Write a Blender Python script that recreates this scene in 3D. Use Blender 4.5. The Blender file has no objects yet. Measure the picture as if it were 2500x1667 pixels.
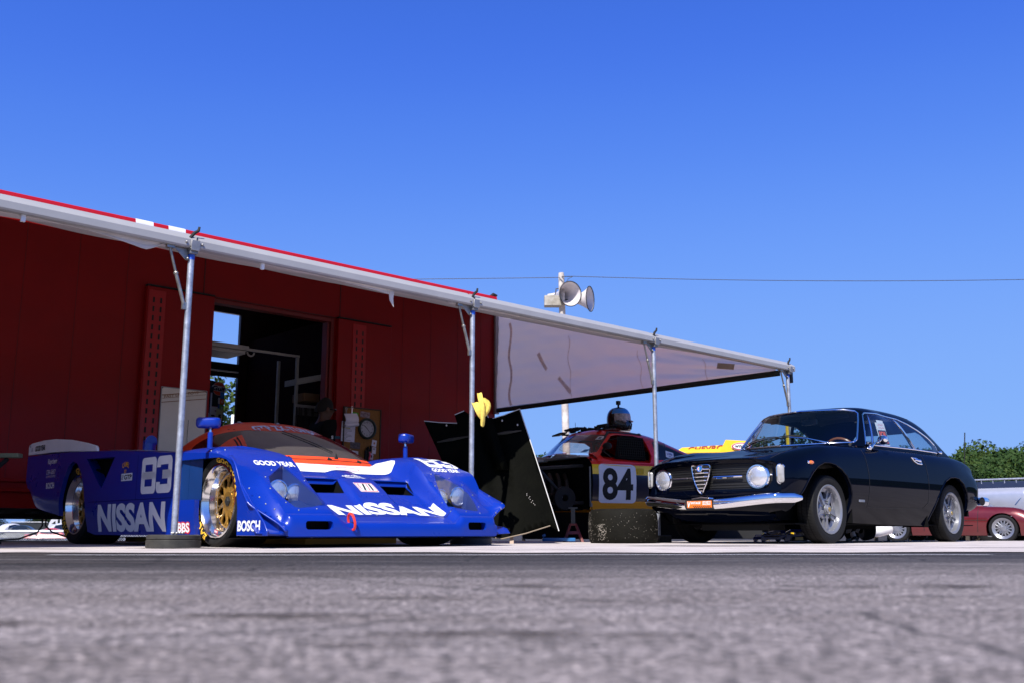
import bpy, bmesh, math, random
import numpy as np
from mathutils import Vector as V, Matrix, Euler
from mathutils.bvhtree import BVHTree
R = math.radians
SC = bpy.context.scene
COL = SC.collection
random.seed(7)
# ------------------------------------------------------------------ camera, sky, sun, exposure
PITCH = R(10.819)
cam_d = bpy.data.cameras.new("camera"); cam_d.lens = 35.0; cam_d.sensor_width = 36.0
cam_d.clip_start = 0.02; cam_d.clip_end = 3000
cam_d.dof.use_dof = True; cam_d.dof.focus_distance = 8.4; cam_d.dof.aperture_fstop = 4.8
cam = bpy.data.objects.new("camera", cam_d); COL.objects.link(cam)
cam.location = (0, 0, 0.10); cam.rotation_euler = (R(90) + PITCH, 0, 0)
SC.camera = cam
SUN_EL = R(49); SUN_D = V((-0.30, -0.954, 0)).normalized()      # horizontal direction towards the sun
w = bpy.data.worlds.new("World"); SC.world = w; w.use_nodes = True
nt = w.node_tree; nt.nodes.clear()
sky = nt.nodes.new("ShaderNodeTexSky"); sky.sky_type = 'NISHITA'; sky.sun_disc = False
sky.sun_elevation = SUN_EL; sky.sun_rotation = math.atan2(SUN_D.x, SUN_D.y)
sky.altitude = 300; sky.air_density = 1.0; sky.dust_density = 0.0; sky.ozone_density = 8.0
dn = nt.nodes.new("ShaderNodeVectorMath"); dn.operation = 'SCALE'; dn.inputs['Scale'].default_value = 0.105
cv = nt.nodes.new("ShaderNodeRGBCurve"); up = nt.nodes.new("ShaderNodeVectorMath"); up.operation = 'SCALE'; up.inputs['Scale'].default_value = 1 / 0.105
for ch, pts in enumerate((((0, 0), (.074, .055), (.097, .088), (.142, .152), (.202, .20), (.317, .235), (.49, .26), (1, .30)),
                          ((0, 0), (.161, .18), (.198, .238), (.288, .345), (.39, .405), (.559, .45), (.733, .47), (1, .50)),
                          ((0, 0), (.16, .14), (.25, .36), (.343, .78), (.42, .87), (.565, .95), (.70, .965), (.85, .965), (1, .965)))):
    c = cv.mapping.curves[ch].points
    c[0].location = pts[0]; c[1].location = pts[-1]
    for q in pts[1:-1]: c.new(*q)
cv.mapping.update()
bg = nt.nodes.new("ShaderNodeBackground"); bg.inputs[1].default_value = 0.0646
out = nt.nodes.new("ShaderNodeOutputWorld")
nt.links.new(sky.outputs[0], dn.inputs[0]); nt.links.new(dn.outputs[0], cv.inputs['Color']); nt.links.new(cv.outputs[0], up.inputs[0]); nt.links.new(up.outputs[0], bg.inputs[0]); nt.links.new(bg.outputs[0], out.inputs[0])
sd = bpy.data.lights.new("sun", 'SUN'); sd.energy = 4.8; sd.angle = R(0.5); sd.color = (1.0, 0.955, 0.89)
so = bpy.data.objects.new("sun", sd); COL.objects.link(so)
sdir = V((SUN_D.x * math.cos(SUN_EL), SUN_D.y * math.cos(SUN_EL), math.sin(SUN_EL)))
so.rotation_euler = sdir.to_track_quat('Z', 'Y').to_euler(); so.location = sdir * 40
SC.view_settings.view_transform = 'Standard'; SC.view_settings.look = 'None'
SC.view_settings.exposure = 0.70; SC.view_settings.gamma = 1.0
# ------------------------------------------------------------------ materials
MATS = {}
def mat(name, col, rough=0.5, metal=0.0, coat=0.0, spec=0.5, var=0.12, vs=6.0, bump=0.0, bs=60.0, alpha=None, col2=None, rv=0.1, emit=0, sub=None, coatr=0.04):
    if name in MATS: return MATS[name]
    m = bpy.data.materials.new(name); m.use_nodes = True; MATS[name] = m
    t = m.node_tree; b = t.nodes["Principled BSDF"]
    b.inputs['Base Color'].default_value = (*col, 1); b.inputs['Roughness'].default_value = rough
    b.inputs['Metallic'].default_value = metal; b.inputs['Coat Weight'].default_value = coat
    b.inputs['Coat Roughness'].default_value = coatr; b.inputs['Specular IOR Level'].default_value = spec
    if alpha is not None: b.inputs['Alpha'].default_value = alpha
    if emit:
        b.inputs['Emission Color'].default_value = (*col, 1); b.inputs['Emission Strength'].default_value = emit
    if var or bump or col2:
        tc = t.nodes.new("ShaderNodeTexCoord")
        n = t.nodes.new("ShaderNodeTexNoise"); n.inputs['Scale'].default_value = vs; n.inputs['Detail'].default_value = 6; n.inputs['Roughness'].default_value = 0.6
        t.links.new(tc.outputs['Object'], n.inputs['Vector'])
        if var or col2:
            r = t.nodes.new("ShaderNodeValToRGB"); r.color_ramp.elements[0].position = 0.3; r.color_ramp.elements[1].position = 0.7
            c2 = col2 if col2 else tuple(min(1, c * (1 + var)) for c in col)
            c1 = col if col2 else tuple(c * (1 - var) for c in col)
            r.color_ramp.elements[0].color = (*c1, 1); r.color_ramp.elements[1].color = (*c2, 1)
            t.links.new(n.outputs['Fac'], r.inputs[0]); t.links.new(r.outputs[0], b.inputs['Base Color'])
            mr = t.nodes.new("ShaderNodeMapRange"); mr.inputs[3].default_value = max(0, rough - rv * rough); mr.inputs[4].default_value = rough + rv * rough
            t.links.new(n.outputs['Fac'], mr.inputs[0]); t.links.new(mr.outputs[0], b.inputs['Roughness'])
        if bump:
            n2 = t.nodes.new("ShaderNodeTexNoise"); n2.inputs['Scale'].default_value = bs; n2.inputs['Detail'].default_value = 4
            t.links.new(tc.outputs['Object'], n2.inputs['Vector'])
            bp = t.nodes.new("ShaderNodeBump"); bp.inputs['Strength'].default_value = bump; bp.inputs['Distance'].default_value = 0.01
            t.links.new(n2.outputs['Fac'], bp.inputs['Height']); t.links.new(bp.outputs[0], b.inputs['Normal'])
    return m
def glass(name, tint=(0.5, 0.55, 0.55), refl=0.12, dark=0.0):
    """thin pane: tinted see-through with a fresnel reflection"""
    if name in MATS: return MATS[name]
    m = bpy.data.materials.new(name); m.use_nodes = True; MATS[name] = m
    t = m.node_tree; t.nodes.clear()
    o = t.nodes.new("ShaderNodeOutputMaterial"); tr = t.nodes.new("ShaderNodeBsdfTransparent"); tr.inputs[0].default_value = (*tint, 1)
    gl = t.nodes.new("ShaderNodeBsdfGlossy"); gl.inputs['Roughness'].default_value = 0.02; gl.inputs[0].default_value = (0.95, 0.97, 1, 1)
    lw = t.nodes.new("ShaderNodeLayerWeight"); lw.inputs[0].default_value = 0.5
    fr = t.nodes.new("ShaderNodeMath"); fr.operation = 'POWER'; fr.inputs[1].default_value = 5.0; t.links.new(lw.outputs['Facing'], fr.inputs[0])
    ad = t.nodes.new("ShaderNodeMath"); ad.operation = 'MULTIPLY_ADD'; ad.inputs[1].default_value = 0.9; ad.inputs[2].default_value = 0.03 + refl * 0.15
    ad.use_clamp = True
    mx = t.nodes.new("ShaderNodeMixShader")
    t.links.new(fr.outputs[0], ad.inputs[0]); t.links.new(ad.outputs[0], mx.inputs[0])
    t.links.new(tr.outputs[0], mx.inputs[1]); t.links.new(gl.outputs[0], mx.inputs[2]); t.links.new(mx.outputs[0], o.inputs[0])
    return m
def node(t, kind, **kw):
    n = t.nodes.new(kind)
    for k, v in kw.items():
        if k in n.inputs: n.inputs[k].default_value = v
        else: setattr(n, k, v)
    return n
# ------------------------------------------------------------------ mesh helpers
PM = {}                                                      # world matrices of things and parts
def FR(x, y, ang, z=0.0): return Matrix.Translation((x, y, z)) @ Matrix.Rotation(ang, 4, 'Z')
ANG = R(90 - 46.5)
AW = FR(-2.11, 6.33, ANG)                                    # x along the awning rail, y towards the trailer
def thing(name, label, cat, frame, group=None):
    o = bpy.data.objects.new(name, None); COL.objects.link(o); o.empty_display_size = 0.2
    o.matrix_world = frame; PM[o.name] = frame.copy()
    o['label'] = label; o['category'] = cat
    if group: o['group'] = group
    return o
def tag(o, label, cat, group=None, kind=None):
    if label: o['label'] = label
    if cat: o['category'] = cat
    if group: o['group'] = group
    if kind: o['kind'] = kind
    return o
class MB:
    def __init__(s): s.v = []; s.f = []; s.mi = []; s.m = 0
    def add(s, vs, fs):
        k = len(s.v); s.v += [tuple(p) for p in vs]; s.f += [tuple(i + k for i in f) for f in fs]; s.mi += [s.m] * len(fs); return s
    def box(s, x0, x1, y0, y1, z0, z1, M=None):
        vs = [V((x, y, z)) for z in (z0, z1) for y in (y0, y1) for x in (x0, x1)]
        if M is not None: vs = [M @ p for p in vs]
        return s.add(vs, [(0, 2, 3, 1), (4, 5, 7, 6), (0, 1, 5, 4), (2, 6, 7, 3), (0, 4, 6, 2), (1, 3, 7, 5)])
    def cyl(s, p0, p1, r0, r1=None, n=16, cap=True):
        return s.tube([p0, p1], [r0, r0 if r1 is None else r1], n, cap=cap)
    def tube(s, pts, r, n=8, closed=False, cap=True, up=None):
        pts = [V(p) for p in pts]; N = len(pts)
        rs = r if isinstance(r, (list, tuple)) else [r] * N
        vs = []; a = None
        for i, p in enumerate(pts):
            if closed: d = pts[(i + 1) % N] - pts[i - 1]
            else: d = pts[min(i + 1, N - 1)] - pts[max(i - 1, 0)]
            d.normalize()
            if a is None:
                a = d.orthogonal().normalized() if up is None else V(up)
            a = (a - d * a.dot(d)); a = a.normalized() if a.length > 1e-6 else d.orthogonal().normalized()
            b = d.cross(a)
            for k in range(n):
                t = 2 * math.pi * k / n; vs.append(p + (a * math.cos(t) + b * math.sin(t)) * rs[i])
        fs = []
        for i in range(N if closed else N - 1):
            j = (i + 1) % N
            for k in range(n): fs.append((i * n + k, i * n + (k + 1) % n, j * n + (k + 1) % n, j * n + k))
        if cap and not closed:
            fs.append(tuple(range(n))[::-1]); fs.append(tuple((N - 1) * n + k for k in range(n)))
        return s.add(vs, fs)
    def grid(s, rows, cu=False, cv=False):
        n = len(rows); m = len(rows[0]); fs = []
        for i in range(n if cu else n - 1):
            for j in range(m if cv else m - 1):
                a, b = i, (i + 1) % n; c, d = j, (j + 1) % m
                fs.append((a * m + c, a * m + d, b * m + d, b * m + c))
        return s.add([p for r in rows for p in r], fs)
    def lathe(s, prof, M=None, n=32, cap=False, a0=0, a1=2 * math.pi):
        M = M if M is not None else Matrix()
        full = abs(a1 - a0 - 2 * math.pi) < 1e-6
        rows = [[M @ V((r * math.cos(a0 + (a1 - a0) * k / n), r * math.sin(a0 + (a1 - a0) * k / n), h)) for k in range(n if full else n + 1)] for r, h in prof]
        s.grid(rows, cv=full)
        if cap: s.add(rows[0], [tuple(range(len(rows[0])))]); s.add(rows[-1], [tuple(range(len(rows[0])))])
        return s
    def prism(s, poly, vec, M=None):
        p = [V(q) for q in poly]; q = [a + V(vec) for a in p]; n = len(p); vs = p + q
        if M is not None: vs = [M @ a for a in vs]
        return s.add(vs, [tuple(range(n))[::-1], tuple(range(n, 2 * n))] + [(i, (i + 1) % n, n + (i + 1) % n, n + i) for i in range(n)])
    def ball(s, c, r, n=12, m=8, M=None):
        r = r if isinstance(r, (tuple, list)) else (r, r, r); c = V(c)
        rows = []
        for i in range(m + 1):
            t = math.pi * i / m
            rows.append([V((r[0] * math.sin(t) * math.cos(2 * math.pi * k / n), r[1] * math.sin(t) * math.sin(2 * math.pi * k / n), r[2] * math.cos(t))) for k in range(n)])
        rows = [[(c + (M @ p if M is not None else p)) for p in q] for q in rows]
        return s.grid(rows, cv=True)
    def rbox(s, x0, x1, y0, y1, z0, z1, r=0.02, M=None, n=3):
        """box with rounded vertical edges and softened top"""
        pl = []
        for cx, cy, a in ((x1 - r, y1 - r, 0), (x0 + r, y1 - r, 90), (x0 + r, y0 + r, 180), (x1 - r, y0 + r, 270)):
            for k in range(n + 1):
                t = R(a + 90 * k / n); pl.append((cx + r * math.cos(t), cy + r * math.sin(t)))
        cx, cy = (x0 + x1) / 2, (y0 + y1) / 2
        def ring(z, q): return [V((cx + (x - cx) * q, cy + (y - cy) * q, z)) for x, y in pl]
        qq = 1 - r * 0.6 / max(min(x1 - x0, y1 - y0), 1e-3)
        rows = [ring(z0, qq), ring(z0 + r * 0.35, 1), ring(z1 - r * 0.35, 1), ring(z1, qq)]
        if M is not None: rows = [[M @ p for p in q] for q in rows]
        s.grid(rows, cv=True); k = len(pl)
        return s.add(rows[0] + rows[-1], [tuple(range(k))[::-1], tuple(range(k, 2 * k))])
    def bm(s):
        b = bmesh.new(); vs = [b.verts.new(p) for p in s.v]
        for f, m in zip(s.f, s.mi):
            try:
                q = b.faces.new([vs[i] for i in f]); q.material_index = m
            except ValueError: pass
        bmesh.ops.remove_doubles(b, verts=b.verts, dist=1e-5)
        return b
    def build(s, name, mats, parent=None, frame=None, sharp=35, bevel=0, keep=False, solid=0, sub=0):
        return finish(s.bm(), name, mats, parent, frame, sharp, bevel, keep, solid, sub)
def finish(b, name, mats, parent=None, frame=None, sharp=35, bevel=0, keep=False, solid=0, sub=0):
    par = PM[parent.name] if parent is not None else Matrix()
    fr = frame if frame is not None else par
    T = par.inverted() @ fr
    for v in b.verts: v.co = T @ v.co
    loc = V((0, 0, 0))
    if parent is None and not keep and len(b.verts):
        xs = [v.co.x for v in b.verts]; ys = [v.co.y for v in b.verts]; zs = [v.co.z for v in b.verts]
        loc = V(((min(xs) + max(xs)) / 2, (min(ys) + max(ys)) / 2, min(zs)))
        for v in b.verts: v.co -= loc
    bmesh.ops.recalc_face_normals(b, faces=b.faces)
    me = bpy.data.meshes.new(name); b.to_mesh(me); b.free()
    for m in (mats if isinstance(mats, (list, tuple)) else [mats]): me.materials.append(m)
    if sharp is not None:
        me.polygons.foreach_set('use_smooth', [True] * len(me.polygons))
        me.set_sharp_from_angle(angle=R(sharp))
    o = bpy.data.objects.new(name, me); COL.objects.link(o)
    if parent is not None: o.parent = parent; PM[o.name] = par.copy()
    else: o.location = loc; PM[o.name] = Matrix.Translation(loc)
    if solid:
        md = o.modifiers.new("solidify", 'SOLIDIFY'); md.thickness = solid; md.offset = -1
    if sub:
        md = o.modifiers.new("subdivision", 'SUBSURF'); md.levels = sub; md.render_levels = sub
    if bevel:
        md = o.modifiers.new("bevel", 'BEVEL'); md.width = bevel; md.segments = 2; md.limit_method = 'ANGLE'; md.angle_limit = R(40)
    return o
def spl(*pts):
    """smooth curve through (x, y) points"""
    pts = sorted(pts); xs = np.array([p[0] for p in pts], float); ys = np.array([p[1] for p in pts], float)
    d = np.diff(ys) / np.diff(xs); m = np.zeros(len(xs))
    m[0] = d[0]; m[-1] = d[-1]
    for i in range(1, len(xs) - 1):
        m[i] = 0 if d[i - 1] * d[i] <= 0 else 2 * d[i - 1] * d[i] / (d[i - 1] + d[i]) if abs(d[i - 1] + d[i]) > 1e-9 else 0
    def f(x):
        if x <= xs[0]: return float(ys[0])
        if x >= xs[-1]: return float(ys[-1])
        i = int(np.searchsorted(xs, x) - 1); h = xs[i + 1] - xs[i]; t = (x - xs[i]) / h
        return float((2 * t**3 - 3 * t**2 + 1) * ys[i] + (t**3 - 2 * t**2 + t) * h * m[i] + (-2 * t**3 + 3 * t**2) * ys[i + 1] + (t**3 - t**2) * h * m[i + 1])
    return f
def sm(a, b, x):
    t = min(1, max(0, (x - a) / (b - a))); return t * t * (3 - 2 * t)
def lerp(a, b, t): return a + (b - a) * t
def inpoly(p, poly):
    x, y = p; c = False; n = len(poly)
    for i in range(n):
        x1, y1 = poly[i]; x2, y2 = poly[(i + 1) % n]
        if (y1 > y) != (y2 > y) and x < (x2 - x1) * (y - y1) / (y2 - y1) + x1: c = not c
    return c
def cut(b, poly, ax, pred, lip=None):
    """cut the polygon out of the sheet along projection axes ax; the removed faces come back as an MB"""
    i, j = ax
    us = [p[0] for p in poly]; vs = [p[1] for p in poly]; mg = 0.06
    n = len(poly)
    for k in range(n):
        p, q = poly[k], poly[(k + 1) % n]
        du, dv = q[0] - p[0], q[1] - p[1]; L = math.hypot(du, dv)
        if L < 1e-6: continue
        no = V((0, 0, 0)); no[i] = -dv / L; no[j] = du / L
        co = V((0, 0, 0)); co[i] = p[0]; co[j] = p[1]
        lo_u, hi_u, lo_v, hi_v = min(p[0], q[0]) - mg, max(p[0], q[0]) + mg, min(p[1], q[1]) - mg, max(p[1], q[1]) + mg
        fs = []
        for f in b.faces:
            c = f.calc_center_median()
            if lo_u <= c[i] <= hi_u and lo_v <= c[j] <= hi_v and pred(c): fs.append(f)
        ed = {e for f in fs for e in f.edges}; ve = {v for f in fs for v in f.verts}
        if fs: bmesh.ops.bisect_plane(b, geom=fs + list(ed) + list(ve), dist=1e-5, plane_co=co, plane_no=no)
    dead = [f for f in b.faces if pred(f.calc_center_median()) and inpoly((f.calc_center_median()[i], f.calc_center_median()[j]), poly)]
    out = MB(); idx = {}
    for f in dead:
        fi = []
        for v in f.verts:
            if v not in idx: idx[v] = len(out.v); out.v.append(tuple(v.co))
            fi.append(idx[v])
        out.f.append(tuple(fi)); out.mi.append(0)
    ds = set(dead)
    rim = [e for e in {e for f in dead for e in f.edges} if any(l not in ds for l in e.link_faces)] if lip is not None else []
    rim = [tuple(v.co.copy() for v in e.verts) for e in rim]
    bmesh.ops.delete(b, geom=dead, context='FACES')
    if lip is not None:
        for a, c in rim:
            L = lip(a) if callable(lip) else V(lip)
            f = b.faces.new([b.verts.new(a), b.verts.new(c), b.verts.new(c + L), b.verts.new(a + L)])
    return out
# ------------------------------------------------------------------ writing and decals
def txt(s, wd, h, bold=0.0, shear=0.0, sp=1.0):
    """2-D triangles of a word, fitted to a box of width wd and height h centred on 0"""
    c = bpy.data.curves.new("t", 'FONT'); c.body = s; c.offset = bold; c.shear = shear; c.space_character = sp; c.resolution_u = 4
    o = bpy.data.objects.new("t", c); me = o.to_mesh()
    vs = [(v.co.x, v.co.y) for v in me.vertices]; fs = [tuple(p.vertices) for p in me.polygons]
    o.to_mesh_clear(); bpy.data.objects.remove(o); bpy.data.curves.remove(c)
    return fit((vs, fs), wd, h)
def fit(m, wd, h):
    vs, fs = m
    x0, x1 = min(v[0] for v in vs), max(v[0] for v in vs); y0, y1 = min(v[1] for v in vs), max(v[1] for v in vs)
    if wd is None: wd = (x1 - x0) * h / (y1 - y0)
    return [((v[0] - (x0 + x1) / 2) * wd / (x1 - x0), (v[1] - (y0 + y1) / 2) * h / (y1 - y0)) for v in vs], fs
def poly2(pts): return list(pts), [tuple(range(len(pts)))]
def rrect(wd, h, r, n=5):
    pl = []
    for cx, cy, a in ((wd / 2 - r, h / 2 - r, 0), (-wd / 2 + r, h / 2 - r, 90), (-wd / 2 + r, -h / 2 + r, 180), (wd / 2 - r, -h / 2 + r, 270)):
        for k in range(n + 1):
            t = R(a + 90 * k / n); pl.append((cx + r * math.cos(t), cy + r * math.sin(t)))
    return poly2(pl)
def disc(r, n=24, ry=None): return poly2([(r * math.cos(2 * math.pi * k / n), (ry or r) * math.sin(2 * math.pi * k / n)) for k in range(n)])
def strokes(lines, wd):
    """thick polylines as 2-D quads (round-ish joints)"""
    vs = []; fs = []
    for ln in lines:
        N = len(ln); L = []; Rr = []
        for i, p in enumerate(ln):
            a = ln[max(i - 1, 0)]; c = ln[min(i + 1, N - 1)]
            d1 = (p[0] - a[0], p[1] - a[1]); d2 = (c[0] - p[0], c[1] - p[1])
            def nm(d):
                l = math.hypot(*d); return (d[0] / l, d[1] / l) if l > 1e-9 else None
            d1, d2 = nm(d1), nm(d2); d1 = d1 or d2; d2 = d2 or d1
            t = nm((d1[0] + d2[0], d1[1] + d2[1])) or d1
            k = wd / 2 / max(0.5, t[0] * d1[0] + t[1] * d1[1])
            L.append((p[0] - t[1] * k, p[1] + t[0] * k)); Rr.append((p[0] + t[1] * k, p[1] - t[0] * k))
        o = len(vs); vs += L + Rr
        fs += [(o + i, o + i + 1, o + N + i + 1, o + N + i) for i in range(N - 1)]
    return vs, fs
def join2(*ms):
    vs = []; fs = []
    for m, dx, dy in ms:
        k = len(vs); vs += [(a + dx, b + dy) for a, b in m[0]]; fs += [tuple(i + k for i in f) for f in m[1]]
    return vs, fs
def rot2(m, a): return [(x * math.cos(a) - y * math.sin(a), x * math.sin(a) + y * math.cos(a)) for x, y in m[0]], m[1]
def decal(name, m2, mapf, bvh, mt, parent, frame=None, off=0.003, sub=0.05):
    b = bmesh.new(); vs = [b.verts.new((x, y, 0)) for x, y in m2[0]]
    for f in m2[1]:
        try: b.faces.new([vs[i] for i in f])
        except ValueError: pass
    if sub:
        bmesh.ops.triangulate(b, faces=b.faces)
        for _ in range(5):
            lg = [e for e in b.edges if e.calc_length() > sub]
            if not lg: break
            bmesh.ops.subdivide_edges(b, edges=lg, cuts=1, use_grid_fill=False)
            bmesh.ops.triangulate(b, faces=[f for f in b.faces if len(f.verts) > 3])
    dead = []
    for v in b.verts:
        r = mapf(v.co.x, v.co.y)
        if bvh is None: v.co = V(r)
        else:
            o, d = V(r[0]), V(r[1]).normalized()
            h = bvh.ray_cast(o, d)
            if h[0] is None: dead.append(v)
            else:
                nn = h[1] if h[1].dot(d) < 0 else -h[1]
                v.co = h[0] + nn * off
    if dead: bmesh.ops.delete(b, geom=dead, context='VERTS')
    if not b.faces: b.free(); return None
    return finish(b, name, mt, parent, frame)
def seam(name, lines, mapf, bvh, mt, parent, wd=0.006, off=0.002, step=0.03):
    ls = []
    for ln in lines:
        q = [ln[0]]
        for a, c in zip(ln, ln[1:]):
            n = max(1, int(math.hypot(c[0] - a[0], c[1] - a[1]) / step))
            q += [(lerp(a[0], c[0], k / n), lerp(a[1], c[1], k / n)) for k in range(1, n + 1)]
        ls.append(q)
    return decal(name, strokes(ls, wd), mapf, bvh, mt, parent, off=off, sub=0)
def bvh_of(*objs):
    vs = []; fs = []
    for o in objs:
        k = len(vs); vs += [v.co.copy() for v in o.data.vertices]; fs += [tuple(i + k for i in p.vertices) for p in o.data.polygons]
    return BVHTree.FromPolygons(vs, fs)
def circle_text(s, r0, r1, a_mid, a_span, bold=0.03):
    """word bent along a circle: 2-D points around 0 (a_mid at centre of word, reading clockwise)"""
    m = txt(s, 1.0, 1.0, bold, 0, 1.15)
    vs = []
    for x, y in m[0]:
        a = a_mid - x * a_span; r = lerp(r0, r1, y + 0.5); vs.append((r * math.cos(a), r * math.sin(a)))
    return vs, m[1]
def copy_tree(o, parent=None):
    c = o.copy(); COL.objects.link(c)
    if parent is not None:
        c.parent = parent; c.matrix_parent_inverse = o.matrix_parent_inverse.copy()
    for ch in list(o.children): copy_tree(ch, c)
    return c
# ------------------------------------------------------------------ shared materials
BLACK = mat("flat_black", (0.006, 0.006, 0.006), 0.75, var=0)
DARK = mat("dark_cavity", (0.004, 0.004, 0.0045), 0.9, var=0, spec=0.1)
RUBBER = mat("tyre_rubber", (0.0085, 0.0085, 0.0088), 0.75, spec=.22, var=0.25, vs=30, bump=0.15, bs=200)
CHROME = mat("chrome", (0.86, 0.86, 0.88), 0.06, 1.0, var=0.03)
POLISH = mat("polished_alloy", (0.80, 0.79, 0.79), 0.13, 1.0, var=0.05)
SILVER = mat("silver_wheel_paint", (0.27, 0.275, 0.30), 0.30, 0.6, var=0.05)
GOLD = mat("gold_wheel_paint", (0.46, 0.25, 0.045), 0.34, 0.75, var=0.08)
GALV = mat("galvanised_steel", (0.42, 0.44, 0.49), 0.42, 0.7, var=0.28, vs=22, bump=0.1, bs=90)
ALU = mat("brushed_aluminium", (0.335, 0.33, 0.335), 0.42, 0.1, var=0.05, vs=5)
WHITE = mat("white_paint", (0.80, 0.80, 0.82), 0.35, var=0.04)
DECALW = mat("white_lettering", (0.74, 0.74, 0.77), 0.35, var=0.02)
YEL = mat("yellow_paint", (0.62, 0.40, 0.01), 0.3, coat=0.4, var=0.06)
REDP = mat("red_paint", (0.62, 0.012, 0.012), 0.35, coat=0.3, var=0.08)
STEEL = mat("dull_steel", (0.30, 0.29, 0.28), 0.45, 0.7, var=0.25, vs=18)
# ------------------------------------------------------------------ ground
def gz(x, y):
    """height of the terrain: level paddock that falls away behind"""
    z = -0.012 * max(0.0, y - 11.5) ** 1.0 if y < 60 else -0.58
    p = AW.inverted() @ V((x, y, 0)); n = p.y - 7.8
    if n > 0: z -= .8 * sm(0, 24, n) * (1 - sm(9, 16, p.x))
    return z
def ground():
    b = MB()
    ys = [-30, -8, -2, 0, 1, 2, 3, 4, 5, 6, 7, 8, 9, 10, 11, 11.5, 12] + [12 + k * 0.8 for k in range(1, 30)] + [37, 40, 44, 50, 56, 64, 75, 90, 120, 180, 300, 700, 1500]
    xs = [-1200, -500, -200, -100, -60] + [-46 + 2 * k for k in range(50)] + [60, 80, 120, 250, 600, 1200]
    b.grid([[(x, y, gz(x, y)) for x in xs] for y in ys])
    m = bpy.data.materials.new("asphalt"); m.use_nodes = True; t = m.node_tree; bs = t.nodes["Principled BSDF"]
    tc = node(t, "ShaderNodeTexCoord"); L = t.links.new
    sep = node(t, "ShaderNodeSeparateXYZ"); L(tc.outputs['Object'], sep.inputs[0])
    def noise(scale, detail=5, rough=0.6, vec=None):
        n = node(t, "ShaderNodeTexNoise", Scale=scale, Detail=detail, Roughness=rough); L(vec or tc.outputs['Object'], n.inputs['Vector']); return n
    def ramp(src, *st):
        r = node(t, "ShaderNodeValToRGB"); e = r.color_ramp.elements
        while len(e) < len(st): e.new(0.5)
        for k, (p, c) in enumerate(st): e[k].position = p; e[k].color = (*(c if isinstance(c, tuple) else (c, c, c)), 1)
        L(src, r.inputs[0]); return r
    def mix(f, a, c, mode='MIX'):
        x = node(t, "ShaderNodeMix", data_type='RGBA', blend_type=mode)
        if isinstance(f, float): x.inputs[0].default_value = f
        else: L(f, x.inputs[0])
        for k, q in ((6, a), (7, c)):
            if isinstance(q, tuple): x.inputs[k].default_value = (*q, 1)
            else: L(q, x.inputs[k])
        return x.outputs[2]
    # wobbling distance from the lens side
    big = noise(0.55, 4); wob = node(t, "ShaderNodeMath", operation='MULTIPLY_ADD'); L(big.outputs[0], wob.inputs[0]); wob.inputs[1].default_value = 1.3
    L(sep.outputs[1], wob.inputs[2])
    mp = node(t, "ShaderNodeMapping"); mp.inputs['Scale'].default_value = (0.35, 2.2, 1); L(tc.outputs['Object'], mp.inputs[0])
    streak = noise(1.6, 6, 0.65, mp.outputs[0])
    grit = node(t, "ShaderNodeTexVoronoi", Scale=95.0); L(tc.outputs['Object'], grit.inputs['Vector'])
    grit2 = noise(240.0, 3)
    worn = ramp(streak.outputs[0], (0.28, (0.140, 0.116, 0.106)), (0.5, (0.205, 0.176, 0.168)), (0.72, (0.25, 0.217, 0.212)))
    fresh = ramp(streak.outputs[0], (0.3, (0.013, 0.0115, 0.0115)), (0.52, (0.040, 0.035, 0.035)), (0.72, (0.125, 0.110, 0.108)))
    sx = node(t, "ShaderNodeMath", operation='MULTIPLY_ADD'); L(sep.outputs[0], sx.inputs[0]); sx.inputs[1].default_value = -0.30; L(wob.outputs[0], sx.inputs[2])
    mr = node(t, "ShaderNodeMapRange"); mr.inputs[1].default_value = 2.1; mr.inputs[2].default_value = 4.4; L(sx.outputs[0], mr.inputs[0]); mr.interpolation_type = 'SMOOTHSTEP'
    asp = mix(mr.outputs[0], worn.outputs[0], fresh.outputs[0])
    gr = ramp(grit.outputs['Distance'], (0.0, 1.6), (0.35, 1.0), (0.8, 0.45))
    asp = mix(1.0, asp, gr.outputs[0], 'MULTIPLY')
    gr2 = ramp(grit2.outputs[0], (0.32, 0.5), (0.5, 1.0), (0.68, 1.6))
    asp = mix(0.8, asp, gr2.outputs[0], 'MULTIPLY')
    for sc_, lo, hi in ((150.0, .45, 1.7), (70.0, .58, 1.5), (30.0, .78, 1.25), (2.3, .90, 1.08)):
        g3 = noise(sc_, 3, .55); gr3 = ramp(g3.outputs[0], (0.33, lo), (0.5, 1.0), (0.67, hi)); asp = mix(1.0, asp, gr3.outputs[0], 'MULTIPLY')
    spk = node(t, "ShaderNodeTexVoronoi", Scale=46.0); L(tc.outputs['Object'], spk.inputs['Vector']); sr_ = ramp(spk.outputs['Distance'], (0.05, 1.0), (0.09, 0.0)); asp = mix(sr_.outputs[0], asp, (.42, .38, .40))
    # a few narrow cracks
    ck = node(t, "ShaderNodeTexVoronoi", Scale=0.55, feature='DISTANCE_TO_EDGE'); wv = noise(3.0, 4); wm = mix(0.12, tc.outputs['Object'], wv.outputs['Color']); L(wm, ck.inputs['Vector'])
    cr_ = ramp(ck.outputs['Distance'], (0.0, 0.25), (0.006, 1.0), (1.0, 1.0)); asp = mix(0.8, asp, cr_.outputs[0], 'MULTIPLY')
    # brown damp patches
    pat = noise(0.9, 5, 0.7, mp.outputs[0]); pr = ramp(pat.outputs[0], (0.58, 0.0), (0.68, 1.0))
    mf = node(t, "ShaderNodeMath", operation='MULTIPLY'); L(pr.outputs[0], mf.inputs[0]); mf.inputs[1].default_value = 0.45
    asp = mix(mf.outputs[0], asp, (0.06, 0.046, 0.038))
    L(asp, bs.inputs['Base Color']); bs.inputs['Roughness'].default_value = 0.85; bs.inputs['Specular IOR Level'].default_value = 0.3
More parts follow.
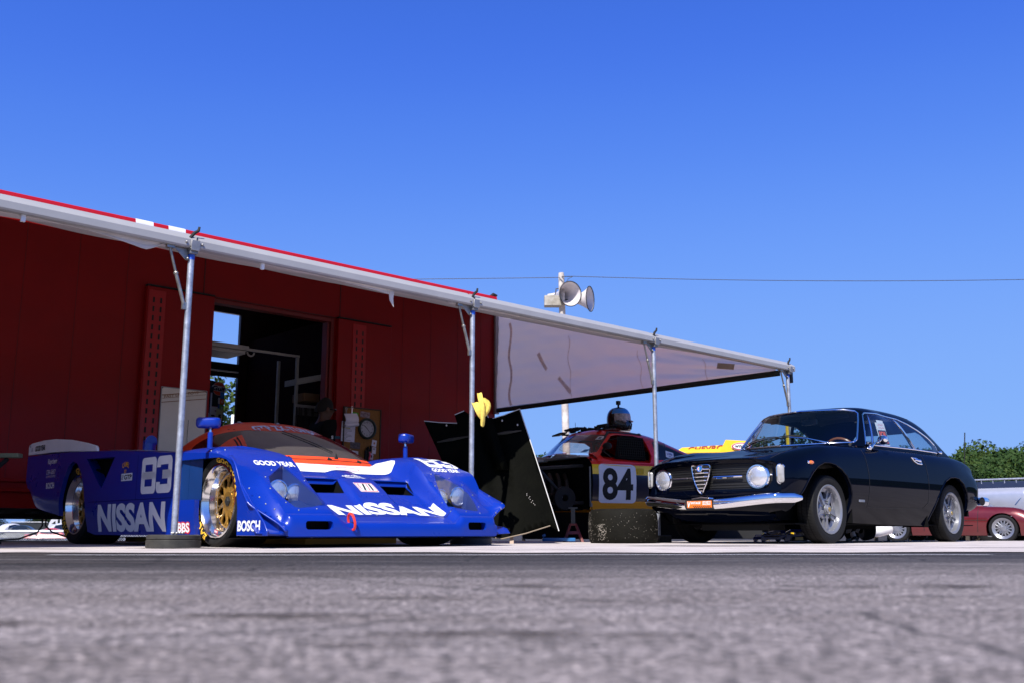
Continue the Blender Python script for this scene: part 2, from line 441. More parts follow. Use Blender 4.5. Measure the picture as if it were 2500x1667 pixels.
    bp = node(t, "ShaderNodeBump", Strength=0.5, Distance=0.006); L(grit.outputs['Distance'], bp.inputs['Height']); L(bp.outputs[0], bs.inputs['Normal'])
    o = b.build("ground", m, sharp=None, keep=True); tag(o, None, None, kind='structure')
ground()
def slab():
    """pale concrete paddock, a separate sheet on the asphalt"""
    b = MB(); rows = []
    ys = [4.95, 5.2, 6, 7, 8, 9, 10, 11, 11.5] + [12 + k * 1.2 for k in range(20)]
    xs = [-30 + k * .4 for k in range(151)]
    rnd = random.Random(3); jit = [rnd.uniform(-.14, .12) for _ in xs]
    for i, y in enumerate(ys): rows.append([(x, y + (jit[k] + 0.012 * x if i == 0 else 0), gz(x, y) + 0.004) for k, x in enumerate(xs)])
    b.grid(rows)
    m = mat("pale_concrete", (0.36, 0.318, 0.30), 0.9, var=0, vs=3.0, col2=(0.54, 0.485, 0.465), bump=0.5, bs=90, spec=0.2)
    o = b.build("paddock_pavement", m, sharp=None, keep=True); tag(o, None, None, kind='structure')
    b = MB()
    b.grid([[(x, y + 0.02 * math.sin(x * 1.7) + 0.010 * x, 0.004 + 0.0005) for x in np.arange(-2.0, 2.15, 0.08)] for y in (4.36, 4.44)])
    o = b.build("painted_line", mat("worn_line_paint", (0.20, 0.195, 0.20), 0.8, var=0, col2=(0.42, 0.41, 0.43), vs=14), sharp=None, keep=True); tag(o, None, None, kind='structure')
    b = MB(); rnd = random.Random(5)                          # dark oil and tar streaks on the concrete
    for x, y, l, wd in ((1.3, 7.1, 1.1, 0.22), (2.6, 7.4, 1.0, 0.10), (-1.9, 6.05, .9, .16), (-3.0, 5.95, 1.0, .12), (3.2, 6.3, 1.4, 0.10), (0.2, 5.6, .8, .05)):
        pl = []
        for k in range(26):
            a = 2 * math.pi * k / 26; q = rnd.uniform(0.75, 1.15); pl.append((x + l / 2 * math.cos(a) * q, y + wd / 2 * math.sin(a) * q, 0.0085))
        b.add(pl, [tuple(range(26))])
    o = b.build("oil_stains", mat("oil_stain", (0.025, 0.023, 0.024), 0.7, var=0.4, vs=12), sharp=None, keep=True); tag(o, None, None, kind='structure')
slab()
def smudges():
    m = mat("brown_smudge", (.045, .033, .026), .85, var=0); t = m.node_tree; b = t.nodes["Principled BSDF"]
    tc = t.nodes.new("ShaderNodeTexCoord"); n = t.nodes.new("ShaderNodeTexNoise"); n.inputs['Scale'].default_value = 9; n.inputs['Detail'].default_value = 6
    r = t.nodes.new("ShaderNodeMapRange"); r.inputs[1].default_value = .40; r.inputs[2].default_value = .62; r.inputs[4].default_value = .55
    t.links.new(tc.outputs['Object'], n.inputs['Vector']); t.links.new(n.outputs['Fac'], r.inputs[0]); t.links.new(r.outputs[0], b.inputs['Alpha'])
    bb = MB(); rnd = random.Random(8)
    for px, py, wd, dp in ((1060, 1458, .22, .07), (1260, 1430, .22, .10), (1560, 1466, .2, .05), (2180, 1430, .28, .10), (1270, 1545, .42, .10), (1050, 1570, .3, .06), (420, 1575, .2, .05), (1800, 1440, .2, .05), (700, 1500, .3, .06), (120, 1520, .25, .08), (2380, 1455, .2, .05)):
        Y = 252 / (py - 1298); X = (px - 1250) / 2430.6 * .98 * Y; k = Y / 1.2
        bb.add([(X + wd * k * .5 * math.cos(R(a)) * rnd.uniform(.7, 1.15), Y + dp * k * .5 * math.sin(R(a)) * rnd.uniform(.7, 1.15), .002) for a in range(0, 360, 15)], [tuple(range(24))])
    o = bb.build("smudges", m, sharp=None, keep=True); tag(o, None, None, kind='structure')
smudges()
# ------------------------------------------------------------------ the race transporter (coordinates: s, distance behind the rail, height)
TRED = mat("trailer_red", (0.245, 0.0016, 0.0018), 0.5, coat=0.05, var=0.10, vs=1.6, bump=0.06, bs=5, coatr=0.15, spec=.25)
TREDB = mat("trailer_bright_red", (0.42, 0.004, 0.006), 0.35, var=0.06)
TY = 4.83
def aw(x, y, z=0.0): return AW @ V((x, y, z))
def aframe(x, y, z=0): return Matrix.Translation(aw(x, y, z)) @ Matrix.Rotation(ANG, 4, 'Z')
tr = thing("race_trailer", "long red enclosed race trailer with its side doorway open behind the awning", "trailer", aframe(0.5, 6.1))
def trailer():
    S0, S1, ZB, ZT, YB = -7.0, 7.14, 0.34, 3.55, 7.42
    O0, O1, OZ0, OZ1 = 2.50, 4.28, 0.50, 2.84               # doorway in the near wall
    b = MB()
    b.box(S0, O0, TY, TY + .06, ZB, ZT); b.box(O1, S1, TY, TY + .06, ZB, ZT)
    b.box(O0, O1, TY, TY + .06, OZ1, ZT); b.box(O0, O1, TY, TY + .06, ZB, OZ0)
    b.build("side_wall", TRED, tr, AW)
    B0, B1, BZ1 = 3.10, 4.285, 3.29                           # doorway in the far wall
    b = MB()
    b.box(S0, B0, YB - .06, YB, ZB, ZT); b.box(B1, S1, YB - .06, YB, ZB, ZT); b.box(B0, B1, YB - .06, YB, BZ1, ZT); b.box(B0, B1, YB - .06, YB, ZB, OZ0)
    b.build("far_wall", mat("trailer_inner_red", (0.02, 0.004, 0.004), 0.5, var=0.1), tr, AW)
    b = MB(); b.box(B0, B1, YB - .055, YB - .005, 2.35, 2.55); b.box(B0, B1, YB - .09, YB - .065, 2.50, 2.52)
    b.build("door_header", BLACK, tr, AW)
    b = MB(); b.box(S0, S1, TY + .06, YB - .06, ZB + .05, ZB + .12); b.build("floor", mat("trailer_floor", (0.03, 0.028, 0.026), 0.7), tr, AW)
    b = MB(); b.box(S0, S1, TY, YB, ZT, ZT + .05); b.build("roof", WHITE, tr, AW)
    b = MB(); b.box(S1 - .04, S1 - .002, TY + .06, YB - .06, ZB, ZT); b.build("end_wall", TRED, tr, AW); b = MB(); b.box(S0, S0 + .04, TY + .06, YB - .06, ZB, ZT); b.build("end_wall", TRED, tr, AW)
    # rounded top rail with reflective dashes
    b = MB()
    prof = [(0.0, -.05), (-.035, -.045), (-.045, 0), (-.035, .045), (0, .06), (.06, .07)]
    rows = [[(s, TY + p, ZT + q) for p, q in prof] for s in (S0, S1)]; b.grid(rows)
    b.add([(S1, TY + p, ZT + q) for p, q in prof], [tuple(range(6))])
    b.build("top_rail", TREDB, tr, AW)
    b = MB()
    for s in (1.55, 1.94): b = MB(); b.grid([[(x, TY + p * 1.06 - .001, ZT + q * 1.05) for p, q in prof[:5]] for x in (s, s + .21)]); b.build("reflective_tape", DECALW, tr, AW)
    b = MB(); b.tube([aw(7.05, TY, 3.60), aw(7.1, TY, 3.63), aw(7.16, TY - .02, 3.62)], [.02, .03, .015], 8); b.build("clearance_lamp", BLACK, tr, Matrix())
    # panel seams, skirt ribs
    b = MB()
    for s in [0.43, 0.98, 1.52, -0.2, -0.8, -1.4, -2.0, 5.4, 5.9, 6.4, 6.85]: b.box(s - .002, s + .002, TY - .002, TY, ZB + .3, ZT - .06)
    for s in (2.44, 4.36): b.box(s - .006, s + .006, TY - .006, TY, OZ1 + .02, ZT - .08)
    b.box(2.44, 4.36, TY - .006, TY, 3.33, 3.342); b.box(2.44, 4.36, TY - .012, TY - .002, OZ1 + .005, OZ1 + .02)
    b.build("panel_seam", mat("seam_dark", (0.07, 0.001, 0.001), 0.6, var=0), tr, AW)
    b = MB()
    for z in (0.50, 0.60): b.box(S0, S1, TY - .03, TY - .001, z, z + .035)
    b.build("skirt_rib", TRED, tr, AW, bevel=.008)
    b = MB()
    for s in np.arange(S0 + .5, S1, 0.6): b.box(s, s + .05, TY + .1, YB - .1, ZB - .05, ZB)
    b.box(S0, S1, TY + .5, TY + .6, ZB - .085, ZB - .05); b.box(S0, S1, YB - .6, YB - .5, ZB - .085, ZB - .05)
    b.build("chassis", BLACK, tr, AW)
    for s in (-3.2, -2.2, -1.2):
        for yy in (TY + .35, YB - .35):
            b = MB(); Mx = Matrix.Translation((s, yy, 0.36)) @ Matrix.Rotation(R(90), 4, 'X')
            b.lathe([(0.16, -.12), (.34, -.12), (.37, -.08), (.37, .08), (.34, .12), (.16, .12)], Mx, 24, cap=True); b.build("wheel", RUBBER, tr, AW)
    b = MB()                                                  # door jambs
    b.box(O0, O0 + .05, TY - .005, TY + .12, OZ0, OZ1); b.box(O1 - .09, O1 - .06, TY + .02, TY + .14, OZ0, OZ1); b.box(O1 - .05, O1, TY - .006, TY + .12, OZ0, OZ1)
    b.box(O0 + .05, O1 - .05, TY - .004, TY + .12, OZ1 - .05, OZ1 - .001)
    b.build("door_frame", mat("jamb_red", (0.17, 0.012, 0.010), 0.5), tr, AW, bevel=.005)
    # the two door leaves folded back flat against the wall, each with rows of slots
    for a0, a1, sl in ((1.73, 2.552, (1.808, 1.893)), (4.30, 5.155, (4.583, 4.679))):
        b = MB(); b.box(a0, a1, TY - .075, TY - .012, 0.36, 2.84); d = b.build("door_leaf", TRED, tr, AW, bevel=.006)
        b = MB(); b.box(sl[0] - .06, sl[1] + .055, TY - .082, TY - .0755, 0.40, 2.80); b.build("track_panel", mat("track_red", (0.37, 0.003, 0.004), 0.45, coat=.08), d, AW)
        b = MB()
        for s in sl:
            for z in np.arange(0.45, 2.74, 0.105): b.box(s - .011, s + .011, TY - .0835, TY - .0822, z, z + .062)
        b.build("slots", BLACK, d, AW)
        b = MB(); b.box(a0, a1, TY - .078, TY - .01, 2.845, 2.862); b.build("drip_edge", BLACK, d, AW)
    # inside
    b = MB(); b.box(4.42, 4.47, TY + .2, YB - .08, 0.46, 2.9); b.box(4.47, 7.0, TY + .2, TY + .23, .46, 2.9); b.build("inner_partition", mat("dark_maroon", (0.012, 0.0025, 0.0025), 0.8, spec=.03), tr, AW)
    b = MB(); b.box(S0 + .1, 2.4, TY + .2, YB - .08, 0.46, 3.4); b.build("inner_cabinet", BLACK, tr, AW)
    SH = mat("shelf_cream", (0.56, 0.54, 0.49), 0.5, var=0.1)
    b = MB(); b.box(2.45, 3.49, 5.6, 6.1, 2.425, 2.485); b.box(2.45, 3.45, 5.62, 6.1, 2.375, 2.42); b.build("overhead_shelf", SH, tr, AW, bevel=.006)
    b = MB(); b.box(3.49, 4.25, 5.60, 5.63, 2.425, 2.455); b.tube([aw(3.52 + .05 * math.cos(a), 5.6, 2.41 + .05 * math.sin(a)) - aw(0, 0, 0) for a in [R(180 + 18 * k) for k in range(11)]], .01, 6)
    b2 = MB(); b2.box(3.49, 4.25, 5.60, 5.63, 2.425, 2.455); b2.build("shelf_rail", SH, tr, AW)
    b = MB(); b.tube([(3.52 + .05 * math.cos(a), 5.61, 2.41 + .05 * math.sin(a)) for a in [R(180 + 18 * k) for k in range(11)]], .012, 6); b.build("rail_hook", SH, tr, AW)
    b = MB(); b.tube([(2.6, 7.1, 2.05), (3.75, 7.2, 2.40), (4.2, 7.2, 2.40)], .012, 6); b.build("stay_rod", SH, tr, AW)
trailer()
# rack inside the trailer with its load
rk = thing("tool_rack", "grey steel rack with hanging tools inside the trailer doorway", "rack", aframe(4.35, 5.25, 0.46))
b = MB()
GREYP = mat("grey_rack_paint", (0.30, 0.31, 0.29), 0.5)
for s, y in ((4.10, 5.42), (4.10, 5.9)): b.box(s, s + .035, y, y + .035, .46, 2.40)
b.build("post", GREYP, rk, AW)
b = MB(); b.prism([(4.10, 5.41, 2.02), (4.42, 5.20, 2.10), (4.42, 5.20, 2.18), (4.10, 5.41, 2.10)], (0, .3, 0)); b.build("shelf", GREYP, rk, AW)
b = MB(); b.box(4.08, 4.42, 5.38, 5.40, 1.62, 1.76); b.build("hook_strip", mat("dull_white_strip", (0.34, 0.34, 0.34), 0.5), rk, AW)
b = MB(); rnd = random.Random(2)
for k in range(16):
    s = 4.09 + k * .02; l = rnd.uniform(.12, .6); b.cyl((s, 5.365, 1.72 - l), (s, 5.365, 1.72), rnd.uniform(.004, .009), n=6)
b.build("hanging_tools", BLACK, rk, AW)
b = MB(); b.rbox(4.16, 4.40, 5.30, 5.6, 1.80, 1.91, .01)
o = b.build("cardboard_box", mat("cardboard", (0.16, 0.10, 0.05), 0.8), None, AW); tag(o, "brown cardboard box lying on the rack inside the trailer doorway", "box")
# pit sign board behind the far doorway
def pitboard():
    t = thing("sign_board", "tall black pit board numbered 65 with stickers, seen through the trailer doorway", "sign", aframe(3.85, 7.8))
    y = 7.78
    BB = mat("board_black", (0.012, 0.014, 0.013), 0.5)
    b = MB(); b.prism([(3.45, y, .1), (4.30, y, .1), (4.30, y, 2.26), (4.26, y, 2.32), (3.45, y, 2.40)], (0, .03, 0)); b.build("board", BB, t, AW)
    def put(name, m2, cx, cz, mt, k, rot=0):
        m2 = rot2(m2, rot); return decal(name, m2, lambda u, v: (cx + u, y - .002 * k, cz + v), None, mt, t, AW, sub=0)
    W2 = mat("board_white", (0.62, 0.60, 0.60), 0.5, var=.05); O = mat("sign_orange", (0.75, 0.09, 0.02), 0.5); RD = mat("number_red_edge", (0.45, 0.02, 0.02), .5)
    put("round_logo", disc(.105), 4.205, 2.222, W2, 1)
    put("round_logo_face", disc(.10), 4.205, 2.222, O, 2)
    put("logo_band", rrect(.235, .085, .035), 4.20, 2.222, W2, 3, R(-6)); put("logo_text", txt("Gulf", .20, .07, .04), 4.20, 2.222, BLACK, 4, R(-6))
    put("number_edge", txt("65", .36, .235, .075), 4.065, 1.845, RD, 1); put("number", txt("65", .345, .22, .06), 4.065, 1.845, W2, 2)
    put("number_lower", txt("65", .345, .22, .06), 4.03, 1.40, W2, 2)
    cl = [mat("sticker_blue", (.02, .2, .5), .5), mat("sticker_orange", (.75, .12, .02), .5), mat("sticker_green", (.12, .36, .04), .5), mat("sticker_cream", (.62, .58, .30), .5), W2, mat("sticker_navy", (.02, .08, .3), .5)]
    for k, (cx, cz, wd, h, c) in enumerate(((4.262, 2.125, .07, .10, 0), (4.262, 2.03, .07, .08, 1), (4.215, 2.04, .035, .095, 4), (4.262, 1.945, .07, .08, 2), (4.215, 1.955, .035, .065, 5), (4.23, 1.83, .105, .18, 3))):
        put("sticker", rrect(wd, h, .006), cx, cz, cl[c], 3 + k % 2)
    put("sticker_letter", txt("C", .03, .04, .05), 4.262, 2.03, W2, 6); put("sticker_letter", txt("D", .03, .04, .05), 4.262, 1.935, W2, 6); put("sticker_letter", txt("5", .045, .07, .06), 4.232, 1.80, BLACK, 6)
    for dx in (-.05, .03): put("checker", rrect(.04, .05, .002), 3.99 + dx, 2.12, W2, 1)
    put("checker", rrect(.045, .04, .002), 3.985, 2.075, W2, 1)
    b = MB(); b.cyl((4.055, y - .05, .1), (4.065, y - .05, 2.16), .012, n=8); b.build("pole", W2, t, AW)
    b = MB(); b.ball((4.065, y - .05, 2.19), (.03, .03, .05)); b.build("lamp_head", BLACK, t, AW)
    b = MB(); b.box(3.5, 4.25, y + .03, y + .3, .0, .1); b.build("base", BLACK, t, AW)
pitboard()
# white board on the left door leaf
def whiteboard():
    t = thing("white_board", "pale cream message board hung on the left trailer door leaf", "board", aframe(2.24, TY - .09, .6))
    y = TY - .09
    b = MB(); b.box(1.965, 2.508, y, y + .012, .62, 1.712); b.build("panel", mat("board_cream", (0.84, 0.79, 0.68), .4, var=.04), t, AW)
    b = MB()
    for a in ((1.962, 2.511, 1.706, 1.716), (1.962, 2.511, .615, .625)): b.box(a[0], a[1], y - .003, y + .013, a[2], a[3])
    for a in ((1.960, 1.968), (2.505, 2.513)): b.box(a[0], a[1], y - .004, y + .012, .62, 1.712)
    b.build("edge_trim", mat("trim_grey", (.33, .32, .33), .4, .4), t, AW)
    BR = mat("brown_print", (0.33, 0.15, 0.04), .5)
    def ln(p, q, wd): return decal("stripe", strokes([[p, q]], wd), lambda u, v: (u, y - .005, v), None, BR, t, AW, sub=0)
    a = math.atan2(.115, .54)
    ln((1.97, 1.618), (2.50, 1.735 - .03), .009); ln((1.97, 1.58), (2.50, 1.70 - .03), .004); ln((1.97, 1.535), (2.50, 1.65 - .03), .008)
    decal("board_text", rot2(txt("FAST LANE TOYS", .42, .03, .01, .2), a), lambda u, v: (2.20 + u, y - .005, 1.645 + v), None, BR, t, AW, sub=0)
    b = MB()
    for s in (1.975, 2.498): b.ball((s, y - .004, 1.70), .006)
    b.build("screw", BLACK, t, AW)
    b = MB(); b.tube([(2.30, y - .01, 1.36), (2.295, y - .01, 1.15), (2.32, y - .01, .9), (2.36, y - .01, .7)], .0025, 5); b.build("string", BLACK, t, AW)
whiteboard()
# cork board with clock on the right door leaf
def corkboard():
    y = TY - .09
    t = thing("cork_board", "brown cork pin board in a dark frame on the right trailer door leaf", "board", aframe(4.70, y, 1.02))
    b = MB(); b.box(4.42, 4.99, y, y + .012, 1.0, 1.685); b.build("cork", mat("cork", (0.24, 0.10, 0.018), .85, var=0, col2=(.36, .165, .04), vs=40), t, AW)
    b = MB(); b.box(4.405, 5.0, y - .012, y + .014, 1.685, 1.70); b.box(4.405, 4.42, y - .012, y + .014, 1.0, 1.685); b.box(4.985, 5.0, y - .012, y + .014, 1.0, 1.685); b.box(4.405, 5.0, y - .012, y + .014, .985, 1.0)
    b.build("frame", mat("frame_brown", (.045, .02, .01), .6), t, AW)
    PAP = mat("paper", (.84, .80, .88), .8, var=.03); FADE = mat("print_grey", (.34, .33, .36), .8)
    def card(name, label, cx, cz, wd, h, mt, rot=0, k=1, extra=None):
        b = MB(); m2 = rot2(rrect(wd, h, .003, 1), rot); b.prism([(cx + u, y - .004 * k, cz + v) for u, v in m2[0]], (0, .002, 0)); o = b.build(name, mt, None, AW); tag(o, label, "paper", "papers pinned to the cork board")
        if extra:
            PM[o.name] = o.matrix_world.copy() if False else Matrix.Translation(o.location)
            for nm, e2, mt2 in extra: decal(nm, rot2(e2, rot), lambda u, v: (cx + u, y - .004 * k - .001, cz + v), None, mt2, o, AW, sub=0)
        return o
    lines = strokes([[(-.09, z), (.02 + .05 * math.sin(z * 90), z)] for z in np.arange(-.11, .13, .017)], .006)
    card("paper_sheet", "long printed white sheet under the curled page on the cork board", 4.485, 1.375, .21, .26, PAP, R(-2), 1, [("print", lines, FADE), ("highlight", strokes([[(-.09, .045), (.03, .045)]], .012), mat("hilite", (.62, .55, .15), .8))])
    b = MB(); rows = []
    for k in range(9):
        a = k / 8; rows.append([(lerp(4.40, 4.60, q) + .03 * a * 0, y - .02 - .05 * math.sin(a * 2.6), 1.60 - a * .15 + .02 * q) for q in (0, .33, .66, 1)])
    b.grid(rows); b.tube([(4.405, y - .045, 1.445), (4.61, y - .045, 1.475)], .022, 10); o = b.build("curled_page", PAP, None, AW); tag(o, "white page folded up and curled over the printed sheet", "paper", "papers pinned to the cork board")
    card("green_card", "bright green card pinned beside the spanner", 4.585, 1.58, .10, .11, mat("card_green", (.08, .42, .03), .7), R(-4), 1)
    card("photo_print", "red and white photograph pinned above the clock", 4.745, 1.615, .15, .075, mat("photo_red", (.10, .02, .02), .5, var=0, col2=(.5, .42, .45), vs=25), R(-3), 1)
    card("photo_print", "dark photograph pinned under the printed sheet", 4.60, 1.205, .155, .085, mat("photo_dark", (.02, .02, .02), .5, var=0, col2=(.22, .16, .15), vs=25), R(-3), 1)
    card("note_card", "cream note card with curled edge pinned low on the board", 4.49, 1.12, .10, .065, mat("note_cream", (.55, .48, .32), .8), R(5), 1)
    card("note_card", "white business card pinned right of the cream note", 4.60, 1.105, .10, .06, PAP, R(-5), 1, [("print", strokes([[(-.02, .01), (.02, .01)], [(-.03, -.006), (.03, -.006)]], .006), FADE)])
    card("note_card", "white card at the bottom edge of the cork board", 4.60, 1.03, .11, .045, PAP, R(-3), 1)
    card("badge_card", "white badge card with a picture by the right frame of the board", 4.90, 1.25, .075, .085, PAP, R(-8), 1, [("print", rrect(.02, .025, .003), mat("badge_orange", (.5, .18, .06), .7))])
    card("badge_card", "white badge card hanging under the picture badge", 4.90, 1.155, .06, .085, PAP, R(-3), 1, [("print", strokes([[(-.02, .025), (.02, .025)], [(-.02, .012), (.015, .012)]], .006), BLACK)])
    card("badge_card", "pale pink badge card with a black square, low on the board", 4.858, 1.075, .055, .085, mat("badge_pink", (.65, .55, .66), .7), R(-3), 2, [("print", rrect(.018, .032, .002), BLACK)])
    # spanners, pouch, marker
    for nm, lb, cx, cz, l, mt in (("spanner", "short steel spanner hung left of the curled page", 4.443, 1.60, .12, STEEL), ("spanner", "shiny open spanner hung above the curled page", 4.53, 1.615, .13, CHROME)):
        b = MB(); b.box(cx - .007, cx + .007, y - .012, y - .006, cz - l / 2, cz + l / 2)
        b.lathe([(.009, -.003), (.019, -.003), (.019, .003), (.009, .003)], Matrix.Translation((cx, y - .009, cz + l / 2 + .01)) @ Matrix.Rotation(R(90), 4, 'X'), 14)
        o = b.build(nm, mt, None, AW); tag(o, lb, "tool", "tools hung on the cork board")
    b = MB(); b.rbox(-.02, .02, -.012, .012, 0, .13, .008, Matrix.Translation((4.76, y - .02, 1.02))); b.cyl((4.76, y - .02, 1.14), (4.765, y - .02, 1.18), .006); o = b.build("tape_gun", BLACK, None, AW); tag(o, "black hand tool hanging low on the cork board", "tool", "tools hung on the cork board")
    b = MB(); b.tube([(4.795, y - .015, 1.20), (4.80, y - .02, 1.1), (4.79, y - .02, 1.02)], [.012, .02, .016], 8); b.tube([(4.84, y - .015, 1.215), (4.83, y - .02, 1.14)], [.012, .016], 8); o = b.build("black_strap", BLACK, None, AW); tag(o, "black strap handles hanging beside the pink marker", "strap")
    b = MB(); b.tube([(4.805, y - .035, 1.13), (4.815, y - .035, 1.08), (4.80, y - .035, 1.03)], [.010, .014, .012], 8); o = b.build("marker", mat("hot_pink", (.85, .04, .12), .5), None, AW); tag(o, "hot pink marker hanging low on the cork board", "marker")
    # the clock
    c = thing("wall_clock", "round clock in a dark green rim hung on the cork board", "clock", aframe(4.775, y - .03, 1.30))
    Mx = Matrix.Translation((4.775, y - .004, 1.433)) @ Matrix.Rotation(R(90), 4, 'X')
    b = MB(); b.lathe([(.139, 0), (.141, .012), (.134, .032), (.118, .036), (.110, .022), (.108, .006)], Mx, 40); b.build("rim", mat("clock_green", (.018, .035, .026), .4), c, AW)
    b = MB(); b.lathe([(.0005, .006), (.112, .006)], Mx, 40); b.build("dial", mat("clock_dial", (.55, .53, .55), .6), c, AW)
    parts = []
    for h in range(1, 13):
        a = R(90 - 30 * h); parts.append((txt(str(h), None, .022, .02), .085 * math.cos(a), .085 * math.sin(a)))
    decal("numerals", join2(*parts), lambda u, v: (4.775 + u, y - .0115, 1.433 + v), None, BLACK, c, AW, sub=0)
    decal("hand", strokes([[(.012, -.008), (-.055, .045)]], .008), lambda u, v: (4.775 + u, y - .013, 1.433 + v), None, BLACK, c, AW, sub=0)
    decal("hand", strokes([[(-.03, .03), (.062, -.062)]], .006), lambda u, v: (4.775 + u, y - .014, 1.433 + v), None, BLACK, c, AW, sub=0)
corkboard()
# ------------------------------------------------------------------ awning: rail, roof cloth, end curtain, posts
an = thing("awning", "long pale canvas awning on an aluminium rail in front of the red trailer", "awning", aframe(3.0, 2.4))
CANV = mat("grey_canvas", (0.60, 0.55, 0.56), 0.85, var=0, col2=(.50, .455, .46), vs=2.2, bump=.35, bs=7)
CANV.node_tree.nodes["Principled BSDF"].inputs['Specular IOR Level'].default_value = .15
CURT = mat("curtain_canvas", (0.88, 0.80, 0.77), 0.9, var=0, col2=(.80, .72, .68), vs=2.2, bump=.75, bs=11, spec=.1)
def translucent(m, k):
    t = m.node_tree; b = t.nodes["Principled BSDF"]; o = t.nodes["Material Output"]
    tl = t.nodes.new("ShaderNodeBsdfTranslucent"); tl.inputs[0].default_value = (.92, .80, .76, 1); mx = t.nodes.new("ShaderNodeMixShader"); mx.inputs[0].default_value = k
    t.links.new(b.outputs[0], mx.inputs[1]); t.links.new(tl.outputs[0], mx.inputs[2]); t.links.new(mx.outputs[0], o.inputs[0])
translucent(CURT, .62)
translucent(CANV, .035)
DIRTY = mat("stained_tape", (0.72, 0.55, 0.44), .8, var=.3, vs=20)
translucent(DIRTY, .40)
def awning():
    SE = 7.40
    prof = [(-.035, 1.925), (-.045, 1.935), (-.045, 1.978), (-.03, 1.995), (.045, 2.040), (.055, 2.03), (.055, 1.955), (.02, 1.925)]
    joints = [-6.0, 0.02, 2.45, 4.83, SE]
    for k, (a, c) in enumerate(zip(joints, joints[1:])):
        b = MB(); rows = [[(s, p, q) for p, q in prof] for s in (a + .012, c - .012)]
        b.grid(rows, cv=True); b.add(rows[0], [tuple(range(8))]); b.add(rows[1], [tuple(range(8))[::-1]])
        b.build("rail", ALU, an, AW, sharp=30)
    b = MB()
    for s in np.arange(-1.5, SE, .115): b.ball((s, .052, 2.03), .006, 6, 4)
    b.build("rivets", STEEL, an, AW)
    b = MB(); rows = []                                       # the roof cloth
    for i in range(41):
        q = i / 40; rows.append([(lerp(-6.0, 7.14, j / 60), lerp(.05, TY - .01, q), lerp(1.965, 3.34, q) - .05 * math.sin(math.pi * q) * (.6 + .4 * math.cos(j * 1.3))) for j in range(61)])
    b.grid(rows); b.build("roof_cloth", CANV, an, AW, sharp=None)
    FLAP = mat("flap_cloth", (.66, .60, .57), .9, var=.12)
    b = MB()
    def flap(s0, s1, d, z0=1.93):
        rows = []
        n = 16
        for i in range(n + 1):
            t = i / n; s = lerp(s0, s1, t); h = d(t); rows.append([(s, .0, z0), (s, .015, z0 - h * .5), (s, .005, z0 - h)])
        b = MB(); b.grid(rows); b.build("valance", FLAP, an, AW, solid=.004)
    flap(-1.6, -.5, lambda t: .012 + .004 * math.sin(t * 9)); flap(-.75, -.2, lambda t: .012 + .075 * t ** 1.5 * (1 if t < .8 else (1 - t) / .2)); flap(.5, 1.62, lambda t: .008 + .05 * max(0, t - .4) ** 1.1 + .05 * max(0, t - .88)); flap(1.62, 1.66, lambda t: .085 + .05 * t)
    flap(2.2, 3.0, lambda t: .015); flap(2.95, 4.7, lambda t: .012); flap(4.9, 7.2, lambda t: .012)
    b = MB()
    for s in (-1.05, .52): b = MB(); b.box(s - .012, s + .012, -.01, .01, 1.885, 1.925); b.build("clip", WHITE, an, AW)
    # triangular end curtain
    b = MB(); rows = []; rnd = random.Random(11)
    XS = 7.14
    def wr(q, t):                                             # soft folds pulled from the corners
        return .014 * math.sin(9 * t + 14 * q * t) * (1 - q) + .0025 * math.sin(31 * t + 9 * q + 2 * math.sin(11 * q)) + .022 * math.sin(5.0 * q + 3 * t) + .0025 * math.sin(50 * q * t + 5 * t) * q + .003 * math.sin(34 * q - 18 * t)
    for i in range(121):
        q = i / 120; y = lerp(.06, TY - .02, q); zt = lerp(1.95, 3.33, q); zb = lerp(1.915, 1.90, q)
        rows.append([(XS + wr(q, j / 44) * min(1, 6 * q), y, lerp(zb, zt, j / 44)) for j in range(45)])
    b.grid(rows); b.build("end_curtain", CURT, an, AW, sharp=None)
    b = MB(); rows = []
    for i in range(73):
        q = i / 72; y = lerp(.0, TY - .02, q); zb = lerp(1.915, 1.90, q); rows.append([(XS - .004, y, zb + .004), (XS - .008 - .006 * math.sin(i * 1.7), y, zb - .03), (XS - .006, y, zb - .062)])
    b.grid(rows); b.build("curtain_trim", mat("trim_black_cloth", (.022, .023, .018), .85), an, AW, solid=.006)
    DR = rows
    def st(name, lines, wd, mt):
        b = MB()
        for ln in lines:
            v2, f2 = strokes([ln], wd); b.add([(XS + wr((u - .06) / (TY - .08), min(1, max(0, (v - 1.9) / max(.05, lerp(1.95, 3.33, u / TY) - 1.9)))) * min(1, 6 * u / TY) - .008, u, v) for u, v in v2], f2)
        return b.build(name, mt, an, AW, sharp=None)
    def sl(y0, y1, z0, z1, n=14, wob=.02): return [(lerp(y0, y1, k / n) + wob * math.sin(k * .9), lerp(z0, z1, k / n)) for k in range(n + 1)]
    st("seam_tape", [sl(4.45, 4.52, 1.92, 3.15, 14, .03)], .05, DIRTY)
    st("cloth_seam", [sl(3.25, 3.30, 1.92, 2.78, 14, .02), sl(2.02, 2.05, 1.92, 2.42, 10, .02), sl(1.02, 1.05, 1.92, 2.18, 8, .01)], .012, DIRTY)
    st("patch", [sl(3.72, 3.90, 2.36, 2.62, 3, 0), sl(3.27, 3.48, 1.99, 2.22, 3, 0)], .06, DIRTY)
    st("patch", [[(.62, 2.03), (.86, 2.075)]], .07, mat("patch_beige", (.46, .36, .28), .85))
    b = MB(); b.box(7.10, 7.18, TY - .055, TY - .015, 1.82, 3.36); b.build("end_track", mat("track_grey", (.30, .27, .27), .45, .5), an, AW, bevel=.006)
    b = MB(); b.box(SE - .05, SE + .005, .0, .06, 1.80, 1.95); b.build("end_bracket", BLACK, an, AW)
awning()
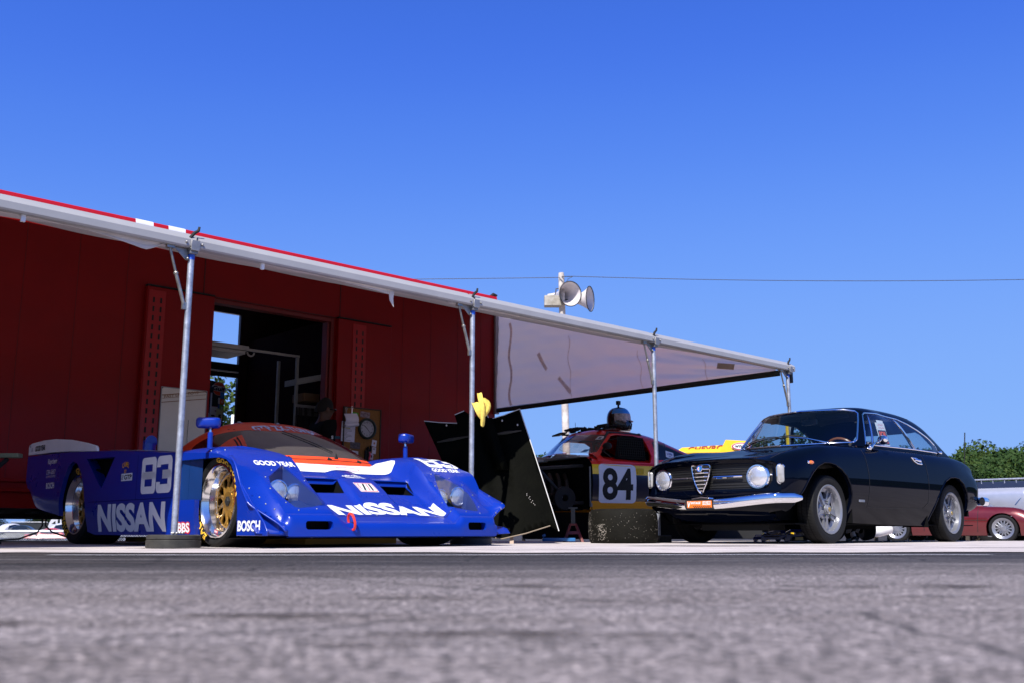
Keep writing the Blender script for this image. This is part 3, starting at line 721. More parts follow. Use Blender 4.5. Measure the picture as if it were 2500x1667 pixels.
def post(s, label, base=True):
    t = thing("awning_post", label, "post", aframe(s, 0), "galvanised posts under the awning rail")
    F = aframe(s, 0)
    zt = 1.875; z0 = .085 if base else .03
    b = MB(); b.tube([(0, 0, z0), (0, 0, zt - .02)], .0205, 18); b.build("tube", GALV, t, F)
    b = MB(); b.tube([(0, 0, zt - .022), (0, 0, zt + .015)], .0215, 16); b.build("blue_sleeve", mat("blue_tape", (.02, .10, .55), .45), t, F)
    b = MB(); b.box(-.028, .028, -.038, .036, zt + .012, zt + .048); b.box(-.032, .032, -.052, .06, 1.915, 1.925); b.box(-.03, .03, -.056, -.047, 1.905, 1.975)
    b.prism([(-.13, -.004, 1.922), (-.03, -.004, 1.922), (-.02, -.004, zt - .03), (-.04, -.004, zt - .03)], (0, .008, 0))
    b.build("bracket", STEEL, t, F, bevel=.003)
    b = MB(); b.ball((-.03, -.012, zt - .02), .010, 8, 6); b.ball((-.06, -.05, 1.955), .009, 8, 6); b.ball((.05, -.05, 1.955), .009, 8, 6); b.build("bolt", STEEL, t, F)
    b = MB(); b.tube([(-.03, -.03, 1.99), (.0, -.02, 2.03), (.03, -.02, 2.055), (.035, -.02, 2.08)], [.010, .012, .010, .008], 8); b.build("rail_latch", BLACK, t, F)
    b = MB(); b.tube([(-.15, -.005, 1.905), (-.10, -.005, 1.745)], .0085, 8); b.tube([(-.10, -.005, 1.745), (-.035, -.005, 1.55)], .0115, 8); b.ball((-.10, -.005, 1.745), .016, 8, 6); b.box(-.045, -.015, -.012, .006, 1.515, 1.56); b.box(-.175, -.125, -.02, .012, 1.905, 1.925)
    b.build("brace", mat("brace_steel", (.34, .32, .28), .35, .8, var=.3, vs=14), t, F)
    b = MB()
    if base:
        b.lathe([(.02, .001), (.155, .001), (.165, .008), (.165, .05), (.158, .055), (.163, .06), (.163, .078), (.15, .085), (.02, .085)], None, 32); b.build("ballast_weight", mat("rusty_plate", (.028, .026, .022), .7, var=.5, vs=14, bump=.2), t, F)
        b = MB()
        for k in range(9): b.ball((.03 * math.cos(k), -.05 + .03 * math.sin(k * 2), .095), (.011, .007, .007), 6, 4)
        b.build("chain", STEEL, t, F)
    else:
        b.box(-.09, .09, -.09, .09, .001, .07); b.build("ballast_block", mat("rusty_block", (.045, .038, .028), .8, var=.4), t, F, bevel=.006)
post(0.0, "galvanised awning post on round black weights beside the blue race car")
post(2.46, "galvanised awning post with the yellow cloth beside it")
post(4.83, "galvanised awning post standing just left of the navy coupe", False)
post(7.29, "galvanised awning post at the far end of the awning, behind the navy coupe", False)
# ------------------------------------------------------------------ wheels
def wheel_frame(x, y, z, side, parent): return PM[parent.name] @ Matrix.Translation((x, y, z)) @ Matrix.Rotation(R(-90 * side), 4, 'X')
def tyre_mesh(parent, F, Rt, wd, rim, name="wheel", tread=True, mt=None):
    """a tyre as the wheel part; z of F points outwards"""
    h = wd / 2; sh = Rt - rim
    prof = [(rim - .006, -h * .78), (rim + sh * .3, -h * .97), (rim + sh * .62, -h), (rim + sh * .88, -h * .92), (Rt - .004, -h * .76), (Rt, -h * .55), (Rt, h * .55), (Rt - .004, h * .76), (rim + sh * .88, h * .92), (rim + sh * .62, h), (rim + sh * .3, h * .97), (rim + .004, h * .88), (rim - .006, h * .78)]
    b = MB(); b.lathe(prof, None, 64)
    return b.build(name, mt or RUBBER, parent, F)
def world_map(F, cx=0, cy=0, z=1.0):
    return lambda u, v: ((cx + u, cy + v, z), (0, 0, -1))
def in_frame(F, parent):
    """2-D sidewall coordinates (u right, v up as seen from outside) to the parent's space"""
    M = PM[parent.name].inverted() @ F
    return M
def race_wheel(parent, x, y, z, side, Rt, wd, rim, letters=True):
    F = wheel_frame(x, y, z, side, parent); h = wd / 2
    ty = tyre_mesh(parent, F, Rt, wd, rim)
    b = MB(); d = .105
    b.lathe([(rim - .004, h * .80), (rim + .006, h * .86), (rim + .005, h * .92), (rim - .006, h * .93), (rim - .012, h * .88), (rim - .018, h * .80), (rim - .030, h - .06), (rim - .034, h - .062), (rim - .046, h - d), (rim - .062, h - d - .006), (rim - .075, h - d - .004)], None, 64)
    b.build("rim", POLISH, ty, F)
    b = MB()
    for k in range(32):
        a = 2 * math.pi * k / 32; b.ball(((rim - .054) * math.cos(a), (rim - .054) * math.sin(a), h - d + .002), .0045, 6, 4)
    b.build("rim_bolts", STEEL, ty, F)
    b = MB(); zc = h - d - .004; ri = .058; ro = rim - .062
    for k in range(12):
        for sgn in (-1, 1):
            a0 = 2 * math.pi * k / 12 + sgn * .05; a1 = a0 + sgn * .33; am = (a0 + a1) / 2
            pts = [(ri * math.cos(a0), ri * math.sin(a0), zc + .012), ((ri + ro) / 2 * math.cos(am), (ri + ro) / 2 * math.sin(am), zc + .002), (ro * math.cos(a1), ro * math.sin(a1), zc)]
            b.tube(pts, [.0125, .0095, .0085], 6)
    b.lathe([(ro - .012, zc + .008), (ro + .004, zc + .008), (ro + .006, zc - .02)], None, 48)
    b.lathe([(.030, zc + .020), (.062, zc + .022), (.070, zc + .008), (.072, zc - .02)], None, 32)
    b.build("mesh_spokes", GOLD, ty, F)
    b = MB(); b.lathe([(.0005, zc + .035), (.018, zc + .035), (.022, zc + .03), (.034, zc + .026), (.036, zc + .005)], None, 6); b.build("wheel_nut", BLACK, ty, F, sharp=20)
    b = MB(); b.lathe([(.001, zc - .05), (rim - .045, zc - .05)], None, 32); b.build("brake_disc", mat("brake_dark", (.03, .028, .026), .5, .5), ty, F)
    bv = bvh_of(ty); Mi = PM[parent.name].inverted() @ F; out = (Mi.to_3x3() @ V((0, 0, 1))).normalized(); ctr = Mi @ V((0, 0, 0))
    sx = V((1, 0, 0)) if side < 0 else V((-1, 0, 0))
    if letters:
        YL = mat("tyre_yellow", (.72, .40, .02), .6)
        mf = lambda u, v: (ctr + out * .4 + sx * u + V((0, 0, v)), -out)
        decal("tyre_lettering", join2((circle_text("GOODYEAR", rim + .012, Rt - .022, R(48), R(92), .03), 0, 0), (circle_text("EAGLE", rim + .012, Rt - .022, R(218), R(52), .03), 0, 0)), mf, bv, YL, ty, None, .002, .03)
    mf2 = lambda u, v: tuple(ctr + out * (h - .038) + sx * (u + (rim - .032) * math.cos(R(258))) + V((0, 0, v + (rim - .036) * math.sin(R(258)))) )
    decal("rim_sticker", rot2(rrect(.05, .020, .003), R(-12)), mf2, None, REDP, ty, sub=0)
    mf3 = lambda u, v: tuple(V(mf2(u, v)) + out * .0012)
    decal("rim_sticker_text", rot2(txt("BBS", .042, .013, .03, .2), R(-12)), mf3, None, DECALW, ty, sub=0)
    return ty
def digit8(w, h, t, r):
    def ring(w, h, r):
        o = rrect(w, h, r, 6)[0]; i = rrect(w - 2 * t, h - 1.7 * t, max(.005, r - t * .7), 6)[0]; n = len(o)
        return o + i, [(k, (k + 1) % n, n + (k + 1) % n, n + k) for k in range(n)]
    a = ring(w, h / 2 + t * .42, r)
    return join2((a, 0, h / 4 - t * .21), (ring(w, h / 2 + t * .42, r), 0, -h / 4 + t * .21))
def digit3(w, h, t, r):
    x0, x1, y1 = -w / 2 + t / 2, w / 2 - t / 2, h / 2 - t / 2
    def c(cx, cy, rr, a, e, n=6): return [(cx + rr * math.cos(R(lerp(a, e, k / n))), cy + rr * math.sin(R(lerp(a, e, k / n)))) for k in range(n + 1)]
    rr = r - t / 2 if r > t / 2 + .01 else .015
    top = [(x0, h * .20)] + c(x0 + rr, y1 - rr, rr, 180, 90) + c(x1 - rr, y1 - rr, rr, 90, 0) + c(x1 - rr, .0 + rr, rr, 0, -90) + [(-w * .12, 0)]
    bot = [(-w * .12, 0)] + c(x1 - rr, -rr, rr, 90, 0) + c(x1 - rr, -y1 + rr, rr, 0, -90) + c(x0 + rr, -y1 + rr, rr, 270, 180) + [(x0, -h * .20)]
    return strokes([top, bot], t)
def n83(w, h):
    t = h * .235; dw = w * .49
    return join2((digit8(dw, h, t, h * .14), -w / 2 + dw / 2, 0), (digit3(dw, h, t, h * .15), w / 2 - dw / 2, 0))
# ------------------------------------------------------------------ the blue prototype race car
BLUE = mat("racing_blue", (0.0014, 0.024, 0.28), 0.28, coat=0.22, var=0.05, vs=3, coatr=.06, bump=.02, bs=8)
FLUO = mat("fluorescent_red", (0.92, 0.068, 0.016), 0.36, coat=0.15, var=0.05)
SEAMB = mat("blue_seam", (0.0, 0.006, 0.09), .6, var=0)
def blue_car():
    NF = FR(-1.251, 7.264, R(-46.5))
    T = thing("race_car", "low blue prototype race car numbered 83 with red canopy and gold wheels", "race car", NF)
    cen = spl((-3.6, .745), (-2, .73), (-1, .69), (-.6, .65), (-.3, .60), (-.13, .585), (-.02, .548), (.1, .512), (.2, .478), (.34, .405), (.45, .325), (.58, .228), (.66, .190), (.72, .165))
    pod = spl((-3.6, .79), (-2.7, .775), (-1.95, .748), (-1.2, .705), (-.7, .665), (-.3, .672), (-.06, .666), (.07, .648), (.2, .60), (.3, .53), (.36, .478), (.48, .385), (.66, .255), (.70, .225), (.72, .20))
    flo = spl((.2, .425), (.33, .365), (.45, .295), (.58, .225), (.66, .188), (.72, .163))
    ze = spl((-3.6, .78), (-2.7, .765), (-1.95, .735), (-1.2, .692), (-.7, .655), (-.2, .625), (0, .612), (.1, .600), (.2, .575), (.315, .535), (.43, .382), (.55, .28), (.64, .212), (.72, .150))
    zb = spl((-3.6, .50), (-3.545, .485), (-3.297, .315), (-2.748, .238), (-2.6, .2), (-2.05, .10), (-1.9, .08), (.72, .078))
    def Wd(x): return 1.0 if x < .5 else 1.0 - .13 * ((x - .5) / .22) ** 2.2
    def top(x, a):
        if x < -.7:
            t = sm(.5, .8, a); return lerp(cen(x), pod(x), t)
        c, p = cen(x), pod(x)
        if x <= .2:
            z = lerp(c, p, sm(.40, .66, a))
            lip = lerp(c, .47, sm(.05, .14, a)); lip = lerp(lip, p, sm(.45, .56, a))
            return lerp(z, lip, sm(-.1, .2, x))
        f = flo(x)
        z = lerp(c, f, sm(.13, .185, a)) if x < .66 else lerp(c, f, sm(.1, .2, a))
        return lerp(z, p, sm(.45, .535, a))
    xs = [round(-3.58 + .03 * k, 4) for k in range(96)] + [round(-.70 + .02 * k, 4) for k in range(45)] + [.203] + [round(.22 + .02 * k, 4) for k in range(25)] + [.71]
    ac = [0, .04, .08, .11, .13, .145, .16, .18, .2, .23, .26, .3, .34, .38, .41, .44, .455, .47, .485, .5, .515, .53, .55, .57, .59, .61, .63, .65, .67, .69, .71, .73, .75, .77, .79, .81, .83, .85]
    tc = [.12, .25, .4, .55, .7, .82, .92, 1.0]
    fl = [.03, .08, .14, .2, .27, .34, .41, .48, .55, .62, .69, .76, .83, .9, .95, 1.0]
    def section(x, sg):
        W = Wd(x); row = []
        for a in ac: row.append((a * min(1, (W - .01) / .86), top(x, a)))
        y0, z0 = row[-1]; e = ze(x); cc = sm(.2, .4, x)
        for t in tc:
            y = lerp(y0, W, t); cv = z0 - (z0 - e) * t ** 2.4; ck = z0 - (z0 - e) * (1 - (1 - t) ** 2.2)
            row.append((y, lerp(cv, ck, cc)))
        for t in fl: row.append((W - .02 * sm(.75, 1, t), lerp(e, zb(x), t)))
        bow = sm(.45, .7, x)
        return [(x + .045 * bow * (1 - (y / .75) ** 2), sg * y, z) for y, z in row]
    rows = []
    for x in xs:
        L = section(x, -1); Rr = section(x, 1); rows.append(L[::-1] + Rr[1:])
    last = rows[-1]
    for k in range(1, 9):
        t = k / 8 * math.pi / 2; r = []
        for (x, y, z) in last:
            r.append((x + .062 * math.sin(t), y * (1 - .035 * (1 - math.cos(t))), .075 + (z - .075) * max(0, math.cos(t)) ** .55))
        rows.append(r)
    rows.append([(x + .03, y * .97, .068) for x, y, z in last]); rows.append([(x - .5, y * .95, .066) for x, y, z in last])
    mb = MB(); mb.grid(rows); B = mb.bm()
    side = lambda c: abs(c.y) > .86
    sR = lambda c: c.y < -.86
    arch = [(-.46, .315), (-.46, .585), (.0, .582), (.12, .578), (.2, .562), (.27, .525), (.32, .46), (.355, .37), (.378, .25), (.385, .05), (-.205, .05), (-.21, .315)]
    rarch = [(-2.76, .10), (-2.735, .25), (-2.70, .42), (-2.63, .56), (-2.55, .645), (-2.46, .678), (-2.37, .662), (-2.27, .59), (-2.18, .46), (-2.12, .30), (-2.08, .10), (-2.07, 0)]
    lipf = lambda a: V((0, -math.copysign(.035, a.y), 0))
    cut(B, arch, (0, 2), side, lipf); cut(B, rarch, (0, 2), side, lipf)
    for sg in (-1, 1):
        cut(B, [(-2.156, .684), (-1.586, .672), (-1.80, .45), (-1.816, .435), (-1.835, .45)], (0, 2), (lambda c, s=sg: c.y * s > .9), lambda a, s=sg: V((-.05, -s * .10, 0)))
    # radiator mouths, brake slots, lamp covers
    mouths = MB()
    for sg in (-1, 1):
        q = cut(B, [(.1995, sg * .15), (.335, sg * .178), (.34, sg * .425), (.1995, sg * .447)], (0, 1), lambda c: c.z > .3, (0, 0, -.006))
        slot = [(sg * .65 + u, .142 + v) for u, v in rrect(.185, .052, .018, 4)[0]]
        cut(B, slot, (1, 2), lambda c: c.x > .62, (-.05, 0, 0))
    cover = []
    CP = [(.29, .64), (.35, .735), (.395, .80), (.47, .822), (.57, .80), (.66, .76), (.672, .73), (.668, .62), (.645, .525), (.625, .508), (.53, .528), (.42, .575)]
    for sg in (-1, 1): cover.append(cut(B, [(x, sg * y) for x, y in CP], (0, 1), lambda c: c.z > .2, (0, 0, -.02)))
    body = finish(B, "body", BLUE, T, None, 38)
    bv = bvh_of(body)
    for sg, q in zip((-1, 1), cover):
        cv = q.build("headlight_cover", glass("cover_glass", (.90, .93, .95), .10), T)
        zf = .23
        b = MB(); n = len(CP); up = []
        for x, y in CP:
            h = bv.ray_cast(V((x, sg * y, 1.0)), V((0, 0, -1))); up.append((x, sg * y, (top(x, y) - .012)))
        lo = [(lerp(x, .47, .12), lerp(y, sg * .66, .12), min(z - .02, zf if x > .45 else .30)) for x, y, z in up]
        b.add(up + lo, [(k, (k + 1) % n, n + (k + 1) % n, n + k) for k in range(n)] + [tuple(range(n, 2 * n))])
        b.build("lamp_recess", mat("recess_blue", (.002, .022, .14), .45, var=.1), T, sharp=25)
        for yy, xx, zz, rr in ((.615, .405, .345, .064), (.755, .435, .360, .069)):
            M = Matrix.Translation((xx, sg * yy, zz)) @ Matrix.Rotation(R(90), 4, 'Y') @ Matrix.Rotation(R(0), 4, 'Z')
            b = MB(); b.lathe([(rr * .2, -.06), (rr * .7, -.045), (rr, -.008), (rr + .004, .0), (rr + .003, .008), (rr - .004, .010), (rr - .006, .004)], M, 36); hl = b.build("headlight", CHROME, T)
            b = MB(); b.lathe([(.0005, .013), (rr * .5, .010), (rr - .006, .003)], M, 36); b.build("lens", LENS, hl)
            b = MB(); b.ball(M @ V((0, 0, -.02)), rr * .28, 10, 6); b.build("bulb_shield", mat("lamp_grey", (.25, .25, .28), .3, .4), hl)
    b = MB()
    for sg in (-1, 1):
        b = MB()
        f = [(.2015, .15), (.325, .175), (.33, .43), (.2015, .465)]
        b.add([(.2015, sg * .15, .462), (.2015, sg * .465, .462), (-.1, sg * .44, .40), (-.1, sg * .17, .40), (.337, sg * .172, .356), (.342, sg * .432, .352), (.05, sg * .43, .22), (.05, sg * .18, .22)],
              [(0, 1, 2, 3), (4, 5, 6, 7), (2, 3, 7, 6), (0, 3, 7, 4), (1, 2, 6, 5)])
        b.build("radiator_duct", DARK, T); b = MB(); b.box(.62, .70, min(sg * .54, sg * .76), max(sg * .54, sg * .76), .09, .20); b.build("brake_duct", DARK, T)
    b = MB()                                                  # dark inner structure behind the arches and intakes
    for sg in (-1, 1):
        b.box(-.45, .12, sg * .60 - .01, sg * .60 + .01, .06, .56); b.box(.12, .33, sg * .60 - .01, sg * .60 + .01, .06, .42); b.box(-2.8, -2.05, sg * .55 - .01, sg * .55 + .01, .1, .66)
        b.add([(-2.2, sg * .88, .70), (-1.55, sg * .88, .70), (-1.55, sg * .88, .40), (-2.2, sg * .88, .40)], [(0, 1, 2, 3)])
        b.box(-.46, .17, min(sg * .74, sg * .955), max(sg * .74, sg * .955), .584, .588)
        b.box(-2.76, -2.07, min(sg * .55, sg * .96), max(sg * .55, sg * .96), .682, .688)
        b.box(.383, .39, min(sg * .6, sg * .96), max(sg * .6, sg * .96), .07, .34)
        b.box(-2.05, -2.04, min(sg * .5, sg * .96), max(sg * .5, sg * .96), .1, .6); b.box(-2.78, -2.77, min(sg * .5, sg * .96), max(sg * .5, sg * .96), .24, .6)
    b.box(-2.05, .6, -.95, .95, .060, .064); b.box(-3.4, -2.75, -.9, .9, .30, .32)
    b.build("inner_panel", DARK, T)
    for sg in (-1, 1):
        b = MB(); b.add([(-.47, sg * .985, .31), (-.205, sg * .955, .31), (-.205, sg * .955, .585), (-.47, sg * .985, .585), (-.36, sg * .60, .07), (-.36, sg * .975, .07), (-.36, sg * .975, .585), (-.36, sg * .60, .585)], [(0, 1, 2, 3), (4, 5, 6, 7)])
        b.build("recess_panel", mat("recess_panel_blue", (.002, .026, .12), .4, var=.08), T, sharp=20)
    b = MB(); b.add([section(-3.58, -1)[k] for k in range(len(ac) + len(tc) + len(fl))][::-1] + section(-3.58, 1)[1:], [tuple(range(2 * (len(ac) + len(tc) + len(fl)) - 1))]); b.build("tail_panel", BLUE, T)
    # dive planes: the flare from fender to nose corner, and the small lower blades
    O = [(.20, .985, .585), (.315, 1.003, .546), (.43, 1.012, .395), (.55, 1.03, .292), (.575, 1.02, .268), (.64, .965, .216), (.72, .905, .155), (.765, .875, .105)]
    I = [(.20, .88, .60), (.30, .865, .51), (.42, .85, .40), (.52, .845, .325), (.55, .845, .30), (.62, .84, .255), (.69, .83, .19), (.73, .82, .12)]
    fpl = []
    for sg in (-1, 1):
        if sg > 0: O = [(.20, .985, .52), (.315, 1.0, .455), (.43, 1.006, .398), (.55, 1.012, .346), (.672, 1.016, .289), (.676, .965, .255), (.684, .91, .225), (.695, .865, .195)]
        b = MB(); rows = []
        fo = [spl(*[(k, p[i]) for k, p in enumerate(O)]) for i in range(3)]; fi = [spl(*[(k, p[i]) for k, p in enumerate(I)]) for i in range(3)]
        for k in range(29):
            t = k / 4; o = V([f(t) for f in fo]); q = V([f(t) for f in fi]); r = []
            for j in range(7):
                s = j / 6; p = q.lerp(o, s); p.z -= .035 * math.sin(math.pi * s) * sm(0, 2, t) * (1 - sm(5, 7, t)); r.append((p.x, sg * p.y, p.z))
            rows.append(r)
        b.grid(rows); b.build("dive_plane", BLUE, T, sharp=50, solid=.012)
        b = MB(); b.prism([(x, sg * 1.002, z) for x, z in ((.386, .078), (.44, .078), (.43, .36), (.386, .44)) if sg > 0] or [(x, sg * 1.002, z) for x, z in ((.386, .078), (.752, .078), (.757, .105), (.715, .158), (.64, .214), (.55, .284), (.43, .388), (.386, .44))], (0, -sg * .012, 0)); fpl.append(b.build("fender_plate", BLUE, T, bevel=.003))
        b = MB(); b.prism([(.73, sg * .84, .083), (.48, sg * .90, .17), (.63, sg * 1.035, .132), (.665, sg * 1.045, .12), (.70, sg * 1.04, .090)], (0, 0, .007)); b.build("lower_blade", BLUE, T, bevel=.002)
    # rear spill plates
    for sg in (-1, 1):
        b = MB(); pl = [(-3.575, .790), (-3.582, .86), (-3.565, .885), (-3.5, .897), (-3.2, .905), (-2.9, .897), (-2.55, .868), (-2.2, .82), (-1.99, .783), (-1.965, .765), (-1.96, .738), (-2.6, .772), (-3.0, .785)]
        b.prism([(x, sg * 1.0, z) for x, z in pl], (0, -sg * .02, 0)); b.build("spill_plate", WHITE, T, bevel=.004)
    b = MB(); b.prism([(-3.58, -.98, .80), (-3.25, -.98, .83), (-3.25, -.98, .84), (-3.58, -.98, .815)], (0, 1.96, 0)); b.build("rear_wing", WHITE, T)
    # cockpit canopy
    cz = spl((-2.7, .72), (-2.3, .78), (-1.8, .87), (-1.4, .94), (-1.1, .968), (-.95, .955), (-.8, .908), (-.65, .852), (-.5, .788), (-.35, .718), (-.2, .642), (-.12, .598))
    cb = spl((-2.7, .30), (-2, .42), (-1.4, .545), (-1.0, .592), (-.7, .59), (-.45, .568), (-.29, .528), (-.2, .46), (-.15, .38), (-.12, .26))
    b = MB(); rows = []
    for x in [-2.7, -2.5, -2.3, -2.1, -1.9, -1.7, -1.55] + [-1.4 + .04 * k for k in range(30)] + [-.22, -.19, -.165, -.145, -.13, -.12]:
        w_, c_ = cb(x), cz(x); z0 = min(c_ - .002, lerp(.56, .60, sm(-.1, -.6, x)))
        e = 2 / lerp(2.0, 2.7, sm(-.15, -.6, x)); r = []
        for k in range(41):
            a = math.pi * k / 40; cc, ss = math.cos(a), math.sin(a)
            r.append((x, -w_ * math.copysign(abs(cc) ** e, cc) * (1 - .06 * ss), z0 + (c_ - z0) * ss ** e))
        rows.append(r)
    b.grid(rows); b.add(rows[-1], [tuple(range(41))]); CB = b.bm()
    ws = [(-.34, .862), (.34, .862), (.385, .850), (.41, .825), (.46, .75), (.497, .68), (.495, .655), (.46, .645), (.25, .648), (0, .650), (-.25, .648), (-.46, .645), (-.495, .655), (-.497, .68), (-.46, .75), (-.41, .825), (-.385, .850)]
    wq = cut(CB, ws, (1, 2), lambda c: c.x > -.80, (-.012, 0, -.004))
    sw = [(-1.24, .735), (-1.225, .755), (-1.0, .82), (-.70, .875), (-.675, .862), (-.755, .73), (-.80, .715), (-1.2, .722)]
    s1 = cut(CB, sw, (0, 2), lambda c: c.y < -.3, (0, .01, 0)); s2 = cut(CB, sw, (0, 2), lambda c: c.y > .3, (0, -.01, 0))
    can = finish(CB, "canopy", FLUO, T, None, 40); cbv = bvh_of(can)
    wsg = wq.build("windscreen", mat("smoked_screen", (.060, .052, .050), .10, coat=1.0, var=.15, vs=2, coatr=.03), T)
    for s in (s1, s2): s.build("side_window", mat("smoked_side", (.020, .006, .006), .15, coat=.6, var=0), T)
    wbv = bvh_of(can, wsg)
    fwd = lambda y0, z0: (lambda u, v: ((1.0, y0 + u, z0 + v), (-1, 0, 0)))
    decal("canopy_lettering", txt("GTP ZX-TURBO", .58, .050, .045, .12, 1.1), lambda u, v: ((.5, u, .897 + v - .30 * u * u), (-1, 0, 0)), cbv, DECALW, T, off=.004)
    decal("awning_reflection", strokes([[(.13, .69), (.05, .76), (-.06, .84), (-.09, .86)]], .016), lambda u, v: ((1, u, v), (-1, 0, 0)), wbv, BLACK, T, off=.008, sub=.03)  # dark curve painted on the screen as the awning's reflection
    seam("canopy_seam", [[(-.53, .655), (-.50, .72), (-.44, .83), (-.40, .868)], [(-.545, .66), (-.515, .72), (-.455, .835), (-.42, .872)]], lambda u, v: ((1, u, v), (-1, 0, 0)), cbv, BLACK, T, .006, .003)
    seam("canopy_edge_line", [[(-.5, .622), (-.25, .620), (0, .622), (.25, .62), (.5, .622)]], lambda u, v: ((1, u, v), (-1, 0, 0)), cbv, BLACK, T, .004, .003)
    b = MB()
    for y, z in ((-.30, .628), (.02, .632), (.30, .625)): 
        h = cbv.ray_cast(V((1, y, z)), V((-1, 0, 0)))
        if h[0]: b.prism([h[0] + V(q) for q in ((0, -.006, 0), (.02, -.02, -.012), (.022, .02, -.012), (0, .006, .0))], (0, 0, .014))
    h = cbv.ray_cast(V((1, .1, .64)), V((-1, 0, 0)))[0]
    b.prism([h + V((.01, -.018, -.005)), h + V((.01, .018, -.005)), h + V((.0, .004, .04)), h + V((.0, -.004, .035))], (-.01, 0, 0)); b.build("screen_clip", BLACK, T, bevel=.003)
    b = MB(); b.ball((-1.0, -.28, .945), (.018, .018, .012)); b.ball((-.9, 0, .945), (.018, .018, .012)); b.ball((-1.46, -.55, .70), .016); b.build("canopy_pin", STEEL, T)
    # white swoosh on the scuttle and white engine deck
    dn = lambda cx, cy: (lambda u, v: ((cx - v, cy + u, 1.5), (0, 0, -1)))
    def arc(x0, k, yy): return x0 - k * yy * yy
    sw_out = [(y, -(.010 - .35 * max(0, abs(y) - .25) ** 2 - .0)) for y in np.linspace(-.62, .47, 30)]
    sw_in = [(y, -(-.115 - .9 * y * y * .6)) for y in np.linspace(.50, -.62, 30)]
    decal("white_swoosh", poly2(sw_out + [(.53, .045), (.565, .09), (.565, .14), (.53, .19)] + sw_in), dn(0, 0), bv, DECALW, T, off=.003, sub=.03)
    decal("swoosh_oval", (lambda a: (a[0], a[1]))(strokes([[(.10 + .10 * math.cos(R(12 * k)), .022 * math.sin(R(12 * k))) for k in range(31)]], .004)), dn(-.045, 0), bv, REDP, T, off=.0045, sub=.03)
    decal("white_deck", poly2([(-.955, 1.1), (-.60, 1.0), (-.60, 2.3), (-.955, 1.9)]), dn(0, 0), bv, DECALW, T, off=.003, sub=.08)
    decal("white_deck", poly2([(.955, 1.1), (.60, 1.0), (.60, 2.3), (.955, 1.9)]), dn(0, 0), bv, DECALW, T, off=.003, sub=.08)
    # lettering
    fk = lambda cx, cz_: (lambda u, v: ((cx + u, -1.6, cz_ + v), (0, 1, 0)))
    decal("maker_lettering", txt("NISSAN", 1.20, .212, .045), fk(-1.243, .208), bv, DECALW, T)
    decal("race_number", n83(.50, .262), fk(-.82, .503), bv, DECALW, T)
    decal("class_plate", rrect(.20, .056, .003), fk(-1.335, .507), bv, DECALW, T, off=.0025)
    decal("class_text", txt("GTP", .135, .036, .03), fk(-1.310, .507), bv, BLACK, T, off=.004)
    decal("class_mark", strokes([[(-.018, -.02), (-.006, .02)], [(.0, -.02), (.012, .02)], [(-.035, -.02), (-.035, .02)]], .006), fk(-1.405, .507), bv, BLACK, T, off=.004)
    ORG = mat("decal_orange", (.75, .33, .02), .45)
    decal("series_lettering", join2((circle_text("CAMEL", .10, .138, R(90), R(62), .03), 0, -.098), (txt("GT", .04, .028, .03), 0, -.035)), fk(-1.365, .585), bv, ORG, T)
    decal("sponsor_lettering", txt("Raychem", .215, .058, .02, .12), fk(-2.93, .70), bv, DECALW, T)
    decal("sponsor_lettering", txt("CIBA-GEIGY", .225, .040, .0), fk(-2.945, .615), bv, DECALW, T); decal("sponsor_lettering", txt("COMPOSITES", .225, .018, .0, 0, 1.2), fk(-2.945, .575), bv, DECALW, T)
    decal("sponsor_lettering", txt("BOSCH", .19, .052, .035), fk(-2.943, .497), bv, DECALW, T)
    decal("sponsor_lettering", txt("BOSCH", .275, .066, .035), fk(.540, .138), bvh_of(fpl[0]), DECALW, T)
    decal("sponsor_shadow", txt("BBS", .20, .082, .085, .15), fk(-.37, .130), bv, REDP, T, off=.0025); decal("sponsor_lettering", txt("BBS", .185, .066, .035, .15), fk(-.37, .131), bv, DECALW, T, off=.004)
    flat = lambda cx, cz_: (lambda u, v: (cx + u, -1.003, cz_ + v))
    decal("spill_lettering", txt("GOOD YEAR", .25, .05, .035), flat(-3.27, .840), None, BLACK, T, sub=0); decal("spill_mark", join2((txt("G", .018, .03, .03), -.12, -.01), (txt("G", .016, .03, .03), -.17, .03)), flat(-3.36, .845), None, BLACK, T, sub=0)
    decal("nose_lettering", txt("NISSAN", .90, .150, .045), dn(.565, .03), bv, DECALW, T, off=.003, sub=.03)
    decal("sponsor_lettering", join2((txt("CIBA-GEIGY", .165, .034, .03), 0, .022), (txt("COMPOSITES", .165, .018, .03), 0, -.016)), dn(.185, .0), bv, DECALW, T, off=.003, sub=.02)
    decal("badge_edge", rrect(.155, .105, .004), dn(.335, .0), bv, DECALW, T, off=.003, sub=.02)
    decal("badge_border", strokes([[(-.07, -.046), (.07, -.046), (.07, .046), (-.07, .046), (-.07, -.046)]], .005), dn(.335, .0), bv, REDP, T, off=.0042, sub=.02)
    decal("badge_mark", join2((strokes([[(-.03, -.038), (-.005, .038)]], .016), 0, 0), (strokes([[(.035, -.038), (.045, .038)]], .016), 0, 0)), dn(.335, .0), bv, BLACK, T, off=.0042, sub=.02)
    decal("badge_mark_red", join2((strokes([[(.008, -.038), (.022, .038)]], .008), 0, 0), (rot2(txt("IMSA", .07, .014, .02), R(-90)), -.052, 0)), dn(.335, .0), bv, REDP, T, off=.0042, sub=.02)
    decal("sponsor_lettering", txt("GOOD YEAR", .30, .042, .04), lambda u, v: ((.285 - v * 1.0, -.70 + u, 1.2), (0, 0, -1)), bv, DECALW, T, off=.003, sub=.02)
    decal("race_number", n83(.34, .20), lambda u, v: ((.135 - v, .79 + u * .92, 1.2), (0, 0, -1)), bv, DECALW, T, off=.003, sub=.02)
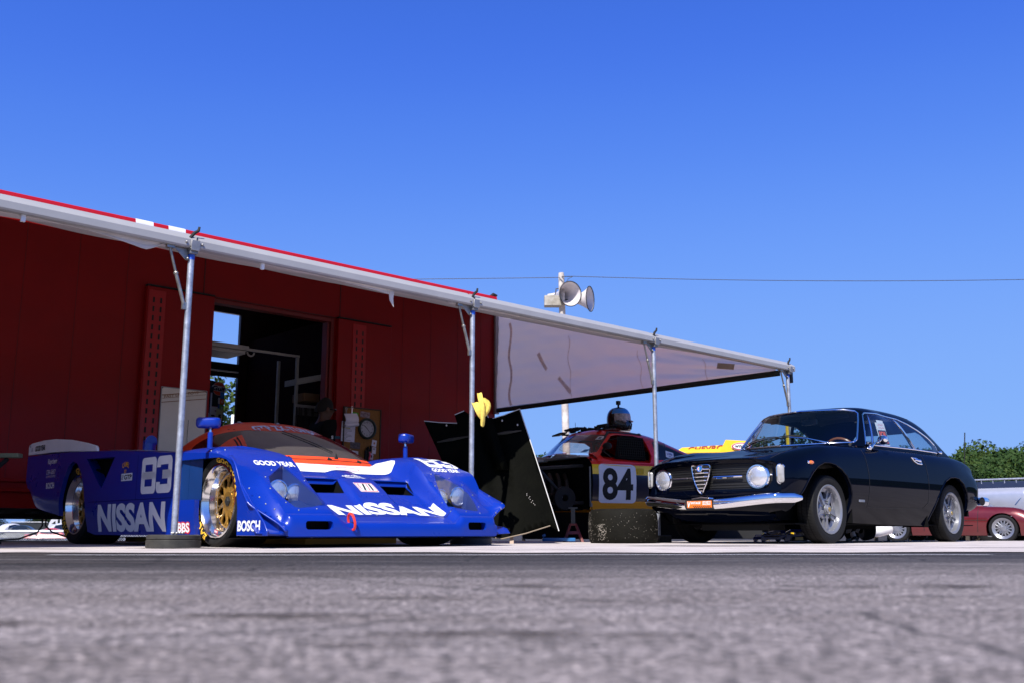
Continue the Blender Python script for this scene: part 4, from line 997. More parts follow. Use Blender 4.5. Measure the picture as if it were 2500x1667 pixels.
    decal("sponsor_lettering", txt("GOOD YEAR", .26, .036, .04), lambda u, v: ((.265 - v, .775 + u, 1.2), (0, 0, -1)), bv, DECALW, T, off=.0032, sub=.02)
    # panel lines
    S = lambda ls, mf, wd=.005: seam("panel_line", ls, mf, bv, SEAMB, T, wd, .0025)
    S([[(-2.05, .335), (-.46, .335)], [(-1.15, .335), (-1.15, .66)], [(-.46, .60), (-.46, .66)]], lambda u, v: ((u, -1.6, v), (0, 1, 0)))
    S([[(-.64, -.655), (-.3, -.665), (0, -.665), (.3, -.665), (.64, -.655)]], lambda u, v: ((-v, u, 1.5), (0, 0, -1)), .004)
    S([[(-.99, .46), (-.86, .45)], [(-.99, .20), (-.60, .20)]], lambda u, v: ((-v, u, 1.5), (0, 0, -1)), .004)
    b = MB()                                                  # screws
    def dot(p, d):
        h = bv.ray_cast(V(p), V(d))
        if h[0]: b.ball(h[0], .0055, 6, 4)
    for y in np.linspace(-.62, .62, 6): dot((.645, y, 1), (0, 0, -1))
    for sg in (-1, 1):
        for x, y in ((.27, .645), (.34, .75), (.40, .825), (.5, .845), (.62, .80), (.69, .75), (.69, .62), (.66, .50), (.56, .505), (.42, .55), (.31, .60)): dot((x, sg * y, 1), (0, 0, -1))
        for k in range(1, 7): b.ball((fo[0](k - .3), sg * (fo[1](k - .3) - .012), fo[2](k - .3) + .004), .0055, 6, 4)
        for x, z in ((.08, .63), (-.05, .63)): dot((x, sg * 1.5, z), (0, -sg, 0))
    b.build("fasteners", STEEL, T)
    b = MB()                                                  # louvre ribs over the front wheels
    for sg in (-1, 1):
        for x in np.linspace(-.34, .06, 9): b.tube([(x, sg * .68, pod(x) - .004), (x - .012, sg * .76, pod(x) + .004), (x - .03, sg * .86, pod(x) - .012)], .008, 6)
    b.build("fender_louvres", BLUE, T)
    # mirrors
    for sg in (-1, 1):
        b = MB(); b.tube([(-.33, sg * .85, .62), (-.335, sg * .85, .782)], [.019, .018], 14)
        mi = b.build("mirror", BLUE, T)
        b = MB(); b.tube([(-.335, sg * .85, .78), (-.34, sg * .85, .815)], .007, 8); b.build("stem", CHROME, mi)
        M = Matrix.Translation((-.35, sg * .86, .845)) @ Matrix.Rotation(R(-28 * -sg), 4, 'Z') @ Matrix.Rotation(R(90), 4, 'Y') @ Matrix.Rotation(R(90), 4, 'Z')
        b = MB(); rows = []
        for q, dx in ((.55, .055), (.86, .047), (1.0, .028), (1.0, -.02), (.97, -.028)):
            rows.append([(dx, y * q, z * q) for y, z in rrect(.165, .072, .022, 5)[0]])
        M = Matrix.Translation((-.35, sg * .86, .848)) @ Matrix.Rotation(R(-30 * -sg), 4, 'Z')
        rows = [[M @ V(p) for p in r] for r in rows]
        b.grid(rows, cv=True); k = len(rows[0]); b.add(rows[0] + rows[-1], [tuple(range(k)), tuple(range(k, 2 * k))]); b.build("housing", BLUE, mi, sharp=50)
        b = MB(); b.add([M @ V((-.0285, y * .9, z * .9)) for y, z in rrect(.165, .072, .02, 5)[0]], [tuple(range(24))]); b.build("mirror_glass", CHROME, mi)
    # tow loop
    b = MB(); b.tube([(.80 + .035 * math.sin(R(t)) , -.43 - .012 * math.cos(R(t)) + .02 * math.sin(R(2 * t)) * 0, .165 + .05 * math.cos(R(t))) for t in range(0, 360, 15)], .0085, 8, closed=True); b.build("tow_loop", mat("tow_red", (.75, .035, .02), .5), T)
    b = MB(); b.cyl((-.62, .2, .92), (-.62, .2, .921), .001); 
    b = MB(); b.tube([(-1.55, -.75, .70), (-1.55, -.75, .80), (-1.52, -.75, .80)], .05, 14); b.build("intake_horn", BLUE, T)
    # wheels
    for sg in (-1, 1):
        race_wheel(T, 0, sg * .80, .302, sg, .302, .31, .238)
        race_wheel(T, -2.49, sg * .775, .325, sg, .325, .35, .238)
    b = MB(); b.box(-2.6, .3, -.45, .30, .02, .058); b.build("undertray", mat("tray_ochre", (.35, .20, .02), .6), T)
    return T
LENS = mat("lamp_lens", (.80, .81, .85), .14, coat=1, var=.06, vs=25)
def lens_nodes():
    t = LENS.node_tree; b = t.nodes["Principled BSDF"]; b.inputs['Metallic'].default_value = .72
    tc = t.nodes.new("ShaderNodeTexCoord"); wv = t.nodes.new("ShaderNodeTexWave"); wv.bands_direction = 'Y'; wv.inputs['Scale'].default_value = 30; wv.inputs['Distortion'].default_value = 1.5
    bp = t.nodes.new("ShaderNodeBump"); bp.inputs['Strength'].default_value = .22; bp.inputs['Distance'].default_value = .01
    t.links.new(tc.outputs['Object'], wv.inputs['Vector']); t.links.new(wv.outputs['Fac'], bp.inputs['Height']); t.links.new(bp.outputs[0], b.inputs['Normal'])
lens_nodes()
blue_car()
# ------------------------------------------------------------------ the navy coupe
NAVY = mat("navy_paint", (0.0008, 0.0018, 0.0065), 0.30, coat=0.34, var=0.05, vs=2, coatr=.015, spec=0)
GLASS = glass("car_glass", (.70, .78, .80), .15)
def coupe():
    CF = FR(2.2075, 9.13, R(90 - 46.5 + 180))
    T = thing("classic_coupe", "navy blue classic coupe with chrome bumper and a for sale sign in its side window", "car", CF)
    ext = lambda x: .145 * sm(.15, .66, x)
    K = dict(
        zc=spl((.67, .700), (.60, .715), (.5, .733), (.3, .768), (0, .822), (-.25, .862), (-.42, .885), (-1, .89), (-2, .89), (-2.5, .885), (-2.8, .868), (-3.0, .842), (-3.15, .806), (-3.24, .765)),
        yc=spl((.67, .600), (.55, .635), (.4, .655), (0, .665), (-3.0, .665), (-3.24, .60)),
        zr=spl((.67, .676), (.60, .70), (.5, .742), (.35, .785), (.15, .823), (0, .842), (-.3, .858), (-.6, .866), (-1.2, .874), (-2, .874), (-2.5, .866), (-2.8, .846), (-3.0, .812), (-3.15, .765), (-3.24, .71)),
        ys=spl((.67, .672), (.6, .705), (.5, .735), (.3, .752), (0, .760), (-2.4, .762), (-2.8, .745), (-3.0, .725), (-3.15, .69), (-3.24, .645)),
        zs=spl((.67, .63), (.5, .685), (.3, .725), (0, .768), (-.6, .798), (-1.2, .806), (-2, .806), (-2.5, .785), (-2.8, .752), (-3.0, .705), (-3.15, .655), (-3.24, .60)),
        W=spl((.67, .690), (.62, .735), (.55, .765), (.4, .782), (0, .795), (-.8, .80), (-2, .802), (-2.5, .80), (-2.8, .785), (-3.0, .765), (-3.15, .725), (-3.24, .67)),
    )
    zsill = spl((.67, .30), (.4, .22), (-.2, .185), (-1.8, .160), (-2.6, .26), (-2.8, .29), (-3.24, .34))
    xs = [-3.24, -3.22, -3.19, -3.15, -3.11, -3.06] + [round(-3.0 + .045 * k, 3) for k in range(73)] + [.30, .33, .36, .39, .42, .45, .48, .51, .54, .57, .595, .615, .635, .65, .66, .67]
    xs = sorted(set(xs))
    def sect(x, sg):
        k = {n: f(x) for n, f in K.items()}; P = [(0, k['zc']), (k['yc'] * .35, k['zc'] - .002), (k['yc'] * .7, lerp(k['zc'], k['zr'], .35)), (k['yc'] * .88, lerp(k['zc'], k['zr'], .8) + .004 * sm(-.4, 0, x)), (k['yc'], k['zr'] + .003), ((k['yc'] + k['ys']) / 2 + .012, lerp(k['zr'], k['zs'], .33)), (k['ys'], k['zs']), (lerp(k['ys'], k['W'], .75), lerp(k['zs'], .58, .5)), (k['W'], .56 if x > -2.7 else lerp(.56, k['zs'], .25)), (k['W'] - .004, .48), (k['W'] - .022, .38), (k['W'] - .055, .28), (k['W'] - .10, zsill(x))]
        if P[-2][1] < P[-1][1] + .01: P[-2] = (P[-2][0], P[-1][1] + .02)
        f = MONO(P, 44); return [(x + ext(x) * (1 - (min(.7, y) / .70) ** 2), sg * y, z) for y, z in f]
    def MONO(P, n):
        # chord-length Catmull-Rom through the control points
        P = np.array(P); d = np.r_[0, np.cumsum(np.hypot(*np.diff(P, axis=0).T))]; fy, fz = crm(d, P[:, 0]), crm(d, P[:, 1])
        ts = np.linspace(0, d[-1], n); return [(float(fy(t)), float(fz(t))) for t in ts]
    def crm(d, v):
        m = np.gradient(v, d)
        def f(t):
            i = min(len(d) - 2, max(0, int(np.searchsorted(d, t) - 1))); h = d[i + 1] - d[i]; s = (t - d[i]) / h
            return (2 * s**3 - 3 * s**2 + 1) * v[i] + (s**3 - 2 * s**2 + s) * h * m[i] + (-2 * s**3 + 3 * s**2) * v[i + 1] + (s**3 - s**2) * h * m[i + 1]
        return f
    rows = []
    for x in xs: L = sect(x, -1); rows.append(L[::-1] + sect(x, 1)[1:])
    b = MB(); b.grid(rows)
    # tail face
    r0 = rows[0]; b.grid([r0] + [[(x - .05 * math.sin(t * 1.57) * (1 - (y / .8) ** 2 * .6), y * (1 - .02 * t), lerp(z, .55, .35 * t)) for x, y, z in r0] for t in (.35, .7, 1)]); b.add([(x - .05 * (1 - (y / .8) ** 2 * .6), y * .98, lerp(z, .55, .35)) for x, y, z in r0], [tuple(range(len(r0)))])
    # nose panel: front face under the bonnet lip
    xf = lambda y: .67 + .145 * (1 - (y / .70) ** 2)
    pr = [(.700, 0.0), (.686, -.004), (.676, -.020), (.668, -.024), (.60, -.020), (.52, -.018), (.46, -.016), (.42, -.012), (.38, -.022), (.34, -.05), (.30, -.09), (.25, -.16), (.20, -.26), (.175, -.36)]
    NY = [round(-.695 + .03475 * k, 4) for k in range(41)]
    rows2 = []
    for i, (z, dx) in enumerate(pr):
        r = []
        for y in NY:
            a = abs(y); zt = K['zc'](.67) if False else lerp(.700, .655, sm(.45, .695, a))
            zz = zt + (z - .700) * (1 if z > .6 else 1); e = sm(.55, .695, a)
            if z < .6: zz = z + (.02 * e if z < .3 else 0)
            r.append((xf(y) + dx * (1 - .3 * e) - (.012 * e), y * (1 if z > .3 else lerp(1, .93, (.3 - z) / .12)), zz))
        rows2.append(r)
    b.grid(rows2); B = b.bm()
    # openings
    side = lambda c: abs(c.y) > .52
    def wa(cx, cz, r, top, x0, x1):
        pl = []
        for k in range(25):
            a = R(200 - 220 * k / 24); pl.append((cx + r * math.cos(a), cz + r * (top if math.sin(a) > 0 else 1) * math.sin(a)))
        return [(x0, .05)] + [(x, z) for x, z in pl] + [(x1, .05)]
    fa = [(-.30, .05), (-.285, .22), (-.300, .34), (-.295, .42), (-.26, .50), (-.20, .575), (-.12, .632), (-.03, .664), (.06, .676), (.15, .672), (.25, .640), (.34, .585), (.41, .52), (.47, .44), (.53, .37), (.575, .31), (.60, .22), (.60, .05)]
    ra = [(-2.80, .05), (-2.78, .25), (-2.745, .40), (-2.70, .50), (-2.62, .585), (-2.52, .632), (-2.42, .642), (-2.30, .635), (-2.18, .595), (-2.08, .525), (-2.0, .43), (-1.945, .33), (-1.90, .24), (-1.87, .16), (-1.86, .05)]
    lip = lambda a: V((0, -math.copysign(.03, a.y), 0))
    cut(B, fa, (0, 2), side, lip); cut(B, ra, (0, 2), side, lip)
    gl_ = [(-.60, .655), (-.30, .662), (0, .664), (.30, .662), (.60, .655), (.615, .60), (.61, .52), (.575, .455), (.3, .452), (0, .452), (-.3, .452), (-.575, .455), (-.61, .52), (-.615, .60)]
    cut(B, gl_, (1, 2), lambda c: c.x > .60 and c.z < .669, (-.035, 0, 0))
    body = finish(B, "body", NAVY, T, None, 42)
    bv = bvh_of(body)
    for sg in (-1, 1):                                        # flared arch lips
        for pl in (fa, ra):
            pts = []
            for x, z in pl[1:-1]:
                h = bv.ray_cast(V((x, sg * 2, z + .006)), V((0, -sg, 0)))
                if h[0] and abs(h[0].y) > .5: pts.append(h[0] + V((0, sg * .001, 0)))
            b = MB(); b.tube(pts, .007, 8); b.build("arch_lip", NAVY, body)
    b = MB()
    for sg in (-1, 1):
        b.box(-.34, .50, sg * .50 - .01, sg * .50 + .01, .20, .66); b.box(-2.82, -1.84, sg * .50 - .01, sg * .50 + .01, .15, .70)
        b.box(-.345, -.335, min(sg * .5, sg * .75), max(sg * .5, sg * .75), .18, .66); b.box(-1.85, -1.84, min(sg * .5, sg * .74), max(sg * .5, sg * .74), .15, .6); b.box(-2.82, -2.81, min(sg * .5, sg * .74), max(sg * .5, sg * .74), .26, .6)
    b.box(-3.1, .45, -.66, .66, .165, .175); b.box(-1.6, -.3, -.3, .3, .13, .165)
    b.build("underbody", DARK, T)
    b = MB(); b.prism([(.1, -.35, .17), (.35, -.35, .17), (.35, .35, .17), (.1, .35, .17)], (0, 0, -.055)); b.build("sump", BLACK, T)
    # grille
    b = MB(); rows = [[(xf(y) - .052, y, z) for y in np.linspace(-.63, .63, 31)] for z in (.44, .675)]; b.grid(rows); b.build("grille_mesh", mat("grille_black", (.008, .008, .009), .5, var=.4, vs=150), T)
    for z in (.555,):
        for a, c in ((-.37, -.10), (.10, .37)):
            b = MB(); b.tube([(xf(y) - .022, y, z + .006 * abs(y)) for y in np.linspace(a, c, 14)], .011, 10); b.build("grille_bar", CHROME, T)
    b = MB()
    for z in np.linspace(.470, .645, 9):
        if abs(z - .555) > .02: b.tube([(xf(y) - .047, y, z) for y in np.linspace(-.6, .6, 20)], .0025, 5)
    b.build("grille_slats", BLACK, T)
    # shield
    sh = [(-.080, .662), (-.093, .655), (-.094, .64), (-.088, .60), (-.075, .55), (-.055, .50), (-.030, .455), (-.012, .430), (0, .424)]
    out = sh + [(-y, z) for y, z in sh[:-1][::-1]]
    sx = lambda y, z: xf(y) + .004 + .012 * (1 - (y / .1) ** 2) + (-.014 * sm(.47, .42, z))
    b = MB(); b.tube([(sx(y, z), y, z) for y, z in out], .0075, 8, closed=True); g = b.build("shield_grille", CHROME, T)
    b = MB()
    for z in (.628, .596, .564, .532, .500, .470, .446):
        hw = np.interp(z, [.43, .455, .50, .55, .60, .655], [.01, .028, .053, .073, .086, .092]); b.tube([(sx(y, z) - .006, y, z) for y in np.linspace(-hw, hw, 9)], .0062, 8)
    b.build("shield_bar", CHROME, g)
    b = MB(); b.add([(sx(y, z) - .022, y, z) for y, z in out], [tuple(range(len(out)))]); b.build("shield_back", BLACK, g)
    M = Matrix.Translation((sx(0, .632) + .004, 0, .632)) @ Matrix.Rotation(R(90), 4, 'Y')
    b = MB(); b.lathe([(.0005, .006), (.026, .006), (.029, .003), (.029, -.012)], M, 28); em = b.build("round_emblem", CHROME, g)
    xe = sx(0, .632) + .0112
    BL = mat("emblem_blue", (.02, .09, .42), .3); yz = lambda u, v: (xe, -u * -1, .632 + v)
    decal("emblem_ring", (lambda o, i: (o + i, [(k, (k + 1) % 24, 24 + (k + 1) % 24, 24 + k) for k in range(24)]))(disc(.025)[0], disc(.017)[0]), yz, None, BL, g, sub=0)
    decal("emblem_field", poly2([(-.0165 * math.cos(R(a)) * 1, .0165 * math.sin(R(a))) for a in range(-90, 91, 15)]), yz, None, DECALW, g, sub=0)
    decal("emblem_field_blue", poly2([(.0165 * math.cos(R(a)), .0165 * math.sin(R(a))) for a in range(-90, 91, 15)]), yz, None, mat("emblem_green", (.02, .22, .30), .3), g, sub=0)
    decal("emblem_cross", strokes([[(-.013, 0), (-.001, 0)], [(-.007, -.011), (-.007, .011)]], .0045), lambda u, v: (xe + .0006, u, .632 + v), None, REDP, g, sub=0)
    # lamps
    for sg in (-1, 1):
        M = Matrix.Translation((.680, sg * .485, .552)) @ Matrix.Rotation(R(90), 4, 'Y') @ Matrix.Rotation(R(sg * -8), 4, 'X')
        b = MB(); b.lathe([(.06, -.05), (.102, -.03), (.108, .005), (.106, .028), (.098, .036), (.088, .036), (.086, .026)], M, 48); hl = b.build("headlight", CHROME, T)
        b = MB(); b.lathe([(.0005, .048), (.04, .045), (.07, .036), (.087, .024)], M, 40); b.build("lens", LENS, hl)
        b = MB(); rows = []
        M2 = Matrix.Translation((.655, sg * .668, .568)) @ Matrix.Rotation(R(sg * 52), 4, 'Z')
        for q, d in ((1, -.05), (1, .012), (.92, .024), (.7, .03)): rows.append([M2 @ V((d, y * q, z * (1 + (q - 1) * .4))) for y, z in rrect(.060, .152, .026, 5)[0]])
        b.grid(rows, cv=True); b.add(rows[-1], [tuple(range(24))]); tl = b.build("turn_lamp", mat("clear_lamp", (.30, .29, .28), .2, coat=1, var=.15, vs=40), T, sharp=50)
        b = MB(); rr = [M2 @ V((.013, y * 1.08, z * 1.04)) for y, z in rrect(.060, .152, .026, 5)[0]]; b.tube(rr, .005, 6, closed=True); b.build("lamp_rim", CHROME, tl)
        b = MB(); b.tube([(.655, sg * .56, .565), (.645, sg * .655, .568)], .011, 8); b.build("lamp_bar", CHROME, T)
        # side marker
        h = bv.ray_cast(V((.335, sg * 2, .672)), V((0, -sg, 0)))[0]
        b = MB(); b.ball(h + V((0, sg * .002, 0)), (.042, .012, .016)); b.build("side_marker", mat("amber_lens", (.85, .18, .01), .2, coat=1, var=.1), T)
        b = MB(); b.ball(h + V((.045, sg * .001, 0)), (.014, .009, .015)); b.build("marker_cap", CHROME, T)
    # bumpers
    def blade(name, path, ends):
        b = MB(); rows = []; n = len(path)
        for i, (x, y, z) in enumerate(path):
            p0 = V(path[max(0, i - 1)]); p1 = V(path[min(n - 1, i + 1)]); d = (p1 - p0); d.z = 0; d.normalize(); no = V((d.y, -d.x, 0))
            s = ends(i / (n - 1))
            rows.append([V((x, y, z)) + no * a * (.5 + .5 * s) + V((0, 0, c * s)) for a, c in [(.030 * math.cos(R(t)) ** 1 if True else 0, .044 * math.sin(R(t)) + .004) for t in range(0, 360, 22)]])
        b.grid(rows, cv=True); b.add(rows[0], [tuple(range(len(rows[0])))]); b.add(rows[-1], [tuple(range(len(rows[0])))]); return b.build(name, CHROME, T, sharp=75)
    def bp(y): return (xf(min(.7, abs(y))) + .026 - .10 * max(0, abs(y) - .66) / .12 - (.13 * max(0, abs(y) - .66) / .12) ** 1.0 * .6, y, .328 + .045 * sm(.1, .75, abs(y)))
    for sg in (-1, 1):
        ys = np.linspace(.775, .145, 34) if sg > 0 else np.linspace(-.145, -.775, 34)
        blade("bumper", [bp(y) for y in ys], (lambda t: sm(-.03, .07, t) * .7 + .3) if sg > 0 else (lambda t: sm(-.03, .07, 1 - t) * .7 + .3))
        y0 = sg * .16; 
    b = MB(); b.tube([(.80, -.11, .375), (.815, 0, .385), (.80, .11, .375)], [.012, .016, .012], 8); b.build("bumper_bracket", CHROME, T)
    b = MB(); b.rbox(-.158, .158, -.006, .006, -.040, .040, .005, Matrix.Translation((.842, -.005, .332))@ Matrix.Rotation(R(90), 4, 'Z')); pl = b.build("front_plate", BLACK, T)
    yz = lambda k: (lambda u, v: (.8485 + .0008 * k, -.005 + u, .332 + v))
    ORG = mat("plate_orange", (.80, .17, .02), .4)
    decal("plate_print", rrect(.255, .058, .004), yz(1), None, ORG, pl, sub=0)
    decal("plate_text", join2((txt("V", .035, .05, .02, .2), -.105, .0), (txt("INTAGE", .10, .020, .03, .2), -.035, .012), (txt("SPORTS", .085, .015, .03, .2), .075, .018), (txt("RACING", .085, .015, .03, .2), .075, .001)), yz(2), None, DECALW, pl, sub=0)
    ck = [(rrect(.010, .008, .001, 1), -.06 + .02 * k + (.01 if j else 0), -.016 - .008 * j) for k in range(9) for j in (0, 1)]
    decal("plate_checks", join2(*ck), yz(2), None, BLACK, pl, sub=0)
    b = MB()
    for y in (-.15, .15):
        for z in (-.03, .03): b.ball((.849, y - .005, .332 + z), .005, 6, 4)
    b.build("plate_screw", CHROME, pl)
    blade("rear_bumper", [(-3.02, .81, .415), (-3.12, .81, .415), (-3.22, .78, .415), (-3.30, .70, .42), (-3.33, .4, .42), (-3.33, -.4, .42), (-3.30, -.7, .42), (-3.20, -.79, .415), (-3.02, -.81, .415)], lambda t: 1)
    # bonnet edge, shut lines
    S = lambda ls, mf, wd=.006: seam("shut_line", ls, mf, bv, BLACK, T, wd, .002)
    dn = lambda u, v: ((-v, u, 2), (0, 0, -1))
    S([[(-.615, .42), (-.61, -.5), (-.585, -.655)], [(.615, .42), (.61, -.5), (.585, -.655)]], dn)
    S([[(-.60, .315), (-.598, .58), (-.585, .80), (-.60, .86)], [(-1.79, .50), (-1.79, .84)], [(-.60, .318), (-1.70, .322)], [(-1.70, .322), (-1.79, .38), (-1.79, .50)]], lambda u, v: ((u, 2, v), (0, -1, 0)), .006)
    S([[(-.60, .315), (-.598, .58), (-.585, .80)]], lambda u, v: ((u, -2, v), (0, 1, 0)), .006)
    b = MB(); b.tube([(xf(y) + .001, y, lerp(.702, .672, sm(.4, .68, abs(y)))) for y in np.linspace(-.62, .62, 30)], .0055, 6); b.build("bonnet_edge", NAVY, body)
    b = MB()
    for k in range(26): b.box(-.335 - .0, -.325, -.30 + k * .024, -.288 + k * .024, .0, .001)
    # cowl vent
    b = MB()
    for k in range(24):
        y = -.05 + (k - 12) * .026; h = bv.ray_cast(V((-.36, y, 2)), V((0, 0, -1)))[0]; b.ball(h + V((0, 0, .002)), (.012, .008, .004), 6, 4)
    b.build("cowl_vent", BLACK, T)
    # greenhouse
    cz = spl((-2.99, .875), (-2.92, .955), (-2.82, 1.045), (-2.65, 1.165), (-2.45, 1.248), (-2.2, 1.292), (-1.85, 1.312), (-1.5, 1.318), (-1.2, 1.300), (-1.02, 1.290), (-.90, 1.272), (-.85, 1.252), (-.79, 1.20), (-.72, 1.135), (-.62, 1.04), (-.52, .94), (-.46, .88))
    bow = lambda x: lerp(0, .62, sm(-1.6, -.9, x)) - lerp(0, .55, sm(-1.9, -2.6, x))
    b = MB(); rows = []
    gx = [-2.99, -2.96, -2.93, -2.9, -2.86, -2.82, -2.78, -2.74, -2.70, -2.66] + [round(-2.62 + .04 * k, 3) for k in range(41)] + [-.985, -.96, -.94, -.92, -.90, -.87, -.83, -.79, -.75, -.71, -.67, -.63, -.59, -.55, -.51, -.48, -.46]
    for x in gx:
        c = cz(x); z0 = .855; r = []; e = 2 / lerp(lerp(3.6, 5.2, sm(-2.8, -1.7, x)), 8.5, sm(-1.5, -1.0, x))
        wb = lerp(.625, .685, sm(-2.96, -2.4, x))
        for k in range(57):
            a = math.pi * k / 56; cc, ss = math.cos(a), math.sin(a); fz = abs(ss) ** e; z = z0 + (c - z0) * fz
            y = -wb * math.copysign(abs(cc) ** e, cc) * (1 - .50 * max(0, z - .87) ** 1.12)
            r.append((x - bow(x) * y * y, y, z))
        rows.append(r)
    b.grid(rows); G = b.bm()
    ws = [(-.49, 1.226), (-.40, 1.243), (0, 1.254), (.40, 1.243), (.49, 1.226), (.522, 1.20), (.55, 1.13), (.588, 1.02), (.612, .945), (.605, .922), (.585, .912), (.3, .905), (0, .903), (-.3, .905), (-.585, .912), (-.605, .922), (-.612, .945), (-.588, 1.02), (-.55, 1.13), (-.522, 1.20)]
    gws = cut(G, ws, (1, 2), lambda c: c.x > -1.15 and abs(c.y) < .62)
    rw = [(-.34, 1.15), (.34, 1.15), (.38, 1.12), (.43, 1.0), (.42, .975), (-.42, .975), (-.43, 1.0), (-.38, 1.12)]
    grw = cut(G, rw, (1, 2), lambda c: c.x < -2.35 and abs(c.y) < .5)
    sgl = []
    sf = [(-.995, .905), (-.985, .90), (-1.80, .912), (-1.815, .93), (-1.685, 1.10), (-1.60, 1.205), (-1.56, 1.212), (-1.10, 1.205), (-1.065, 1.19), (-1.03, 1.08)]
    sf = [(-.815, .905), (-1.80, .912), (-1.60, 1.205), (-1.30, 1.215), (-1.07, 1.207), (-1.035, 1.192), (-.925, 1.05)]
    sr = [(-1.835, .912), (-2.35, .905), (-2.385, .918), (-2.32, .980), (-2.20, 1.046), (-2.06, 1.104), (-1.90, 1.154), (-1.74, 1.192), (-1.640, 1.206)]
    for sg in (-1, 1):
        pd = lambda c, s=sg: c.y * s > .40
        lp = lambda a, s=sg: V((0, -s * .018, 0))
        sgl.append((sg, cut(G, sf, (0, 2), pd, lp), cut(G, sr, (0, 2), pd, lp)))
    gh = finish(G, "roof", NAVY, T, None, 40); gv = bvh_of(gh)
    gws.build("windscreen", GLASS, T); grw.build("rear_window", GLASS, T)
    for sg, a, c in sgl: a.build("door_glass", GLASS, T); c.build("quarter_glass", GLASS, T)
    full = MB()
    def ring(name, poly, mp, r, par, mt=CHROME, closed=True, push=V((0, 0, 0))):
        pts = []
        for (u, v), (u2, v2) in zip(poly, poly[1:] + poly[:1]):
            n = max(1, int(math.hypot(u2 - u, v2 - v) / .05))
            for k in range(n):
                p = mp(lerp(u, u2, k / n), lerp(v, v2, k / n))
                if p is not None: pts.append(p + push)
        b = MB(); b.tube(pts, r, 8, closed=closed); return b.build(name, mt, par)
    gv2 = BVHTree.FromPolygons([v.co for o in T.children if o.name.startswith(("roof", "windscreen", "door_glass", "quarter", "rear_window")) for v in o.data.vertices], (lambda: sum([[tuple(i + k for i in p.vertices) for p in o.data.polygons] for o, k in zip([o for o in T.children if o.name.startswith(("roof", "windscreen", "door_glass", "quarter", "rear_window"))], np.cumsum([0] + [len(o.data.vertices) for o in T.children if o.name.startswith(("roof", "windscreen", "door_glass", "quarter", "rear_window"))]).tolist())], []))())
    fr_ = lambda u, v: gv2.ray_cast(V((1, u, v)), V((-1, 0, 0)))[0]
    wso = [(y * 1.012, .905 + (z - .905) * 1.012 + (.001 if z > 1 else -.004)) for y, z in ws]
    ring("screen_trim", wso, fr_, .010, T, push=V((.004, 0, .003)))
    for sg in (-1, 1):
        lt = lambda u, v, s=sg: gv2.ray_cast(V((u, s * 2, v)), V((0, -s, 0)))[0]
        allp = [(-.805, .897), (-1.82, .904), (-2.36, .897), (-2.41, .908), (-2.335, .988), (-2.21, 1.056), (-2.06, 1.116), (-1.90, 1.166), (-1.72, 1.206), (-1.3, 1.228), (-1.065, 1.218), (-1.025, 1.198), (-.915, 1.05)]
        ring("window_trim", allp, lt, .007, T)
        ring("window_post", [(-1.815, .912), (-1.62, 1.205)], lt, .011, T, closed=False); ring("window_post", [(-1.83, .912), (-1.64, 1.205)], lt, .008, T, closed=False)
        ring("vent_bar", [(-.955, .91), (-1.085, 1.195)], lt, .009, T, closed=False); ring("vent_bar", [(-.972, .91), (-1.10, 1.195)], lt, .005, T, BLACK, closed=False)
        ring("vent_foot", [(-.84, .915), (-.95, .918)], lt, .010, T, closed=False)
        b = MB(); p = lt(-.945, 1.05) or V((-.945, sg * .6, 1.05)); b.tube([p + V((0, -sg * .02, -.03)), p + V((0, -sg * .03, .03))], .010, 8); b.build("vent_latch", CHROME, T)
        b = MB(); p = V((-2.42, sg * .668, .905)); b.ball(p, (.03, .015, .02)); b.build("trim_cap", CHROME, T)
    # inside: dash, seats, lining, mirror, steering wheel
    DKI = mat("dark_trim", (.012, .012, .013), .8, var=.1)
    b = MB(); rows = []
    for x in [q for q in gx if -2.15 < q < -.98]:
        c = cz(x) - .03; rows.append([(x - bow(x) * y * y, y, c - .03 * (y / .5) ** 4) for y in np.linspace(-.50, .50, 15)])
    b.grid(rows); b.build("headlining", mat("lining_grey", (.055, .055, .06), .9, var=.1), T)
    b = MB(); b.tube([(-.72, y, .865) for y in np.linspace(-.6, .6, 9)], .05, 10); b.box(-2.5, -.7, -.62, .62, .80, .835); b.build("dashboard", DKI, T)
    for sg in (-1, 1):
        b = MB(); b.rbox(-.11, .11, -.05, .05, 0, .17, .03, Matrix.Translation((-1.55, sg * .33, .80)) @ Matrix.Rotation(R(90), 4, 'Z') @ Matrix.Rotation(R(14), 4, 'X') @ Matrix.Scale(1.8, 4, (1, 0, 0))); b.build("seat_back", DKI, T)
    b = MB(); b.box(-2.38, -2.28, -.55, .55, .80, .86); b.build("rear_seat", DKI, T)
    M = Matrix.Translation((-1.02, .33, .83)) @ Matrix.Rotation(R(-62), 4, 'Y')
    b = MB(); b.tube([M @ V((.17 * math.cos(R(a)), .17 * math.sin(R(a)), 0)) for a in range(0, 360, 12)], .014, 10, closed=True); sw = b.build("steering_wheel", mat("wood_rim", (.26, .085, .025), .25, coat=.8, var=.2), T)
    b = MB()
    for a in (90, 210, 330): b.tube([M @ V((0, 0, -.02)), M @ V((.165 * math.cos(R(a)), .165 * math.sin(R(a)), 0))], .009, 6)
    b.build("spokes", CHROME, sw)
    b = MB(); b.rbox(-.095, .095, -.01, .01, -.025, .03, .01, Matrix.Translation((-1.02, 0.0, 1.165)) @ Matrix.Rotation(R(80), 4, 'Z')); b.tube([(-1.02, 0, 1.19), (-.98, 0, 1.235)], .006, 6); b.build("rear_view_mirror", mat("mirror_back", (.04, .05, .06), .3), T)
